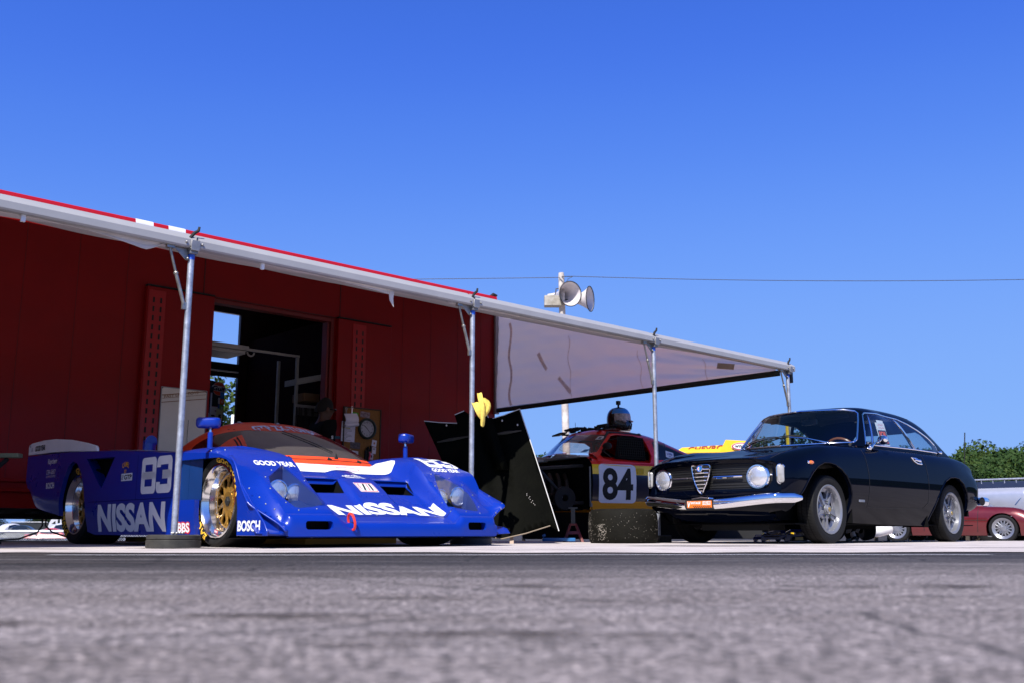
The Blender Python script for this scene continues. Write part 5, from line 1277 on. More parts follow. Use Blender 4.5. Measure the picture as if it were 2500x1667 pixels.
    for sg in (-1, 1):
        b = MB(); b.prism([(-1.00, sg * .08, 1.235), (-.985, sg * .42, 1.215), (-1.0, sg * .43, 1.175), (-1.02, sg * .10, 1.185)], (-.012, 0, 0)); b.build("sun_visor", mat("visor_dark", (.02, .022, .028), .6), T, bevel=.004)
    # wipers
    for (y0, y1, yb0, yb1) in ((.42, .05, -.28, .20), (-.52, -.25, -.50, -.02)):
        def g(y, z, k=.015):
            p = gv2.ray_cast(V((1, y, z)), V((-1, 0, 0)))[0]; return p + V((k, 0, k * .6))
        b = MB(); b.tube([g(y0, .908, .01), g((y0 + y1) / 2, .945, .03), g(y1, .975, .022)], [.008, .006, .005], 8); b.ball(g(y0, .905, .008), (.018, .016, .018)); wp = b.build("wiper_arm", CHROME, T)
        b = MB(); b.tube([g(lerp(yb0, yb1, k / 8), lerp(.925, .985, math.sin(k / 8 * 2.3)), .012) for k in range(9)], .006, 6); b.tube([g(lerp(yb0, yb1, k / 8 * .8 + .1), lerp(.925, .985, math.sin((k / 8 * .8 + .1) * 2.3)), .03) for k in range(9)], .005, 6); b.build("wiper_blade", BLACK, wp)
    # door mirror, handle, badge, sign
    b = MB(); rows = []
    MM = Matrix.Translation((-1.02, .745, .945)) @ Matrix.Rotation(R(28), 4, 'Z')
    for x, rr in ((.135, .004), (.125, .018), (.10, .032), (.06, .044), (.01, .051), (-.04, .050), (-.052, .046)): rows.append([MM @ V((x, .92 * rr * math.cos(R(a)) * 1.05, rr * .88 * math.sin(R(a)))) for a in range(0, 360, 15)])
    b.grid(rows, cv=True); b.add(rows[-1], [tuple(range(24))]); dm = b.build("door_mirror", CHROME, T)
    b = MB(); b.tube([(-.775, .735, .858), (-.83, .738, .89), (-.96, .745, .93)], [.024, .011, .012], 10); b.ball((-.775, .73, .852), (.045, .02, .018)); b.build("mirror_arm", CHROME, dm)
    h = lambda x, z: bv.ray_cast(V((x, 2, z)), V((0, -1, 0)))[0]
    b = MB(); pts = [(-1.535, .802), (-1.625, .802), (-1.70, .775), (-1.70, .748), (-1.61, .752), (-1.555, .772)]; b.tube([h(x, z) + V((0, .006, 0)) for x, z in pts], .007, 8, closed=True); b.tube([h(-1.565, .785) + V((0, .008, 0)), h(-1.66, .778) + V((0, .018, 0))], [.012, .014], 8); b.build("door_handle", CHROME, T)
    decal("handle_recess", poly2(pts), lambda u, v: ((u, 2, v), (0, -1, 0)), bv, BLACK, T, off=.002)
    b = MB(); c0 = h(-.475, .372); b.rbox(-.052, .052, -.004, .004, -.011, .011, .004, Matrix.Translation(c0 + V((0, .003, 0)))); b.build("side_badge", SILVER, T)
    sgp = thing("sale_sign", "paper FOR SALE sign taped inside the coupe's side window", "sign", CF @ Matrix.Translation((-1.30, .58, .91)))
    SM = CF @ Matrix.Translation((-1.33, .592, 1.028)) @ Matrix.Rotation(R(13), 4, 'X') @ Matrix.Scale(.92, 4)
    def sp(name, m2, cx, cz_, mt, k): return decal(name, rot2(m2, R(2)), lambda u, v: (-(u + cx), .003 + .0015 * k, v + cz_), None, mt, sgp, SM, sub=0)
    PP = mat("sign_paper", (.78, .76, .80), .7, var=.03); RO = mat("sign_red", (.90, .13, .03), .6)
    b = MB(); b.box(-.098, .098, -.001, .0015, -.145, .125); b.box(-.085, .055, -.0005, .001, .125, .155); b.build("sheet", PP, sgp, SM)
    sp("print_field", rrect(.176, .150, .002, 1), 0, -.035, BLACK, 1); sp("price_panel", rrect(.176, .08, .002, 1), 0, .085, mat("sign_pale", (.74, .70, .72), .7), 1)
    sp("sign_text", txt("FOR", .15, .060, .05), 0, .000, RO, 2); sp("sign_text", txt("SALE", .16, .055, .05), 0, -.072, RO, 2); sp("handwriting", strokes([[(-.06 + .011 * k, q + .008 * (-1) ** k * (1 if k % 3 else .4)) for k in range(12)] for q in (.016, -.016)], .0035), 0, .085, mat("pen_red", (.75, .25, .30), .7), 2)
    sp("lower_panel", rrect(.176, .022, .002, 1), 0, -.125, PP, 2)
    # wheels
    def wheel(x, y, z, sg, first=True):
        F = wheel_frame(x, y, z, sg, T); Rt, wd, rim = .292, .165, .206; hh = wd / 2
        ty = tyre_mesh(T, F, Rt, wd, rim)
        b = MB()                                              # tread grooves
        for k in range(64):
            a = 2 * math.pi * k / 64
            for hgt in (-.045, .0, .045):
                c, s = math.cos(a), math.sin(a); c2, s2 = math.cos(a + .05), math.sin(a + .05); r = Rt + .0008
                b.add([(r * c, r * s, hgt - .022), (r * math.cos(a + .012), r * math.sin(a + .012), hgt - .022), (r * math.cos(a + .055), r * math.sin(a + .055), hgt + .02), (r * c2 * 1, r * s2, hgt + .02)], [(0, 1, 2, 3)])
        for hgt in (-.0245, .0235): b.lathe([(Rt + .0009, hgt - .003), (Rt + .0009, hgt + .003)], None, 48)
        b.build("tread_grooves", mat("groove_black", (.003, .003, .003), .9, var=0, spec=.1), ty, F)
        b = MB(); b.lathe([(rim - .006, hh * .70), (rim + .004, hh * .86), (rim + .003, hh * .94), (rim - .006, hh * .94), (rim - .020, hh * .80), (rim - .028, hh * .3), (rim - .05, hh * .2)], None, 56)
        b.lathe([(rim - .03, hh * .25), (rim - .055, hh * .22), (rim - .06, hh * .12)], None, 56)
        zc = hh * .34
        for k in range(5):                                    # five ribbed spokes
            a = 2 * math.pi * k / 5 + R(90); M = Matrix.Rotation(a, 4, 'Z')
            b.prism([M @ V(q) for q in ((.05, -.062, zc - .028), (.085, -.036, zc - .028), (rim - .03, -.052, zc - .032), (rim - .03, .052, zc - .032), (.085, .036, zc - .028), (.05, .062, zc - .028))], (0, 0, .030))
            b.prism([M @ V(q) for q in ((.05, -.012, zc), (rim - .035, -.008, zc - .006), (rim - .035, .008, zc - .006), (.05, .012, zc))], (0, 0, .016))
        b.lathe([(.034, zc + .026), (.040, zc + .024), (.045, zc + .004), (.088, zc + .002), (.094, zc - .006), (.094, zc - .03)], None, 40)
        b.build("rim", SILVER, ty, F, sharp=30)
        b = MB(); b.lathe([(.0005, zc + .045), (.03, zc + .043), (.036, zc + .036), (.037, zc)], None, 28); b.build("hub_cap", SILVER, ty, F)
        b = MB(); b.lathe([(.0005, zc + .048), (.019, zc + .0475), (.020, zc + .044)], None, 20); b.build("hub_badge", mat("badge_brass", (.42, .30, .10), .35, .7), ty, F)
        b = MB()
        for k in range(5):
            a = 2 * math.pi * k / 5 + R(126); b.tube([(.066 * math.cos(a), .066 * math.sin(a), zc - .01), (.066 * math.cos(a), .066 * math.sin(a), zc + .024)], [.013, .010], 6)
        b.build("wheel_nuts", CHROME, ty, F)
        b = MB(); b.lathe([(.001, zc - .045), (rim - .045, zc - .045)], None, 32); b.build("brake_disc", mat("brake_dark", (.03, .028, .026), .5, .5), ty, F)
    for sg in (-1, 1):
        wheel(0, sg * .655, .292, sg); wheel(-2.46, sg * .648, .292, sg)
coupe()
# ------------------------------------------------------------------ the red and yellow race car number 84
def stripes():
    m = bpy.data.materials.new("banded_race_paint"); m.use_nodes = True; t = m.node_tree; b = t.nodes["Principled BSDF"]
    tc = t.nodes.new("ShaderNodeTexCoord"); s = t.nodes.new("ShaderNodeSeparateXYZ"); t.links.new(tc.outputs['Object'], s.inputs[0])
    r = t.nodes.new("ShaderNodeValToRGB"); r.color_ramp.interpolation = 'CONSTANT'; e = r.color_ramp.elements
    st = [(0, (.80, .33, .006)), (.468 / 2, (.010, .010, .028)), (.785 / 2, (.95, .62, .004)), (.900 / 2, (.85, .018, .008))]
    while len(e) < 4: e.new(.5)
    for k, (p, c) in enumerate(st): e[k].position = p; e[k].color = (*c, 1)
    d = t.nodes.new("ShaderNodeMath"); d.operation = 'DIVIDE'; d.inputs[1].default_value = 2
    t.links.new(s.outputs[2], d.inputs[0]); t.links.new(d.outputs[0], r.inputs[0]); t.links.new(r.outputs[0], b.inputs['Base Color'])
    b.inputs['Roughness'].default_value = .3; b.inputs['Coat Weight'].default_value = .4
    return m
def banded_car():
    FRM = FR(1.28 - .85 * .451, 12.2 + .85 * .892, math.atan2(-.45, -.89)) @ Matrix.Diagonal((1.06, 1, 1, 1))
    T = thing("race_car", "red and yellow race car numbered 84 raised on stands with its nose panel removed", "race car", FRM)
    PT = stripes()
    zt = spl((.42, .985), (.33, 1.0), (.0, .99), (-.6, .97), (-1.2, .985), (-2.2, .96), (-2.45, .92))
    b = MB(); rows = []
    xs = [.33, .30, .2, 0, -.2, -.4, -.6, -.8, -1.0, -1.2, -1.4, -1.6, -1.8, -2.0, -2.2, -2.4, -2.45]
    for x in xs:
        q = zt(x); W = .85 - .04 * sm(-1.6, -2.45, x); L = []
        for y, z in ((.60, q + .03), (.70, q), (.78, q - .03), (.835, q - .09), (W, q - .16), (W + .004, .70), (W - .01, .52), (W - .03, .44), (W - .06, .37), (W - .10, .365)): L.append((y, z))
        rows.append([(x + (.05 * (q - z) if x > .25 else 0), -y, z) for y, z in L[::-1]][::-1][::-1] + [(x, 0, q + .04)] + [(x + (.07 * max(0, .5 - z) if x > .25 else 0), y, z) for y, z in L])
    b.grid(rows); b.add(rows[-1], [tuple(range(len(rows[-1])))]); B = b.bm()
    ra = [(-1.85 + .36 * math.cos(R(a)), .45 + .36 * math.sin(R(a))) for a in range(0, 181, 12)] + [(-2.21, .3), (-1.49, .3)]
    cut(B, ra, (0, 2), lambda c: abs(c.y) > .7, lambda a: V((0, -math.copysign(.04, a.y), 0)))
    body = finish(B, "body", PT, T, None, 40); bv = bvh_of(body)
    # cab
    cz = spl((.38, 1.07), (.30, 1.12), (.2, 1.22), (.1, 1.315), (.02, 1.375), (-.1, 1.395), (-.4, 1.385), (-.65, 1.345), (-.9, 1.245), (-1.15, 1.125), (-1.4, 1.02), (-1.6, .98))
    b = MB(); rows = []
    gx = [.38, .34, .30, .26, .22, .18, .14, .10, .06, .02, -.02, -.06] + [round(-.1 - .05 * k, 3) for k in range(31)]
    for x in gx:
        c = cz(x); z0 = .93; r = []
        for k in range(49):
            a = math.pi * k / 48; cc, ss = math.cos(a), math.sin(a); e = 2 / 4.2; z = z0 + (c - z0) * abs(ss) ** e
            y = -.80 * math.copysign(abs(cc) ** e, cc) * (1 - .42 * max(0, z - .95)); r.append((x - .12 * (y / .7) ** 2 * sm(-.4, .1, x) + .30 * 0, y, z))
        rows.append(r)
    b.grid(rows); C = b.bm()
    ws = [(-.56, 1.30), (0, 1.335), (.56, 1.30), (.60, 1.27), (.70, 1.07), (.68, 1.05), (0, 1.09), (-.68, 1.05), (-.70, 1.07), (-.60, 1.27)]
    gw = cut(C, ws, (1, 2), lambda c: c.x > -.2 and abs(c.y) < .73)
    sf = [(.17, 1.03), (.15, .985), (.02, .955), (-.30, .945), (-.50, .945), (-.535, 1.03), (-.50, 1.25), (-.40, 1.292), (-.14, 1.30), (-.06, 1.28), (.05, 1.17)]
    sr = [(-.57, .99), (-.60, 1.20), (-.63, 1.235), (-.80, 1.175), (-1.05, 1.06), (-1.12, 1.01), (-1.05, .99)]
    cut_s = []
    for sg in (-1, 1):
        pd = lambda c, s=sg: c.y * s > .45; lp = lambda a, s=sg: V((0, -s * .03, 0))
        cut_s.append((sg, cut(C, sf, (0, 2), pd, lp), cut(C, sr, (0, 2), pd, lp)))
    cab = finish(C, "roof", mat("roof_red", (.85, .020, .008), .3, coat=.4, var=.05), T, None, 40)
    gw.build("windscreen", glass("race_screen", (.74, .68, .60), .5), T)
    for sg, a, c in cut_s:
        c.build("quarter_window", mat("black_plastic", (.012, .013, .016), .3), T)
        b = MB(); 
        for k in range(9):
            x = -.60 - k * .022; b.tube([(x, sg * .665 + sg * .012, 1.215 - .0 * k), (x - .03, sg * .70 + sg * .02, 1.10), (x - .05, sg * .735 + sg * .02, 1.0)], .005, 5)
        b.build("louvres", mat("louvre_grey", (.16, .16, .16), .5), T)
    b = MB()                                                  # window net
    for k in range(14): b.tube([(-.12 - .028 * k, .66, 1.27), (-.10 - .028 * k, .735, 1.0)], .0022, 4)
    for k in range(9): b.tube([(-.12, lerp(.665, .735, k / 8), 1.26 - .032 * k), (-.48, lerp(.665, .735, k / 8), 1.255 - .032 * k)], .0022, 4)
    b.build("window_net", mat("net_grey", (.02, .022, .018), .9), T)
    b = MB(); b.add([(-.14, .645, 1.285), (-.50, .645, 1.27), (-.50, .70, .96), (-.05, .70, .96)], [(0, 1, 2, 3)]); b.build("added_shade_sheet", mat("shade_black", (.004, .004, .004), .9, var=0, spec=.1), T)  # black sheet added behind the net, standing in for the cabin's shade
    wr = mat("scuttle_white", (.62, .60, .60), .5, var=.1)
    b = MB(); rows = [[(cz(x) * 0 + x - .10 * (y / .7) ** 2, y, cz(x) + .004 - .02 * (y / .6) ** 2) for y in np.linspace(-.55, .55, 12)] for x in (-.03, -.10, -.2)]; b.grid(rows); b.build("roof_band", wr, T)
    # cage and cabin
    b = MB()
    for sg in (-1, 1):
        b.tube([(.22, sg * .62, .6), (.18, sg * .66, 1.0), (-.05, sg * .56, 1.33), (-.5, sg * .56, 1.32), (-.62, sg * .6, .6)], .02, 8); b.tube([(-.5, sg * .56, 1.31), (-1.3, sg * .5, .8)], .02, 8)
    b.tube([(-.5, -.56, 1.32), (-.5, .56, 1.32)], .02, 8); b.tube([(-.5, -.56, 1.32), (-.6, .56, .7)], .02, 8)
    b.build("roll_cage", mat("cage_grey", (.03, .03, .032), .5), T)
    b = MB(); b.box(-.9, -.88, -.75, .75, .4, 1.0); b.box(.15, .17, -.72, .72, .4, 1.0); b.box(-2.2, .15, -.7, .7, .40, .42); b.rbox(-.62, -.45, .15, .6, .5, 1.12, .05); b.build("cabin", DARK, T)
    # open engine bay
    b = MB()
    b.box(.31, .325, -.78, .80, .38, .98); b.box(.33, 1.5, -.6, .6, .36, .38); b.box(.36, 1.0, -.33, .30, .40, .84); b.box(1.42, 1.46, -.6, .6, .38, .80); b.box(.33, 1.4, -.80, -.78, .3, .98)
    b.build("engine_bay", DARK, T)
    TB = mat("frame_tube", (.022, .022, .022), .5)
    b = MB()
    for sg in (-1, 1): b.tube([(.33, sg * .62, .90), (1.0, sg * .60, .84), (1.5, sg * .56, .78)], .022, 8); b.tube([(.33, sg * .62, .45), (1.5, sg * .56, .42)], .022, 8); b.tube([(.9, sg * .6, .85), (.5, sg * .6, .45)], .018, 8); b.tube([(1.45, sg * .56, .78), (1.45, sg * .56, .42)], .02, 8)
    b.tube([(1.0, -.6, .84), (1.0, .6, .84)], .018, 8)
    b.build("front_frame", TB, T)
    b = MB()
    for k in range(6): b.tube([(.42 + .1 * k, .33, .80), (.46 + .1 * k, .46, .72), (.46 + .1 * k, .48, .55)], .025, 8)
    b.tube([(.5, .50, .55), (1.1, .50, .50)], .035, 8); b.build("exhaust_headers", mat("header_rust", (.05, .035, .028), .6, .6), T)
    b = MB(); M = Matrix.Translation((.66, .62, .50)) @ Matrix.Rotation(R(-70), 4, 'X') @ Matrix.Rotation(R(20), 4, 'Y'); b.lathe([(.0005, .06), (.03, .062), (.045, .058), (.05, .04), (.05, -.08)], M, 24); b.build("shaft_end", mat("shaft_grey", (.22, .23, .23), .35, .7), T)
    b = MB(); M = Matrix.Translation((.62, .70, .50)); b.lathe([(.04, -.02), (.135, -.02), (.14, 0), (.135, .02), (.04, .02)], M @ Matrix.Rotation(R(90), 4, 'X'), 28); b.build("brake_disc", mat("disc_dark", (.02, .018, .017), .5, .6), T)
    b = MB(); b.box(.30, .42, -.65, .72, 1.0, 1.02); b.box(.36, .50, -.5, -.2, .99, 1.03); b.box(.34, .46, .1, .45, 1.01, 1.045); b.tube([(.40, -.6, 1.0), (.48, -.3, 1.05), (.42, 0, 1.02), (.5, .3, 1.05), (.4, .6, 1.02)], .012, 6); b.build("scuttle_tray", wr, T)
    b = MB(); b.tube([(.44, -.62, .97), (.55, -.55, 1.02)], .02, 8); b.box(.42, .46, .35, .40, 1.03, 1.06); b.build("red_fittings", REDP, T)
    b = MB(); b.tube([(.335, .80, .46), (.335, .80, .88)], .012, 8); b.box(.32, .345, .79, .82, .40, .46); b.build("latch_rod", mat("rod_grey", (.25, .25, .24), .4, .5), T)
    # number plate, series sticker, screen stickers, mirror
    fl = lambda cx, cz_: (lambda u, v: ((cx - u, 2, cz_ + v), (0, -1, 0)))
    PLW = mat("plate_white", (.74, .76, .84), .4, var=.04)
    decal("number_panel", rrect(.505, .465, .05, 6), fl(-.005, .680), bv, PLW, T, off=.003)
    decal("race_number", txt("84", .415, .385, .03), fl(-.005, .675), bv, BLACK, T, off=.005)
    bc = bvh_of(cab, *[o for o in T.children if o.name.startswith("quarter_window")])
    decal("series_sticker", rot2(rrect(.11, .085, .004), R(-14)), fl(-.80, 1.06), bc, DECALW, T, off=.004)
    decal("series_text", rot2(join2((circle_text("CAMEL", .06, .085, R(90), R(66), .03), 0, -.055), (txt("GT", .028, .018, .03), 0, -.018)), R(-14)), fl(-.80, 1.055), bc, mat("ink_blue", (.02, .05, .3), .5), T, off=.0055)
    bw = bvh_of(*[o for o in T.children if o.name.startswith("windscreen")])
    frn = lambda cy, cz_: (lambda u, v: ((2, cy + u, cz_ + v), (-1, 0, 0)))
    decal("screen_sticker", rrect(.075, .045, .003), frn(.555, 1.255), bw, DECALW, T, off=.004); decal("sticker_text", rrect(.03, .016, .003), frn(.555, 1.252), bw, BLACK, T, off=.0055)
    decal("screen_sticker", rrect(.08, .04, .003), frn(.56, 1.085), bw, mat("sticker_cyan", (.03, .28, .62), .5), T, off=.004)
    decal("glare", rrect(.001, .001, .0001), frn(0, 1.2), bw, DECALW, T)
    b = MB(); b.ball((.10, .80, 1.135), (.05, .075, .045)); b.tube([(.13, .75, 1.08), (.12, .79, 1.11)], .018, 8); b.build("mirror", BLACK, T)
    b = MB()
    for k in range(3): b.box(-.05 + .0, .03, -.45 + .42 * k, -.40 + .42 * k, cz(0) - .012, cz(0) + .008)
    b.build("screen_tab", BLACK, T)
    b = MB(); b.ball((-.30, .858, .825), (.014, .01, .016)); b.box(-.36, -.27, .852, .862, .80, .87); b.build("door_latch", YEL, T)
    for sg in (-1, 1): race_wheel(T, -1.85, sg * .66, .45, sg, .31, .34, .2, False)
    return FRM
F84 = banded_car()
def w84(x, y, z): return F84 @ V((x, y, z))
def on84(x, y, z): return Matrix.Translation(w84(x, y, z)) @ Matrix.Rotation(math.atan2(-.45, -.89), 4, 'Z')
# helmet and gear on the roof of car 84
def helmet():
    F = on84(-.48, .12, 1.395)
    T = thing("race_helmet", "black race helmet with blue visor strip standing on the car roof", "helmet", F)
    HB = mat("helmet_black", (.008, .009, .009), .25, coat=.6)
    F2 = F @ Matrix.Rotation(R(104), 4, 'Z') @ Matrix.Scale(1.1, 4)
    b = MB(); rows = []
    for i in range(15):
        t = i / 14; z = .30 - .30 * t; r = .135 * (1 - (1 - min(1, t * 1.9)) ** 2.4) ** .45 if t < .55 else .135 - .02 * ((t - .55) / .45) ** 2
        rows.append([((r * 1.12 + (.03 * sm(.5, .9, t) * max(0, math.cos(R(a))))) * math.cos(R(a)), r * math.sin(R(a)), z) for a in range(0, 360, 12)])
    rows[0] = [(0.001 * math.cos(R(a)), .001 * math.sin(R(a)), .30) for a in range(0, 360, 12)]
    b.grid(rows, cv=True); b.add(rows[-1], [tuple(range(30))]); b.build("shell", HB, T, F2)
    def band(name, z0, z1, a0, a1, k, mt):
        b = MB(); rr = []
        for z in np.linspace(z0, z1, 6):
            t = (.30 - z) / .30; r = .135 * (1 - (1 - min(1, t * 1.9)) ** 2.4) ** .45 if t < .55 else .135 - .02 * ((t - .55) / .45) ** 2
            rr.append([((r * 1.12 + .03 * sm(.5, .9, t) * max(0, math.cos(R(a)))) * k * math.cos(R(a)), r * k * math.sin(R(a)), z) for a in np.linspace(a0, a1, 17)])
        b.grid(rr); return b.build(name, mt, T, F2)
    band("visor_strip", .208, .268, -85, 85, 1.02, mat("visor_blue", (.03, .26, .72), .3))
    band("eye_port", .125, .213, -70, 70, 1.015, mat("lining_pale", (.42, .36, .35), .8, var=.5, vs=25))
    b = MB(); b.tube([(.0, 0, .295), (0, 0, .325)], .012, 8); b.box(-.018, .018, -.022, .022, .325, .372); b.build("camera_mount", BLACK, T, F2)
    b = MB(); b.tube([(.16, .02, .12), (.18, .03, .08), (.16, .04, .02)], .008, 6); b.tube([(-.05, .12, .02), (-.1, .16, -.0), (-.02, .18, .03)], .02, 8); b.build("strap", BLACK, T, F2)
    b = MB()
    for k in range(7): b.ball((.12 + .02 * math.sin(k * 2), -.08 + .03 * k, .118 + .006 * math.cos(k * 3)), (.03, .025, .012), 8, 6)
    b.build("face_padding", mat("padding_pink", (.52, .42, .40), .9, var=.2), T, F2)
helmet()
def gear():
    b = MB(); rnd = random.Random(4)
    for k in range(26):
        x, y = rnd.uniform(-.45, -.12), rnd.uniform(-.25, .45); p = [w84(x + rnd.uniform(-.1, .1), y + rnd.uniform(-.1, .1), 1.405 + rnd.uniform(0, .05)) for _ in range(3)]
        b.tube(p, rnd.uniform(.012, .028), 6)
    o = b.build("neck_restraint", BLACK, None); tag(o, "black neck restraint and straps heaped under the helmet on the car roof", "neck restraint")
    b = MB(); 
    for k in range(14):
        p = w84(-.04 + rnd.uniform(-.06, .06), -.30 + rnd.uniform(-.12, .12), 1.42 + rnd.uniform(0, .03)); b.ball(p, (rnd.uniform(.02, .05), rnd.uniform(.02, .05), rnd.uniform(.012, .03)), 7, 5)
    b.cyl(w84(-.1, -.32, 1.42), w84(-.1, -.32, 1.54), .003, n=5)
    o = b.build("radio_harness", BLACK, None); tag(o, "black radio harness with a thin aerial lying on the car roof left of the helmet", "radio")
    b = MB(); b.prism([w84(.03, -.72, 1.375), w84(.03, -.50, 1.395), w84(-.08, -.50, 1.41), w84(-.08, -.72, 1.39)], (0, 0, .022)); o = b.build("glove", BLACK, None, bevel=.006); tag(o, "flat black glove lying at the front edge of the car roof", "glove")
gear()
# ------------------------------------------------------------------ black body panel leaning behind the post
def panel():
    def px(x, z, d=0.0): return V((x, 8.72 + .36 * z + d, z))  # leaning back plane
    pl = [(-.795, 1.102), (-.66, 1.088), (-.497, 1.08), (-.519, 1.16), (-.433, 1.197), (-.34, 1.13), (-.27, 1.20), (-.252, 1.21), (-.205, 1.117), (-.08, 1.15), (.07, 1.214), (.41, .11), (.33, .155), (.12, .09), (-.087, .044), (-.145, .052), (-.33, .10), (-.45, .35), (-.62, .72)]
    pl = [(x * (1 + .03 * (z - .6)), z) for x, z in pl]
    T = thing("body_panel", "black underside of a removed race car nose panel leaning upright behind the middle post", "body panel", Matrix.Translation((-.1, 8.75, 0)))
    PB = mat("panel_black", (.0012, .0013, .0009), .6, var=0, col2=(.0034, .0036, .0023), vs=3.5, bump=.2, bs=30, spec=.02)
    m2 = poly2(pl)
    # denser sheet with a slight bulge
    b = bmesh.new(); vs = [b.verts.new((x, z, 0)) for x, z in pl]; b.faces.new(vs); bmesh.ops.triangulate(b, faces=b.faces)
    for _ in range(5):
        lg = [e for e in b.edges if e.calc_length() > .07]
        if not lg: break
        bmesh.ops.subdivide_edges(b, edges=lg, cuts=1); bmesh.ops.triangulate(b, faces=[f for f in b.faces if len(f.verts) > 3])
    def sh(x, z):
        u = x + .19 * (z - .6); return -.05 * math.cos(max(-1.6, min(1.6, u * 3.2))) + .035 * sm(.02, -.03, abs(u + .12) - .10) * sm(.2, .6, z)
    for v in b.verts: v.co = px(v.co.x, v.co.y, sh(v.co.x, v.co.y))
    finish(b, "shell", PB, T, Matrix(), 60, solid=.012)
    ED = mat("raw_edge", (.55, .54, .52), .6)
    def edge(p, r=.004):
        b = MB(); q = []
        for a, c in zip(p, p[1:]): q += [(lerp(a[0], c[0], k / 6), lerp(a[1], c[1], k / 6)) for k in range(6)]
        q.append(p[-1]); b.tube([px(x * (1 + .03 * (z - .6)), z, sh(x, z)) for x, z in q], r, 6); b.build("raw_edge", ED, T, Matrix())
    edge([(.07, 1.214), (.41, .11)], .0045); edge([(-.795, 1.102), (-.66, 1.088), (-.497, 1.08)]); edge([(-.519, 1.16), (-.433, 1.197)]); edge([(-.252, 1.21), (-.205, 1.117), (-.08, 1.15), (.07, 1.214)], .0035)
    b = MB(); b.tube([px(x, z, sh(x, z) - .004) for x, z in ((.33, .155), (.12, .09), (-.087, .044), (-.145, .052))], .005, 6); b.build("raw_edge", mat("edge_tan", (.22, .17, .12), .7), T, Matrix())
    b = MB()
    for p in (((-.68, .90), (-.55, .925), (-.38, .955)), ((-.19, .965), (-.05, .985), (.085, 1.005))): b.tube([px(x, z, sh(x, z) - .012) for x, z in p], [.006, .016, .006], 6)
    b.build("stiffener", mat("panel_ridge", (.012, .012, .010), .5), T, Matrix())
    b = MB(); rows = [[px(-.30 + .06 * k + .05 * j, 1.12 - .16 * j, -.085 + .01 * j - .02 * math.sin(k * 1.57)) for k in range(3)] for j in range(4)]; b.grid(rows); b.build("flap", PB, T, Matrix(), solid=.006)
    b = MB(); rnd = random.Random(9)
    for k in range(9): 
        x, z = (.13 + .004 * k * 2, .43 - .012 * k); b.ball(px(x + .01 * math.sin(k * 4), z, sh(x, z) - .003), (.003, .002, .004), 6, 4)
    for x, z in ((.05, 1.06), (-.09, 1.10), (-.60, 1.06)): b.ball(px(x, z, sh(x, z) - .006), (.008, .006, .010), 6, 4)
    b.build("fasteners", mat("pale_specks", (.5, .46, .42), .5), T, Matrix())
    b = MB(); b.prism([(-.02, 8.70, .004), (.015, 8.70, .004), (.012, 8.74, .075), (-.018, 8.74, .075)], (0, .03, 0)); b.build("prop_block", mat("wood_block", (.34, .25, .19), .8, var=.2), T, Matrix())
    b = MB(); b.box(.04, .06, 8.95, 8.98, .06, .085); 
panel()
def cloth():
    b = MB()
    def strip(p, wd, tw=0.0):
        rows = []
        for k, q in enumerate(p):
            a = tw * k; rows.append([V(q) + V((math.cos(a) * wd * s, math.sin(a) * wd * s * .6 + .012 * math.cos(s * 3 + k), .008 * math.sin(s * 4 + k))) for s in (-1, -.5, 0, .5, 1)])
        b.grid(rows)
    Y = 8.02
    strip([(-.30, Y, 1.135), (-.285, Y - .03, 1.12), (-.265, Y - .04, 1.06), (-.245, Y - .02, 1.015), (-.235, Y, .99)], .035, .25)
    strip([(-.262, Y - .03, 1.21), (-.255, Y - .05, 1.16), (-.235, Y - .06, 1.10), (-.232, Y - .05, 1.02), (-.238, Y - .03, .93)], .022, .12)
    strip([(-.25, Y - .02, 1.165), (-.205, Y - .04, 1.155), (-.185, Y - .03, 1.10), (-.20, Y - .02, 1.05), (-.215, Y, 1.02)], .028, .3)
    o = b.build("yellow_cloth", mat("microfibre_yellow", (.78, .57, .11), .95, var=.12, vs=20, bump=.5, bs=150), None, sharp=None, solid=.004, sub=1); tag(o, "yellow microfibre cloth draped at the middle awning post above the black panel", "cloth")
cloth()
# ------------------------------------------------------------------ things on the ground
def slick():
    T = thing("loose_tyre", "wide slick race tyre lying on its side, speckled with picked up stones", "tyre", Matrix.Translation((1.0, 9.12, 0)))
    b = MB(); b.lathe([(.20, .012), (.25, .003), (.285, .002), (.302, .02), (.311, .06), (.314, .15), (.311, .235), (.300, .275), (.283, .298), (.25, .304), (.215, .298), (.20, .285), (.20, .012)], None, 72)
    b.build("tread", mat("worn_slick", (.0075, .007, .005), .75, spec=.10, var=.3, vs=7, bump=.4, bs=45), T, Matrix.Translation((1.0, 9.12, 0)))
    b = MB(); rnd = random.Random(12)
    for k in range(420):
        if k < 170: a = R(rnd.gauss(226, 5)); z = rnd.uniform(.03, .17)
        elif k < 260: a = R(rnd.gauss(195, 6)); z = rnd.uniform(.02, .24)
        else: a = R(rnd.uniform(170, 370)); z = rnd.uniform(.02, .28)
        r = .3125 - .012 * abs((z - .15) / .13) ** 3; q = rnd.uniform(.0013, .0034) * (1.25 if k < 170 else 1)
        b.ball((1.0 + r * math.cos(a), 9.12 + r * math.sin(a), z), (q, q, q), 5, 3)
    o = b.build("stone_specks", mat("pale_grit", (.26, .23, .19), .8, var=.3, vs=40), T, Matrix.Translation((0, 0, 0))); tag(o, None, None, kind='stuff')
slick()
b = MB(); b.rbox(2.75, 3.75, 15.0, 15.5, .004, .32, .03); b.rbox(2.73, 3.77, 14.98, 15.52, .30, .36, .02); o = b.build("added_dark_block", BLACK, None); tag(o, "low black block added to darken the gap beneath and behind the navy coupe", "dark block")  # black block added to hide the bright sky strip under the coupe
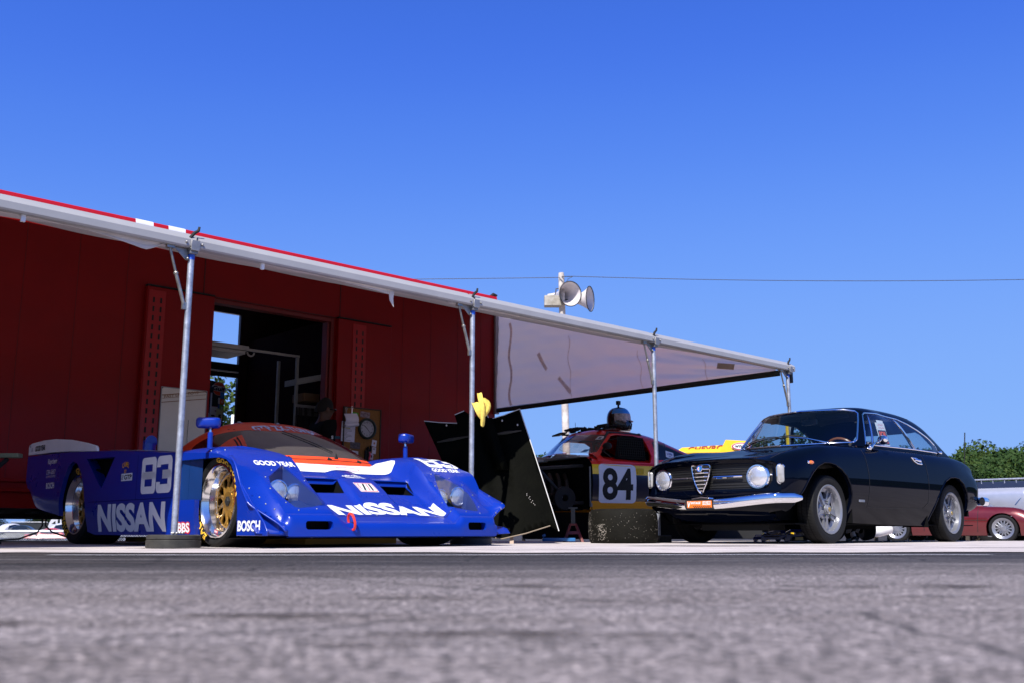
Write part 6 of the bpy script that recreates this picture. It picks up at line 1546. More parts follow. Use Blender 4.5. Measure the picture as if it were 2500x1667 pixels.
b = MB(); b.rbox(.15, 2.6, 14.2, 14.75, .004, .50, .04); b.rbox(.15, 2.6, 14.18, 14.77, .40, .55, .03); o = b.build("added_dark_filler", BLACK, None); tag(o, "long low black block added to darken the ground behind the car numbered 84", "case")  # black block added so the view beneath the raised car stays dark
def jackstand():
    F = Matrix.Translation((.61, 10.1, 0)); T = thing("jack_stand", "dark red steel jack stand under the front of the car numbered 84", "jack stand", F)
    RD = mat("stand_red", (.12, .009, .006), .5, var=.2)
    b = MB()
    for sx in (-1, 1):
        for sy in (-1, 1): b.prism([(sx * .095, sy * .085, .004), (sx * .075, sy * .085, .004), (sx * .018, sy * .02, .175), (sx * .034, sy * .03, .175)], (0, sy * .006, 0)); b.prism([(sx * .095, sy * .085, .004), (sx * .095, sy * .065, .004), (sx * .034, sy * .018, .175), (sx * .034, sy * .03, .175)], (sx * .006, 0, 0))
    for s in (-1, 1): b.prism([(-.06, s * .058, .08), (.06, s * .058, .08), (.05, s * .05, .11), (-.05, s * .05, .11)], (0, .005, 0))
    b.box(-.035, .035, -.03, .03, .165, .185); b.build("frame", RD, T, F)
    b = MB(); b.box(-.02, .02, -.016, .016, .185, .33); b.box(-.045, .045, -.02, .02, .33, .345); b.build("ratchet_post", mat("ratchet_grey", (.06, .06, .055), .5, .5), T, F)
jackstand()
def floorjack():
    F = Matrix.Translation((2.52, 10.45, 0)) @ Matrix.Rotation(R(4), 4, 'Z'); T = thing("floor_jack", "small blue trolley jack on the pavement behind the navy coupe's front wheels", "jack", F)
    BJ = mat("jack_blue", (.012, .035, .25), .35, coat=.4)
    b = MB()
    for y in (-.11, .11):
        b.prism([(0, y, .045), (.04, y, .075), (.22, y, .07), (.42, y, .085), (.46, y, .05), (.42, y, .025), (.05, y, .028)], (0, .012, 0))
    b.box(.02, .05, -.1, .11, .05, .075); b.box(.18, .30, -.1, .11, .04, .07); b.build("chassis", BJ, T, F, bevel=.003)
    for x in (.03, .27):
        for y in (-.13, .135):
            b = MB(); b.lathe([(.006, -.014), (.026, -.014), (.028, 0), (.026, .014), (.006, .014)], Matrix.Translation((x, y, .0295)) @ Matrix.Rotation(R(90), 4, 'X'), 18, cap=True); b.build("wheel", BJ, T, F)
    b = MB(); b.prism([(.08, -.03, .06), (.24, -.03, .10), (.24, -.03, .13), (.08, -.03, .09)], (0, .06, 0)); b.tube([(.24, 0, .1), (.36, .02, .12), (.5, .04, .115)], .022, 8); b.build("lift_arm", BJ, T, F)
    b = MB(); b.tube([(.06, -.02, .115), (.11, -.02, .112)], .016, 10); b.tube([(.10, -.03, .085), (.13, -.03, .06)], .014, 8); b.tube([(.06, -.03, .085), (.09, -.03, .06)], .014, 8); b.cyl((.30, 0, .10), (.35, 0, .125), .018); b.tube([(.045, -.12, .055), (.20, -.125, .055)], .006, 6); b.build("ram", CHROME, T, F)
    b = MB(); b.prism([(.32, -.13, .012), (.62, -.13, .030), (.62, -.13, .075), (.34, -.13, .055)], (0, .012, 0)); b.build("side_plate", BLACK, T, F)
    m2 = rrect(.085, .030, .003); decal("label", m2, lambda u, v: (.40 + u, -.1335, .036 + v), None, YEL, T, F, sub=0)
    b = MB(); b.tube([(.42, .0, .075), (.48, 0, .085)], .024, 10); b.box(.44, .54, -.05, .05, .02, .06); b.build("release_valve", STEEL, T, F)
floorjack()
def flagcloth():
    b = MB(); rows = []
    for i in range(9):
        v = i / 8; r = []
        for j in range(11):
            u = j / 10; r.append((3.78 + .17 * u * (1 - .1 * v) + .01 * math.sin(9 * v + u), 11.5 + .03 * math.sin(u * 9) + .02 * v, .006 + .15 * (1 - v) - .015 * math.sin(u * 7)))
        rows.append(r)
    k = 0
    for i in range(8):
        for j in range(10):
            b.m = 1 if ((i // 3) + (j // 4)) % 2 == 1 else 0
            b.add([rows[i][j], rows[i][j + 1], rows[i + 1][j + 1], rows[i + 1][j]], [(0, 1, 2, 3)])
    o = b.build("chequered_cloth", [mat("flag_white", (.80, .78, .82), .9, var=.03), mat("flag_black", (.006, .006, .007), .9, var=0)], None, sharp=None, solid=.004); tag(o, "black and white chequered cloth hanging beside a dark tyre beneath the navy coupe", "cloth")
    T = thing("spare_tyre", "dark narrow tyre standing upright beside the chequered cloth", "tyre", Matrix.Translation((4.06, 11.7, .005)))
    b = MB(); b.lathe([(.13, -.06), (.19, -.07), (.215, -.05), (.22, 0), (.215, .05), (.19, .07), (.13, .06)], Matrix.Translation((0, 0, .22)) @ Matrix.Rotation(R(78), 4, 'Y') @ Matrix.Rotation(R(0), 4, 'Z'), 40); b.build("tread", RUBBER, T)
    b = MB(); b.lathe([(.0005, .05), (.13, .05), (.135, .06)], Matrix.Translation((0, 0, .22)) @ Matrix.Rotation(R(78), 4, 'Y'), 28); b.build("rim", SILVER, T)
    b = MB(); b.tube([(4.25, 12.3, .09), (4.45, 12.35, .11), (4.6, 12.4, .16)], [.03, .07, .09], 12); o = b.build("plastic_jug", mat("jug_white", (.68, .66, .66), .5), None); tag(o, "white plastic jug lying on the pavement behind the navy coupe", "jug")
    b = MB(); b.rbox(.30, .62, 9.9, 10.1, .012, .045, .01); b.tube([(.30, 9.95, .06), (.33, 9.95, .075)], .014, 6); o = b.build("tool_tray", mat("tray_blue", (.02, .12, .32), .5), None); tag(o, "flat blue tool tray on the ground left of the red jack stand", "tray")
flagcloth()
def edge_chair():
    F = Matrix.Translation((-4.13, 7.75, 0)); T = thing("camp_chair", "folding camp chair with wooden arm at the left edge, beside the trailer", "chair", F)
    b = MB(); b.box(-.52, .32, -.04, .04, .665, .70); b.box(-.5, .3, -.55, -.47, .665, .70); b.build("arm", mat("arm_wood", (.16, .17, .10), .7, var=.2), T, F, bevel=.008)
    b = MB(); b.prism([(-.50, -.5, .42), (.16, -.5, .46), (.16, 0, .46), (-.50, 0, .42)], (0, 0, .03)); b.build("seat", BLACK, T, F)
    b = MB(); b.prism([(-.42, -.5, .45), (-.36, -.5, .45), (-.40, -.5, 1.02), (-.47, -.5, 1.02)], (0, .5, 0)); b.build("backrest", mat("denim", (.03, .07, .12), .9), T, F)
    for a, c in (((-.45, 0, .01), (.22, 0, .66)), ((.22, 0, .01), (-.45, 0, .66)), ((-.45, -.5, .01), (.22, -.5, .66)), ((.22, -.5, .01), (-.45, -.5, .66))):
        b = MB(); b.tube([a, c], .018, 8); b.build("leg", BLACK, T, F)
edge_chair()
# ------------------------------------------------------------------ utility pole with horn loudspeakers and a wire
def utility():
    F = Matrix.Translation((1.79, 32, gz(1.8, 32))); T = thing("utility_pole", "weathered wooden utility pole rising behind the awning curtain", "pole", F)
    W = mat("weathered_wood", (.33, .29, .26), .85, var=0, col2=(.62, .57, .52), vs=5, bump=.6, bs=14)
    W.node_tree.nodes["Noise Texture"].inputs['Scale'].default_value = 4
    b = MB(); b.tube([(1.80, 32, gz(1.8, 32)), (1.73, 32, 3.3), (1.68, 32, 5.5), (1.635, 32, 8.4), (1.63, 32, 8.52)], [.125, .118, .112, .100, .085], 18); b.build("shaft", W, T, Matrix())
    b = MB(); b.rbox(1.06, 1.66, 31.75, 32.1, 7.36, 7.70, .03); b.build("junction_box", mat("lichen_grey", (.18, .16, .12), .85, var=0, col2=(.42, .39, .34), vs=6), T, Matrix())
    b = MB(); b.tube([(1.64, 31.88, 8.36), (2.0, 31.88, 8.37)], .014, 6); b.tube([(1.56, 31.88, 8.32), (1.72, 31.86, 8.14), (1.78, 31.86, 7.98)], .010, 6); b.tube([(2.0, 31.88, 8.36), (1.85, 31.86, 8.28), (1.76, 31.86, 8.1)], .010, 6); b.tube([(1.42, 31.75, 7.72), (1.45, 31.75, 7.92), (1.52, 31.8, 7.93)], .02, 6); b.build("wiring", mat("wire_grey", (.05, .05, .055), .6), T, Matrix())
    HW = mat("horn_enamel", (.62, .57, .56), .45, var=.12, vs=4); HR = mat("horn_rim", (.02, .02, .02), .6)
    for lab, c, d, r, L in (("large round horn loudspeaker facing the paddock on the wooden pole", (1.90, 31.55, 7.70), (.46, -.90, -.14), .405, 1.0), ("horn loudspeaker turned sideways to the right on the wooden pole", (2.57, 31.9, 7.61), (1.0, -.42, -.03), .415, .62)):
        d = V(d).normalized(); q = d.to_track_quat('Z', 'Y').to_matrix().to_4x4(); F = Matrix.Translation(c) @ q
        H = thing("horn_speaker", lab, "loudspeaker", F, "horn loudspeakers on the pole")
        b = MB(); prof = [(r * k, -L * t) for t, k in ((0, 1), (.08, .90), (.2, .755), (.4, .57), (.6, .42), (.8, .30), (1, .2))]
        b.lathe(prof, None, 48); b.lathe([(.0005, -L), (.2 * r, -L)], None, 24); b.lathe([(.0005, -L * 1.02), (.19 * r, -L * 1.02), (.26 * r, -L * 1.05), (.26 * r, -L * 1.4), (.0005, -L * 1.4)], None, 24); b.build("bell", HW, H, F, solid=.006)
        b = MB(); b.tube([(r * math.cos(R(a)), r * math.sin(R(a)), 0) for a in range(0, 360, 8)], .016, 8, closed=True); b.build("rim", HR, H, F)
        b = MB(); b.cyl((0, 0, -L * .98), (0, 0, -L * .45), .042, n=14); b.build("driver", mat("driver_rust", (.32, .12, .06), .7), H, F)
        b = MB(); b.lathe([(.0005, -L * .42), (.045, -L * .425), (.05, -L * .46)], None, 20); b.build("driver_cap", HW, H, F)
        b = MB(); M = F.inverted(); b.tube([M @ V(c) + V((0, 0, -L * .9)), M @ V((1.7, 32, 7.6))], .035, 8); b.build("bracket", HR, H, F)
    b = MB(); L = [(-34 + 35.57 * k / 24, 40 - 8 * k / 24 - .1, 0) for k in range(25)]
    pts = [V((-34, 40, 9.4)).lerp(V((1.57, 31.87, 8.33)), k / 24) + V((0, 0, -1.1 * math.sin(math.pi * k / 24))) for k in range(25)]
    pts = [V((lerp(-34, 1.57, k / 24), 31.87, 8.33 - .05 * (1 - k / 24) * 12 * .9 + .9 * (1 - k / 24) ** 2)) for k in range(25)]
    p2 = [V((lerp(2.0, 34, k / 24), 31.87, 8.37 - 1.05 * (k / 24) + 1.75 * (k / 24) ** 2)) for k in range(25)]
    b.tube(pts, .011, 5); b.tube(p2, .011, 5); o = b.build("overhead_wire", mat("wire_dark", (.035, .036, .045), .6), None, keep=True); tag(o, "thin dark wire strung across the sky to the wooden pole", "wire")
utility()
# ------------------------------------------------------------------ cars beyond
def winged_car():
    F = FR(3.35, 16.35, R(70)); T = thing("race_car", "bright yellow race car with a big lettered rear wing, mostly hidden behind the navy coupe", "race car", F)
    YW = mat("wing_yellow", (.80, .50, .012), .35, coat=.3, var=.06)
    W = Matrix()
    b = MB(); b.prism([(2.62, 16.1, 1.36), (2.74, 16.1, 1.44), (3.45, 15.98, 1.475), (3.45, 15.98, 1.36)], (.05, .10, 0)); b.tube([(2.66, 16.12, 1.36), (3.4, 16.0, 1.365)], .05, 10); b.build("wing", YW, T, W, bevel=.006)
    decal("wing_lettering", txt("CHEVROLET", .80, .080, .02, .25), lambda u, v: (3.235 + u, 16.02 - .17 * (u - .0) - .012, 1.428 + v + .05 * u), None, mat("letter_maroon", (.32, .03, .02), .5), T, W, sub=0)
    b = MB(); b.prism([(3.28, 15.86, 1.32), (3.40, 15.86, 1.545), (3.76, 15.80, 1.52), (3.80, 15.80, 1.28), (3.6, 15.82, 1.29)], (.008, .03, 0)); b.build("end_plate", YW, T, W, bevel=.004)
    ov = lambda k: (lambda u, v: (3.63 + u, 15.80 - .15 * u - .004 * k, 1.435 + v))
    decal("oval_logo", disc(.15, 30, .062), ov(1), None, DECALW, T, W, sub=0); decal("oval_ring", disc(.145, 30, .057), ov(2), None, mat("logo_red", (.45, .02, .06), .4), T, W, sub=0); decal("oval_field", disc(.125, 30, .043), ov(3), None, DECALW, T, W, sub=0); decal("oval_text", txt("WYNN'S", .20, .042, .05), ov(4), None, BLACK, T, W, sub=0)
    b = MB(); rows = []
    for x in np.linspace(-.2, 3.4, 24):
        t = (x + .2) / 3.6; h = .62 + .42 * math.sin(math.pi * min(1, t * 1.1)) ** 2 * (1 if t > .25 else .5); w_ = .95 * (1 - .15 * t ** 3)
        rows.append([(x, y * w_, .15 + (h - .15) * (1 - abs(y) ** 4) ** .5) for y in np.linspace(-1, 1, 21)])
    b.grid(rows); b.build("body", YW, T)
    b = MB(); b.box(.1, .14, -.3, -.27, .6, 1.35); b.box(.1, .14, .27, .3, .6, 1.35); b.build("wing_post", BLACK, T)
    for x in (.45, 2.9):
        for sg in (-1, 1): race_wheel(T, x, sg * .82, .32, sg, .32, .28, .2, False)
winged_car()
b = MB(); b.cyl((4.215, 15.2, gz(4.2, 15.2)), (4.215, 15.2, 1.74), .034, n=14); b.ball((4.215, 15.2, 1.74), .034, 12, 6)
o = b.build("marker_post", YEL, None); tag(o, "slim yellow post seen through the navy coupe's windows", "post")
def small_car():
    ang = math.atan2(-.62, .78); sc = 1.0
    F = FR(11.35, 23.35, ang, gz(11, 23)) @ Matrix.Scale(sc, 4)
    F = Matrix.Translation((11.35, 23.35, -.125)) @ Matrix.Rotation(ang, 4, 'Z') @ Matrix.Translation((-2.02 + 2.02, .72, 0))
    T = thing("sports_car", "low dark red sports car with silver mesh wheels parked beyond the navy coupe", "car", F)
    PR = mat("maroon_metallic", (.11, .006, .008), .3, .25, coat=.7, var=.08)
    zc = spl((.95, .50), (.8, .60), (.5, .71), (.0, .79), (-.45, .84), (-2.6, .86), (-3.0, .80), (-3.15, .66))
    zr = spl((.95, .48), (.8, .56), (.5, .70), (.25, .78), (0, .80), (-.4, .81), (-2.3, .86), (-2.7, .82), (-3.0, .74), (-3.15, .62))
    W = spl((.95, .60), (.85, .72), (.6, .83), (0, .87), (-2.4, .87), (-2.9, .82), (-3.15, .68))
    b = MB(); rows = []
    for x in np.linspace(.95, -3.15, 70):
        L = [(0, zc(x)), (.35, zc(x) - .005), (.6 * W(x) / .87, lerp(zc(x), zr(x), .8)), (.72 * W(x) / .87, zr(x)), (.80 * W(x) / .87, zr(x) - .05), (W(x) - .015, zr(x) - .16), (W(x), .50 if zr(x) > .6 else .4), (W(x) - .01, .38), (W(x) - .03, .25), (W(x) - .08, .15)]
        rows.append([(x, -y, z) for y, z in L[::-1]] + [(x, y, z) for y, z in L[1:]])
    b.grid(rows); b.add(rows[0], [tuple(range(19))]); b.add(rows[-1], [tuple(range(19))]); B = b.bm()
    for cx in (0, -2.4):
        ar = [(cx + .36 * math.cos(R(a)), .30 + .36 * math.sin(R(a))) for a in range(-10, 191, 12)] + [(cx - .36, .05), (cx + .36, .05)]
        cut(B, ar, (0, 2), lambda c: abs(c.y) > .6, lambda a: V((0, -math.copysign(.04, a.y), 0)))
    body = finish(B, "body", PR, T, None, 40); bv = bvh_of(body)
    b = MB(); rows = []
    cz = spl((-.42, .84), (-.6, .93), (-.9, 1.12), (-1.15, 1.23), (-1.5, 1.25), (-1.9, 1.2), (-2.4, 1.02), (-2.7, .87))
    for x in np.linspace(-.42, -2.7, 40): rows.append([(x, -.72 * math.copysign(abs(math.cos(a)) ** .5, math.cos(a)) * (1 - .3 * max(0, cz(x) - .85) * abs(math.sin(a))), .80 + (cz(x) - .80) * abs(math.sin(a)) ** .5) for a in np.linspace(0, math.pi, 31)])
    b.grid(rows); C = b.bm()
    g1 = cut(C, [(-.62, .60), (.62, .60), (.55, 1.0), (.50, 1.17), (-.50, 1.17), (-.55, 1.0)], (1, 2), lambda c: c.x > -1.1 and abs(c.y) < .64); sg_ = []
    for s in (-1, 1): sg_.append(cut(C, [(-.75, .88), (-1.15, 1.14), (-1.8, 1.14), (-2.3, .98), (-2.35, .90)], (0, 2), lambda c, s=s: c.y * s > .5))
    finish(C, "roof", PR, T, None, 40); g1.build("windscreen", glass("blue_glass", (.35, .48, .55), .5), T)
    for q in sg_: q.build("side_glass", glass("blue_glass"), T)
    side = lambda u, v: ((u, -2, v), (0, 1, 0))
    seam("shut_line", [[(-.55, .22), (-.52, .55), (-.50, .80)], [(-1.75, .25), (-1.72, .85)], [(-.30, .50), (-1.72, .50)]], side, bv, BLACK, T, .012, .003)
    decal("side_marker", rrect(.20, .05, .01), lambda u, v: ((.62 + u, -2, .44 + v), (0, 1, 0)), bv, mat("amber_marker", (.85, .33, .02), .4), T)
    decal("rear_marker", rrect(.20, .05, .01), lambda u, v: ((-2.95 + u, -2, .46 + v), (0, 1, 0)), bv, REDP, T)
    b = MB(); b.box(-2.9, .8, -.75, .75, .14, .2); b.build("underbody", DARK, T)
    b = MB(); b.ball((-.3, -.5, .80), (.05, .03, .02)); b.build("washer", BLACK, T)
    def mesh_wheel(x, sg):
        Fw = PM[T.name] @ Matrix.Translation((x, sg * .75, .31)) @ Matrix.Rotation(R(-90 * sg), 4, 'X'); Rt, wd, rim = .315, .21, .235; h = wd / 2
        ty = tyre_mesh(T, Fw, Rt, wd, rim)
        b = MB(); b.lathe([(rim, h * .85), (rim + .003, h * .95), (rim - .012, h * .9), (rim - .045, h * .55), (rim - .06, h * .5)], None, 40)
        for k in range(14):
            for s in (-1, 1):
                a0 = 2 * math.pi * k / 14; a1 = a0 + s * .42; b.tube([(.04 * math.cos(a0), .04 * math.sin(a0), h * .62), (.18 * math.cos(a1), .18 * math.sin(a1), h * .52)], [.012, .009], 5)
        b.lathe([(.0005, h * .7), (.035, h * .68), (.05, h * .55)], None, 20); b.build("rim", SILVER, ty, Fw)
        b = MB(); b.lathe([(.001, h * .2), (rim - .04, h * .2)], None, 28); b.build("wheel_well", DARK, ty, Fw)
    for sg in (-1, 1): mesh_wheel(0, sg); mesh_wheel(-2.4, sg)
small_car()
def pickup():
    F = Matrix.Translation((13.97, 25.08, -.18)) @ Matrix.Rotation(R(-45), 4, 'Z')
    T = thing("pickup_truck", "silver pickup truck with a dark bed cover behind the dark red sports car", "truck", F)
    S = mat("silver_metallic", (.50, .51, .56), .3, .55, coat=.6, var=.05)
    b = MB(); rows = []
    for x in np.linspace(-3.2, .2, 40):
        fl = .16 * sm(-2.6, -2.2, x) * (1 - sm(-.75, -.60, x)); rows.append([(x, -.84 - fl * k, z) for z, k in ((1.38, 0), (1.35, .15), (1.28, .9), (1.20, 1), (1.0, 1.03), (.7, 1.0), (.5, .9))])
    b.grid(rows)
    rows = [[(x, .84, z) for z in (1.42, .5)] for x in (-3.2, .2)]; b.grid(rows); b.add([(-3.2, -.84, .5), (-3.2, .84, .5), (-3.2, .84, 1.42), (-3.2, -.84, 1.42)], [(0, 1, 2, 3)])
    B = b.bm(); cut(B, [(-1.72 + .46 * math.cos(R(a)), .50 + .46 * math.sin(R(a))) for a in range(-20, 201, 11)], (0, 2), lambda c: c.y < -.5, (0, .05, 0))
    finish(B, "bed_side", S, T, None, 50)
    b = MB(); b.prism([(-3.15, -.82, 1.37), (.15, -.82, 1.37), (.15, -.80, 1.55), (-3.15, -.80, 1.55)], (0, 1.5, 0)); b.build("bed_cover", mat("cover_navy", (.012, .018, .045), .4, coat=.4), T, bevel=.01)
    b = MB(); b.tube([(-3.2, -.80, 1.60), (.2, -.80, 1.60)], .025, 8)
    for x in np.linspace(-3, .1, 12): b.tube([(x, -.80, 1.50), (x, -.80, 1.60)], .012, 6)
    b.build("bed_rail", GALV, T)
    b = MB(); b.box(.25, 2.2, -.85, .85, .5, 1.35); b.prism([(.3, -.8, 1.35), (1.9, -.8, 1.35), (1.5, -.72, 1.95), (.45, -.72, 1.95)], (0, 1.5, 0)); b.rbox(2.2, 3.6, -.85, .85, .5, 1.25, .1); b.build("cab", S, T, bevel=.04)
    b = MB(); b.prism([(.5, -.785, 1.40), (1.75, -.785, 1.40), (1.42, -.735, 1.85), (.6, -.735, 1.85)], (0, -.004, 0)); b.build("window", BLACK, T)
    for x in (-1.72, 2.6):
        for y in (-.80, .70):
            Fw = F @ Matrix.Translation((x, y, .38)) @ Matrix.Rotation(R(90 if y < 0 else -90), 4, 'X'); ty = tyre_mesh(T, Fw, .38, .24, .22)
            b = MB(); b.lathe([(.0005, .06), (.05, .08), (.12, .05), (.2, .06), (.225, .10)], None, 32); b.build("rim", SILVER, ty, Fw)
    b = MB(); b.box(-3.1, 3.4, -.6, .6, .45, .55); b.build("chassis", DARK, T)
    b = MB(); b.tube([(-2.35, -.6, 1.55), (-2.33, -.6, 2.1), (-2.26, -.6, 2.86)], [.012, .012, .016], 6); b.build("whip_aerial", BLACK, T)
    b = MB(); b.add([(-1.05, -1.012, .95), (-1.02, -1.012, .95), (-.88, -1.012, 1.12), (-.90, -1.012, 1.12)], [(0, 1, 2, 3)]); b.build("glint_trim", CHROME, T)
pickup()
# ------------------------------------------------------------------ behind the trailer: fence and parked vehicles on the lower field
def beyond():
    Y0 = 22.0
    T = thing("chain_fence", "chain link fence with a galvanised top rail seen under the trailer", "fence", Matrix.Translation((-12, Y0, gz(-12, Y0))))
    b = MB(); b.tube([(-22, Y0, .115), (-5.5, Y0, .125)], .028, 8); b.build("top_rail", GALV, T, Matrix())
    for x in (-21, -18, -15, -12, -9, -6):
        b = MB(); b.cyl((x, Y0 + .03, gz(x, Y0)), (x, Y0 + .03, .16), .03, n=8); b.build("fence_post", GALV, T, Matrix())
    b = MB()
    for k in range(160):
        x = -14.2 + .055 * k
        b.tube([(x, Y0, .10), (x + .85, Y0, -.75)], .0035, 3, cap=False); b.tube([(x + .85, Y0, .10), (x, Y0, -.75)], .0035, 3, cap=False)
    b.build("wire_mesh", GALV, T, Matrix())
    # white pick-up with a dark open bed, half hidden by the trailer
    def van(name, lab, x, y, ang, col, L, H, cab=True, cover=None):
        z = gz(x, y); F = Matrix.Translation((x, y, z)) @ Matrix.Rotation(ang, 4, 'Z'); t = thing(name, lab, "car", F, "vehicles parked on the lower field")
        pm = mat("paint_" + name + str(len(PM)), col, .35, coat=.5, var=.04)
        b = MB(); rows = []
        for q in np.linspace(0, 1, 30):
            xx = -L / 2 + L * q; h = H * (.55 + .05 * math.sin(q * 3.1)); rows.append([(xx, yy * .9 * (1 - .1 * abs(2 * q - 1) ** 4), .25 + (h - .25) * (1 - abs(yy) ** 5) ** .4) for yy in np.linspace(-1, 1, 15)])
        b.grid(rows); b.build("body", pm, t)
        b = MB(); rows = []
        for q in np.linspace(0, 1, 24):
            xx = -L * .28 + L * .52 * q; h = H * .52 + H * .48 * math.sin(math.pi * q) ** .55; rows.append([(xx, yy * .78 * (1 - .15 * (h / H)), H * .45 + (h - H * .45) * (1 - abs(yy) ** 6) ** .35) for yy in np.linspace(-1, 1, 13)])
        b.grid(rows); C = b.bm()
        g = cut(C, [(-L * .20, H * .60), (L * .15, H * .60), (L * .10, H * .88), (-L * .15, H * .88)], (0, 2), lambda c: c.y < -.3); finish(C, "cabin", pm, t)
        g.build("side_window", mat("dark_window", (.01, .012, .015), .1, coat=1), t)
        for xx in (-L * .32, L * .32):
            for sg in (-1, 1):
                Fw = F @ Matrix.Translation((xx, sg * .72, .31)) @ Matrix.Rotation(R(-90 * sg), 4, 'X'); ty = tyre_mesh(t, Fw, .31, .2, .2)
                b = MB(); b.lathe([(.0005, .05), (.2, .06), (.205, .09)], None, 20); b.build("rim", SILVER, ty, Fw)
        if cover: cover(t, F)
        return t
    van("parked_car", "white hatchback parked below the fence at far left", -41.5, 84.0, R(60), (.50, .50, .54), 3.9, 1.40)
    van("parked_car", "white saloon behind the fence beside the bright red car", -37.3, 84.0, R(35), (.52, .52, .56), 4.2, 1.42)
    van("parked_car", "bright red car parked behind the chain link fence", -34.4, 76.0, R(10), (.52, .015, .010), 3.6, .98)
    van("parked_car", "dark grey car parked behind the fence next to the rear race tyre", -33.6, 83.0, R(30), (.05, .045, .05), 4.2, 1.30)
    van("parked_car", "dark green car parked between the two white ones", -39.6, 82.0, R(12), (.012, .016, .014), 4.0, 1.25)
    x, y = -37.4, 92.0; z = gz(x, y); F = Matrix.Translation((x, y, z)); t = thing("flatbed_truck", "white flatbed truck with a sagging black load cover seen under the trailer", "truck", F, "vehicles parked on the lower field")
    x = (128 - 1250) / 2430.6 * .982 * 92 - 1.4; F = Matrix.Translation((x, y, z)); t.matrix_world = F; PM[t.name] = F.copy()
    q = lambda v: -z + .1 + v * 1.12
    WP = mat("truck_white", (.52, .52, .55), .35, coat=.4, var=.03)
    b = MB(); b.prism([(-3.4, -.9, q(.0)), (-2.9, -.9, q(.34)), (-2.0, -.9, q(.20)), (-1.5, -.9, q(.06)), (.1, -.9, q(.06)), (1.3, -.9, q(.30)), (1.45, -.9, q(.78)), (1.62, -.9, q(1.06)), (2.9, -.9, q(1.06)), (3.0, -.9, q(.02)), (3.0, -.9, .5), (-3.4, -.9, .5)], (0, 1.8, 0)); b.build("body", WP, t, F, bevel=.02)
    b = MB(); b.prism([(-2.95, -.93, q(.74)), (1.36, -.93, q(.74)), (1.30, -.93, q(.36)), (.3, -.93, q(.13)), (-.9, -.93, q(.10)), (-1.9, -.93, q(.22))], (0, 1.7, 0)); b.build("load_cover", mat("cover_black", (.010, .013, .016), .6, var=.3, vs=5), t, F)
    b = MB(); b.tube([(-2.0, -.95, q(.80)), (1.30, -.95, q(.79))], .045, 8); b.build("cover_rail", SILVER, t, F)
    b = MB(); b.prism([(1.66, -.905, q(.66)), (1.98, -.905, q(.90)), (2.02, -.905, q(.66))], (0, -.01, 0)); b.prism([(2.2, -.905, q(.5)), (2.4, -.905, q(.5)), (2.4, -.905, q(1.0)), (2.2, -.905, q(1.0))], (0, -.01, 0)); b.build("window", mat("dark_window", (.01, .012, .015), .1, coat=1), t, F)
    for xx in (-1.9, 1.9):
        for sg in (-1, 1): Fw = F @ Matrix.Translation((xx, sg * .75, .4)) @ Matrix.Rotation(R(-90 * sg), 4, 'X'); tyre_mesh(t, Fw, .4, .25, .25)
    b = MB(); P = [aw(.95, 5.2, .30), aw(.96, 5.2, .17), aw(.90, 5.15, .10), aw(.70, 5.1, .03), aw(.4, 5.1, .012)]; b.tube(P, .009, 8); b.tube([aw(1.0, 5.2, .30), aw(.99, 5.2, .17), aw(1.05, 5.15, .10), aw(1.25, 5.1, .03), aw(1.6, 5.1, .012)], .009, 8); o = b.build("air_hose", BLACK, None); tag(o, "black hose hanging in a loop under the trailer floor", "hose")
    b = MB(); b.rbox(-6.2, -5.9, 24.0, 24.1, .55, 1.5, .02); 
    x, y = -8.35, 27.2
    t = thing("info_board", "blue board in a white frame seen through the trailer's far doorway", "board", Matrix.Translation((-7.45, 26, gz(-7.4, 26))))
    def at(px, py, Y):
        u = (px - 1250) / 2430.6; v = (833.5 - py) / 2430.6; cp, sp_ = math.cos(PITCH), math.sin(PITCH); d = V((u, cp - v * sp_, sp_ + v * cp)); return d * (Y / d.y) + V((0, 0, .1))
    a, c = at(565, 1011, 26), at(580, 1040, 26)
    b = MB(); b.box(a.x, a.x + .9, 26, 26.06, c.z - 1.0, a.z); b.build("frame", WHITE, t, Matrix())
    b = MB(); b.box(a.x + .07, a.x + .83, 25.985, 25.999, c.z - .9, a.z - .12); b.build("face", mat("board_sky_blue", (.05, .30, .62), .4), t, Matrix())
    b = MB(); b.box(a.x + .1, a.x + .16, 26.06, 26.1, gz(-7, 26), a.z - .1); b.box(a.x + .74, a.x + .8, 26.06, 26.1, gz(-7, 26), a.z - .1); b.build("support", GALV, t, Matrix())
beyond()
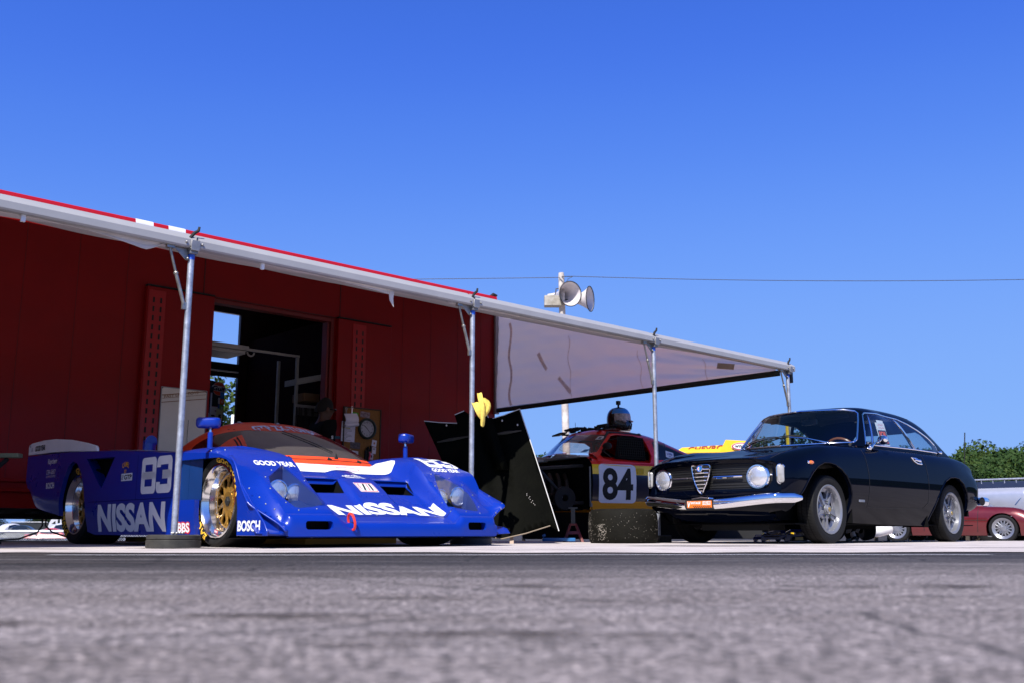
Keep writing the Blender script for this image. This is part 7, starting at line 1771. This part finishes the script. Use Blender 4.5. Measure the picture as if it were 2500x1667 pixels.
# ------------------------------------------------------------------ the person in the doorway
def person():
    F = aframe(4.02, 4.62, .0) @ Matrix.Rotation(R(-8), 4, 'Z'); T = thing("person", "man in a black T-shirt and dark sunglasses standing at the trailer doorway, facing right", "person", F)
    SKIN = mat("skin", (.10, .043, .022), .5, var=.12, vs=12)
    def skin(name, nodes, edges, mt, root=0, sub=2):
        b = bmesh.new(); L = b.verts.layers.skin.verify(); vs = [b.verts.new(n[0]) for n in nodes]
        for v, n in zip(vs, nodes): v[L].radius = n[1] if isinstance(n[1], tuple) else (n[1], n[1])
        vs[root][L].use_root = True
        for a, c in edges: b.edges.new((vs[a], vs[c]))
        me = bpy.data.meshes.new(name); b.to_mesh(me); b.free(); me.materials.append(mt)
        o = bpy.data.objects.new(name, me); COL.objects.link(o); o.parent = T; PM[o.name] = PM[T.name].copy()
        m = o.modifiers.new("skin", 'SKIN'); m.use_smooth_shade = True; s = o.modifiers.new("subdivision", 'SUBSURF'); s.levels = sub; s.render_levels = sub
        return o
    # x = the way he faces; y = to his left
    nd = [((0, 0, .98), .13), ((0, 0, 1.15), (.15, .12)), ((.0, 0, 1.32), (.17, .12)), ((-.01, 0, 1.43), (.10, .08)), ((.01, 0, 1.50), .058), ((.03, 0, 1.56), (.078, .085)), ((.035, 0, 1.63), (.082, .098)), ((.02, 0, 1.69), (.07, .08)),
          ((-.01, .20, 1.40), .062), ((-.03, .26, 1.16), .047), ((.10, .24, .95), .036), ((.15, .22, .88), .034),
          ((-.01, -.20, 1.40), .062), ((-.02, -.26, 1.16), .047), ((.14, -.24, 1.00), .036), ((.20, -.22, .96), .034),
          ((0, .10, .88), .095), ((.02, .11, .50), .062), ((-.01, .11, .10), .042), ((.12, .12, .05), .035), ((0, -.10, .88), .095), ((.03, -.11, .50), .062), ((0, -.11, .10), .042), ((.13, -.12, .05), .035),
          ((.135, 0, 1.60), .016), ((.105, 0, 1.525), .03)]
    ed = [(0, 1), (1, 2), (2, 3), (3, 4), (4, 5), (5, 6), (6, 7), (2, 8), (8, 9), (9, 10), (10, 11), (2, 12), (12, 13), (13, 14), (14, 15), (0, 16), (16, 17), (17, 18), (18, 19), (0, 20), (20, 21), (21, 22), (22, 23), (6, 24), (5, 25)]
    for sg, h in ((1, 11), (-1, 15)):
        bx = nd[h][0]
        for k in range(5):
            a = (-.03 + .018 * k) if k < 4 else .02; i = len(nd)
            nd.append(((bx[0] + .05, bx[1] + a, bx[2] - .03), .010)); nd.append(((bx[0] + .085 - .006 * abs(k - 1.5), bx[1] + a * 1.1, bx[2] - .065), .009)); ed += [(h, i), (i, i + 1)]
    skin("body", nd, ed, SKIN)
    SH = mat("tshirt_black", (.006, .006, .0065), .9, var=.1, spec=.15)
    sh = [((0, 0, .95), (.165, .15)), ((0, 0, 1.15), (.185, .15)), ((0, 0, 1.30), (.19, .14)), ((-.01, 0, 1.425), (.12, .10)), ((-.01, .20, 1.40), .085), ((-.02, .25, 1.20), .080), ((-.01, -.20, 1.40), .085), ((-.02, -.25, 1.20), .080)]
    o = skin("tshirt", sh, [(0, 1), (1, 2), (2, 3), (2, 4), (4, 5), (2, 6), (6, 7)], SH)
    skin("trousers", [((0, 0, .98), (.15, .14)), ((0, .10, .86), .115), ((.02, .11, .50), .085), ((-.01, .11, .12), .075), ((0, -.10, .86), .115), ((.03, -.11, .50), .085), ((0, -.11, .12), .075)], [(0, 1), (1, 2), (2, 3), (0, 4), (4, 5), (5, 6)], mat("trousers_dark", (.012, .012, .014), .9))
    b = MB()
    for sg in (-1, 1): b.rbox(-.07, .21, sg * .115 - .045, sg * .115 + .045, .004, .10, .04)
    b.build("shoes", BLACK, T, F)
    b = MB(); rows = []
    for i in range(9):
        t = R(8 + 92 * i / 8); rows.append([(.022 + .128 * math.sin(t) * math.cos(R(a)) * (1 if math.cos(R(a)) < 0 else .86), .102 * math.sin(t) * math.sin(R(a)), 1.650 + .122 * math.cos(t) - (.055 * sm(.3, -.6, math.cos(R(a))) * math.sin(t))) for a in range(0, 360, 15)])
    b.grid(rows, cv=True); b.add(rows[0], [tuple(range(24))]); b.build("hair", mat("hair_black", (.008, .006, .005), .8, var=.3, vs=60, bump=.5, bs=120), T, F)
    b = MB(); b.tube([(.03, -.098, 1.612), (.11, -.085, 1.615), (.142, -.055, 1.612), (.150, 0, 1.612), (.142, .055, 1.612), (.11, .085, 1.615), (.03, .098, 1.612)], [.005, .008, .017, .012, .017, .008, .005], 8); b.build("sunglasses", mat("shades", (.004, .004, .005), .12, coat=1, var=0), T, F)
    b = MB()
    for sg in (-1, 1): b.ball((.022, sg * .098, 1.60), (.022, .012, .034))
    b.build("ears", SKIN, T, F)
    decal("sleeve_print", txt("S", .028, .038, .05), lambda u, v: (-.02 + u, -.338, 1.24 + v), None, DECALW, T, F, sub=0)
    decal("sleeve_band", rrect(.07, .035, .003), lambda u, v: (.05 + u, -.333, 1.24 + v), None, mat("band_teal", (.01, .07, .10), .6), T, F, sub=0)
person()
# ------------------------------------------------------------------ trees and hills
LEAF = mat("leaf_green", (.010, .030, .005), .7, var=0, col2=(.032, .066, .011), vs=1.2, spec=.2)
LEAFD = mat("leaf_dark", (.007, .019, .005), .7, var=0, col2=(.020, .042, .010), vs=1.2, spec=.2)
LEAFY = mat("leaf_olive", (.022, .044, .006), .7, var=0, col2=(.052, .084, .014), vs=1.2, spec=.2)
BARK = mat("bark", (.06, .045, .032), .9, var=.3)
def tree_mesh(seed, H, W, n, kind):
    rnd = random.Random(seed); tr_ = MB(); th = H * (.30 if kind != 'pine' else .95)
    tr_.tube([(0, 0, 0), (rnd.uniform(-.1, .1), rnd.uniform(-.1, .1), th * .5), (0, 0, th), (rnd.uniform(-.2, .2), 0, H * .8)], [H * .028, H * .022, H * .017, H * .004], 8)
    lobes = []
    for k in range(14):
        a = rnd.uniform(0, 6.28); rr = rnd.uniform(.15, .62) * W; z = rnd.uniform(.32, .86) * H
        if kind == 'pine': z = rnd.uniform(.12, .95) * H; rr = W * .55 * (1 - z / H) * rnd.uniform(.5, 1.1)
        q = W * rnd.uniform(.28, .45) * (1 if kind != 'pine' else (1.15 - z / H))
        lobes.append((rr * math.cos(a), rr * math.sin(a), z, q)); tr_.tube([(0, 0, z * .6), (rr * math.cos(a) * .7, rr * math.sin(a) * .7, z)], [H * .010, H * .003], 5)
    lobes.append((0, 0, H * .88, W * (.36 if kind != 'pine' else .10)))
    cr = MB()
    for k in range(n):
        x, y, z, q = lobes[k % len(lobes)]
        d = V((rnd.gauss(0, 1), rnd.gauss(0, 1), rnd.gauss(0, 1))).normalized() * q * rnd.uniform(.55, 1.05) ** .5; d.z *= .78
        c = V((x, y, z)) + d; s = rnd.uniform(.10, .26) * (H / 10) ** .6
        u = V((rnd.gauss(0, 1), rnd.gauss(0, 1), rnd.gauss(0, 1))).normalized(); nrm = (d.normalized() + u * .8).normalized(); t = nrm.orthogonal().normalized(); t2 = nrm.cross(t)
        an = rnd.uniform(0, 6.28); e1 = (t * math.cos(an) + t2 * math.sin(an)) * s; e2 = (t2 * math.cos(an) - t * math.sin(an)) * s * .6
        cr.add([c - e1, c + e2, c + e1, c - e2], [(0, 1, 2, 3)])
    return tr_, cr
PROTO = []
for k, (H, W, n, kind, lf, lab) in enumerate(((10, 4.2, 3800, 'round', LEAF, 'green broadleaf tree'), (11, 4.6, 3800, 'round', LEAFD, 'dark green broadleaf tree'), (9, 4.4, 3400, 'round', LEAFY, 'yellowish green broadleaf tree'), (12, 2.6, 3400, 'pine', LEAFD, 'dark pointed conifer'))):
    PROTO.append((tree_mesh(40 + k, H, W, n, kind), H, lf, lab))
MESH = []
def tree(x, y, h, k, label, group):
    (tm, cm), H, lf, lab = PROTO[k]; s = h / H
    z = gz(x, y) - .1
    o = thing("tree", label, "tree", Matrix.Translation((x, y, z)), group)
    if not any(m[0] == k for m in MESH):
        a = tm.build("trunk", BARK, o, PM[o.name]); c = cm.build("crown", lf, o, PM[o.name], sharp=None); MESH.append((k, a.data, c.data))
    else:
        _, ma, mc = [m for m in MESH if m[0] == k][0]
        for nm, me in (("trunk", ma), ("crown", mc)):
            q = bpy.data.objects.new(nm, me); COL.objects.link(q); q.parent = o
    o.rotation_euler = (0, 0, (x * 12.9898 + y * 4.1) % 6.28); o.scale = (s * (1 + .2 * math.sin(x * 3)), s * (1 + .2 * math.cos(x * 5)), s)
def woods():
    rnd = random.Random(21)
    KL = ["green broadleaf tree", "dark green broadleaf tree", "yellowish green broadleaf tree", "dark pointed conifer"]
    def lab(k, where): return KL[k] + " " + where
    for row, (y0, h0) in enumerate(((62, 4.6), (68, 5.6), (75, 6.7), (83, 7.6), (90, 8.4))):      # the wooded bank at right
        for i in range(17):
            x = y0 * (.395 + .0195 * i) + rnd.uniform(-.8, .8); y = y0 + rnd.uniform(-3, 3); k = rnd.choice((0, 0, 1, 2)); h = h0 * rnd.uniform(.9, 1.08) * (1 + .10 * sm(.5, .62, x / y))
            tree(x, y, h, k, lab(k, "in the wooded bank beyond the silver pickup"), "trees of the wooded bank at right")
    def top(x, y, py): return (1298 - py) / 2522 * y + .1 - gz(x, y) + .1
    for x, y, h, k in ((15.6, 62, 6.6, 1), (17.2, 60, 6.9, 1), (18.9, 66, 5.4, 3), (20.5, 64, 5.8, 0), (22.6, 63, 5.6, 0), (24.5, 66, 5.0, 1)): tree(x, y, h, k, lab(k, "seen through the navy coupe's windows"), "trees seen through the coupe")
    for x, y, h, k in ((1.6, 50, 4.6, 0), (2.6, 56, 4.0, 1), (3.6, 60, 3.8, 2), (.6, 52, 4.2, 3)): tree(x, y, h, k, lab(k, "showing past the edge of the leaning black panel"), "trees behind the car numbered 84")
    for x, y, h, k in ((-14.9, 54, top(-14.9, 54, 968), 3), (-14.2, 53, top(-14, 53, 962), 3), (-15.6, 58, top(-15.6, 58, 985), 1), (-12.15, 40, top(-12.1, 40, 905), 2)): tree(x, y, h, k, lab(k, "seen through the trailer's far doorway"), "trees seen through the trailer doorway")
    for i in range(9): 
        k = (2, 0, 2, 1)[i % 4]; x, y = -56 + 3.2 * i, 100 + (i % 3) * 3; tree(x, y, top(x, y, 1225 - 8 * (i % 3)), k, lab(k, "behind the parked vehicles under the trailer"), "trees seen under the trailer")
woods()
b = MB(); rows = []
rnd = random.Random(6)
for j, (rad, h) in enumerate(((92, -1.2), (102, 3.0), (116, 5.6), (150, 7.2), (190, 6))):
    rows.append([(rad * math.sin(R(a)), rad * math.cos(R(a)), (h * (.75 + .25 * math.sin(a * .11) + .12 * math.sin(a * .37)) if h > 0 else h)) for a in range(22, 321, 2)])
b.grid(rows); o = b.build("hills", mat("wooded_hill", (.008, .017, .005), .9, var=0, col2=(.024, .040, .010), vs=.35, spec=.1, bump=1.0, bs=.6), None, keep=True); tag(o, None, None, kind='structure')
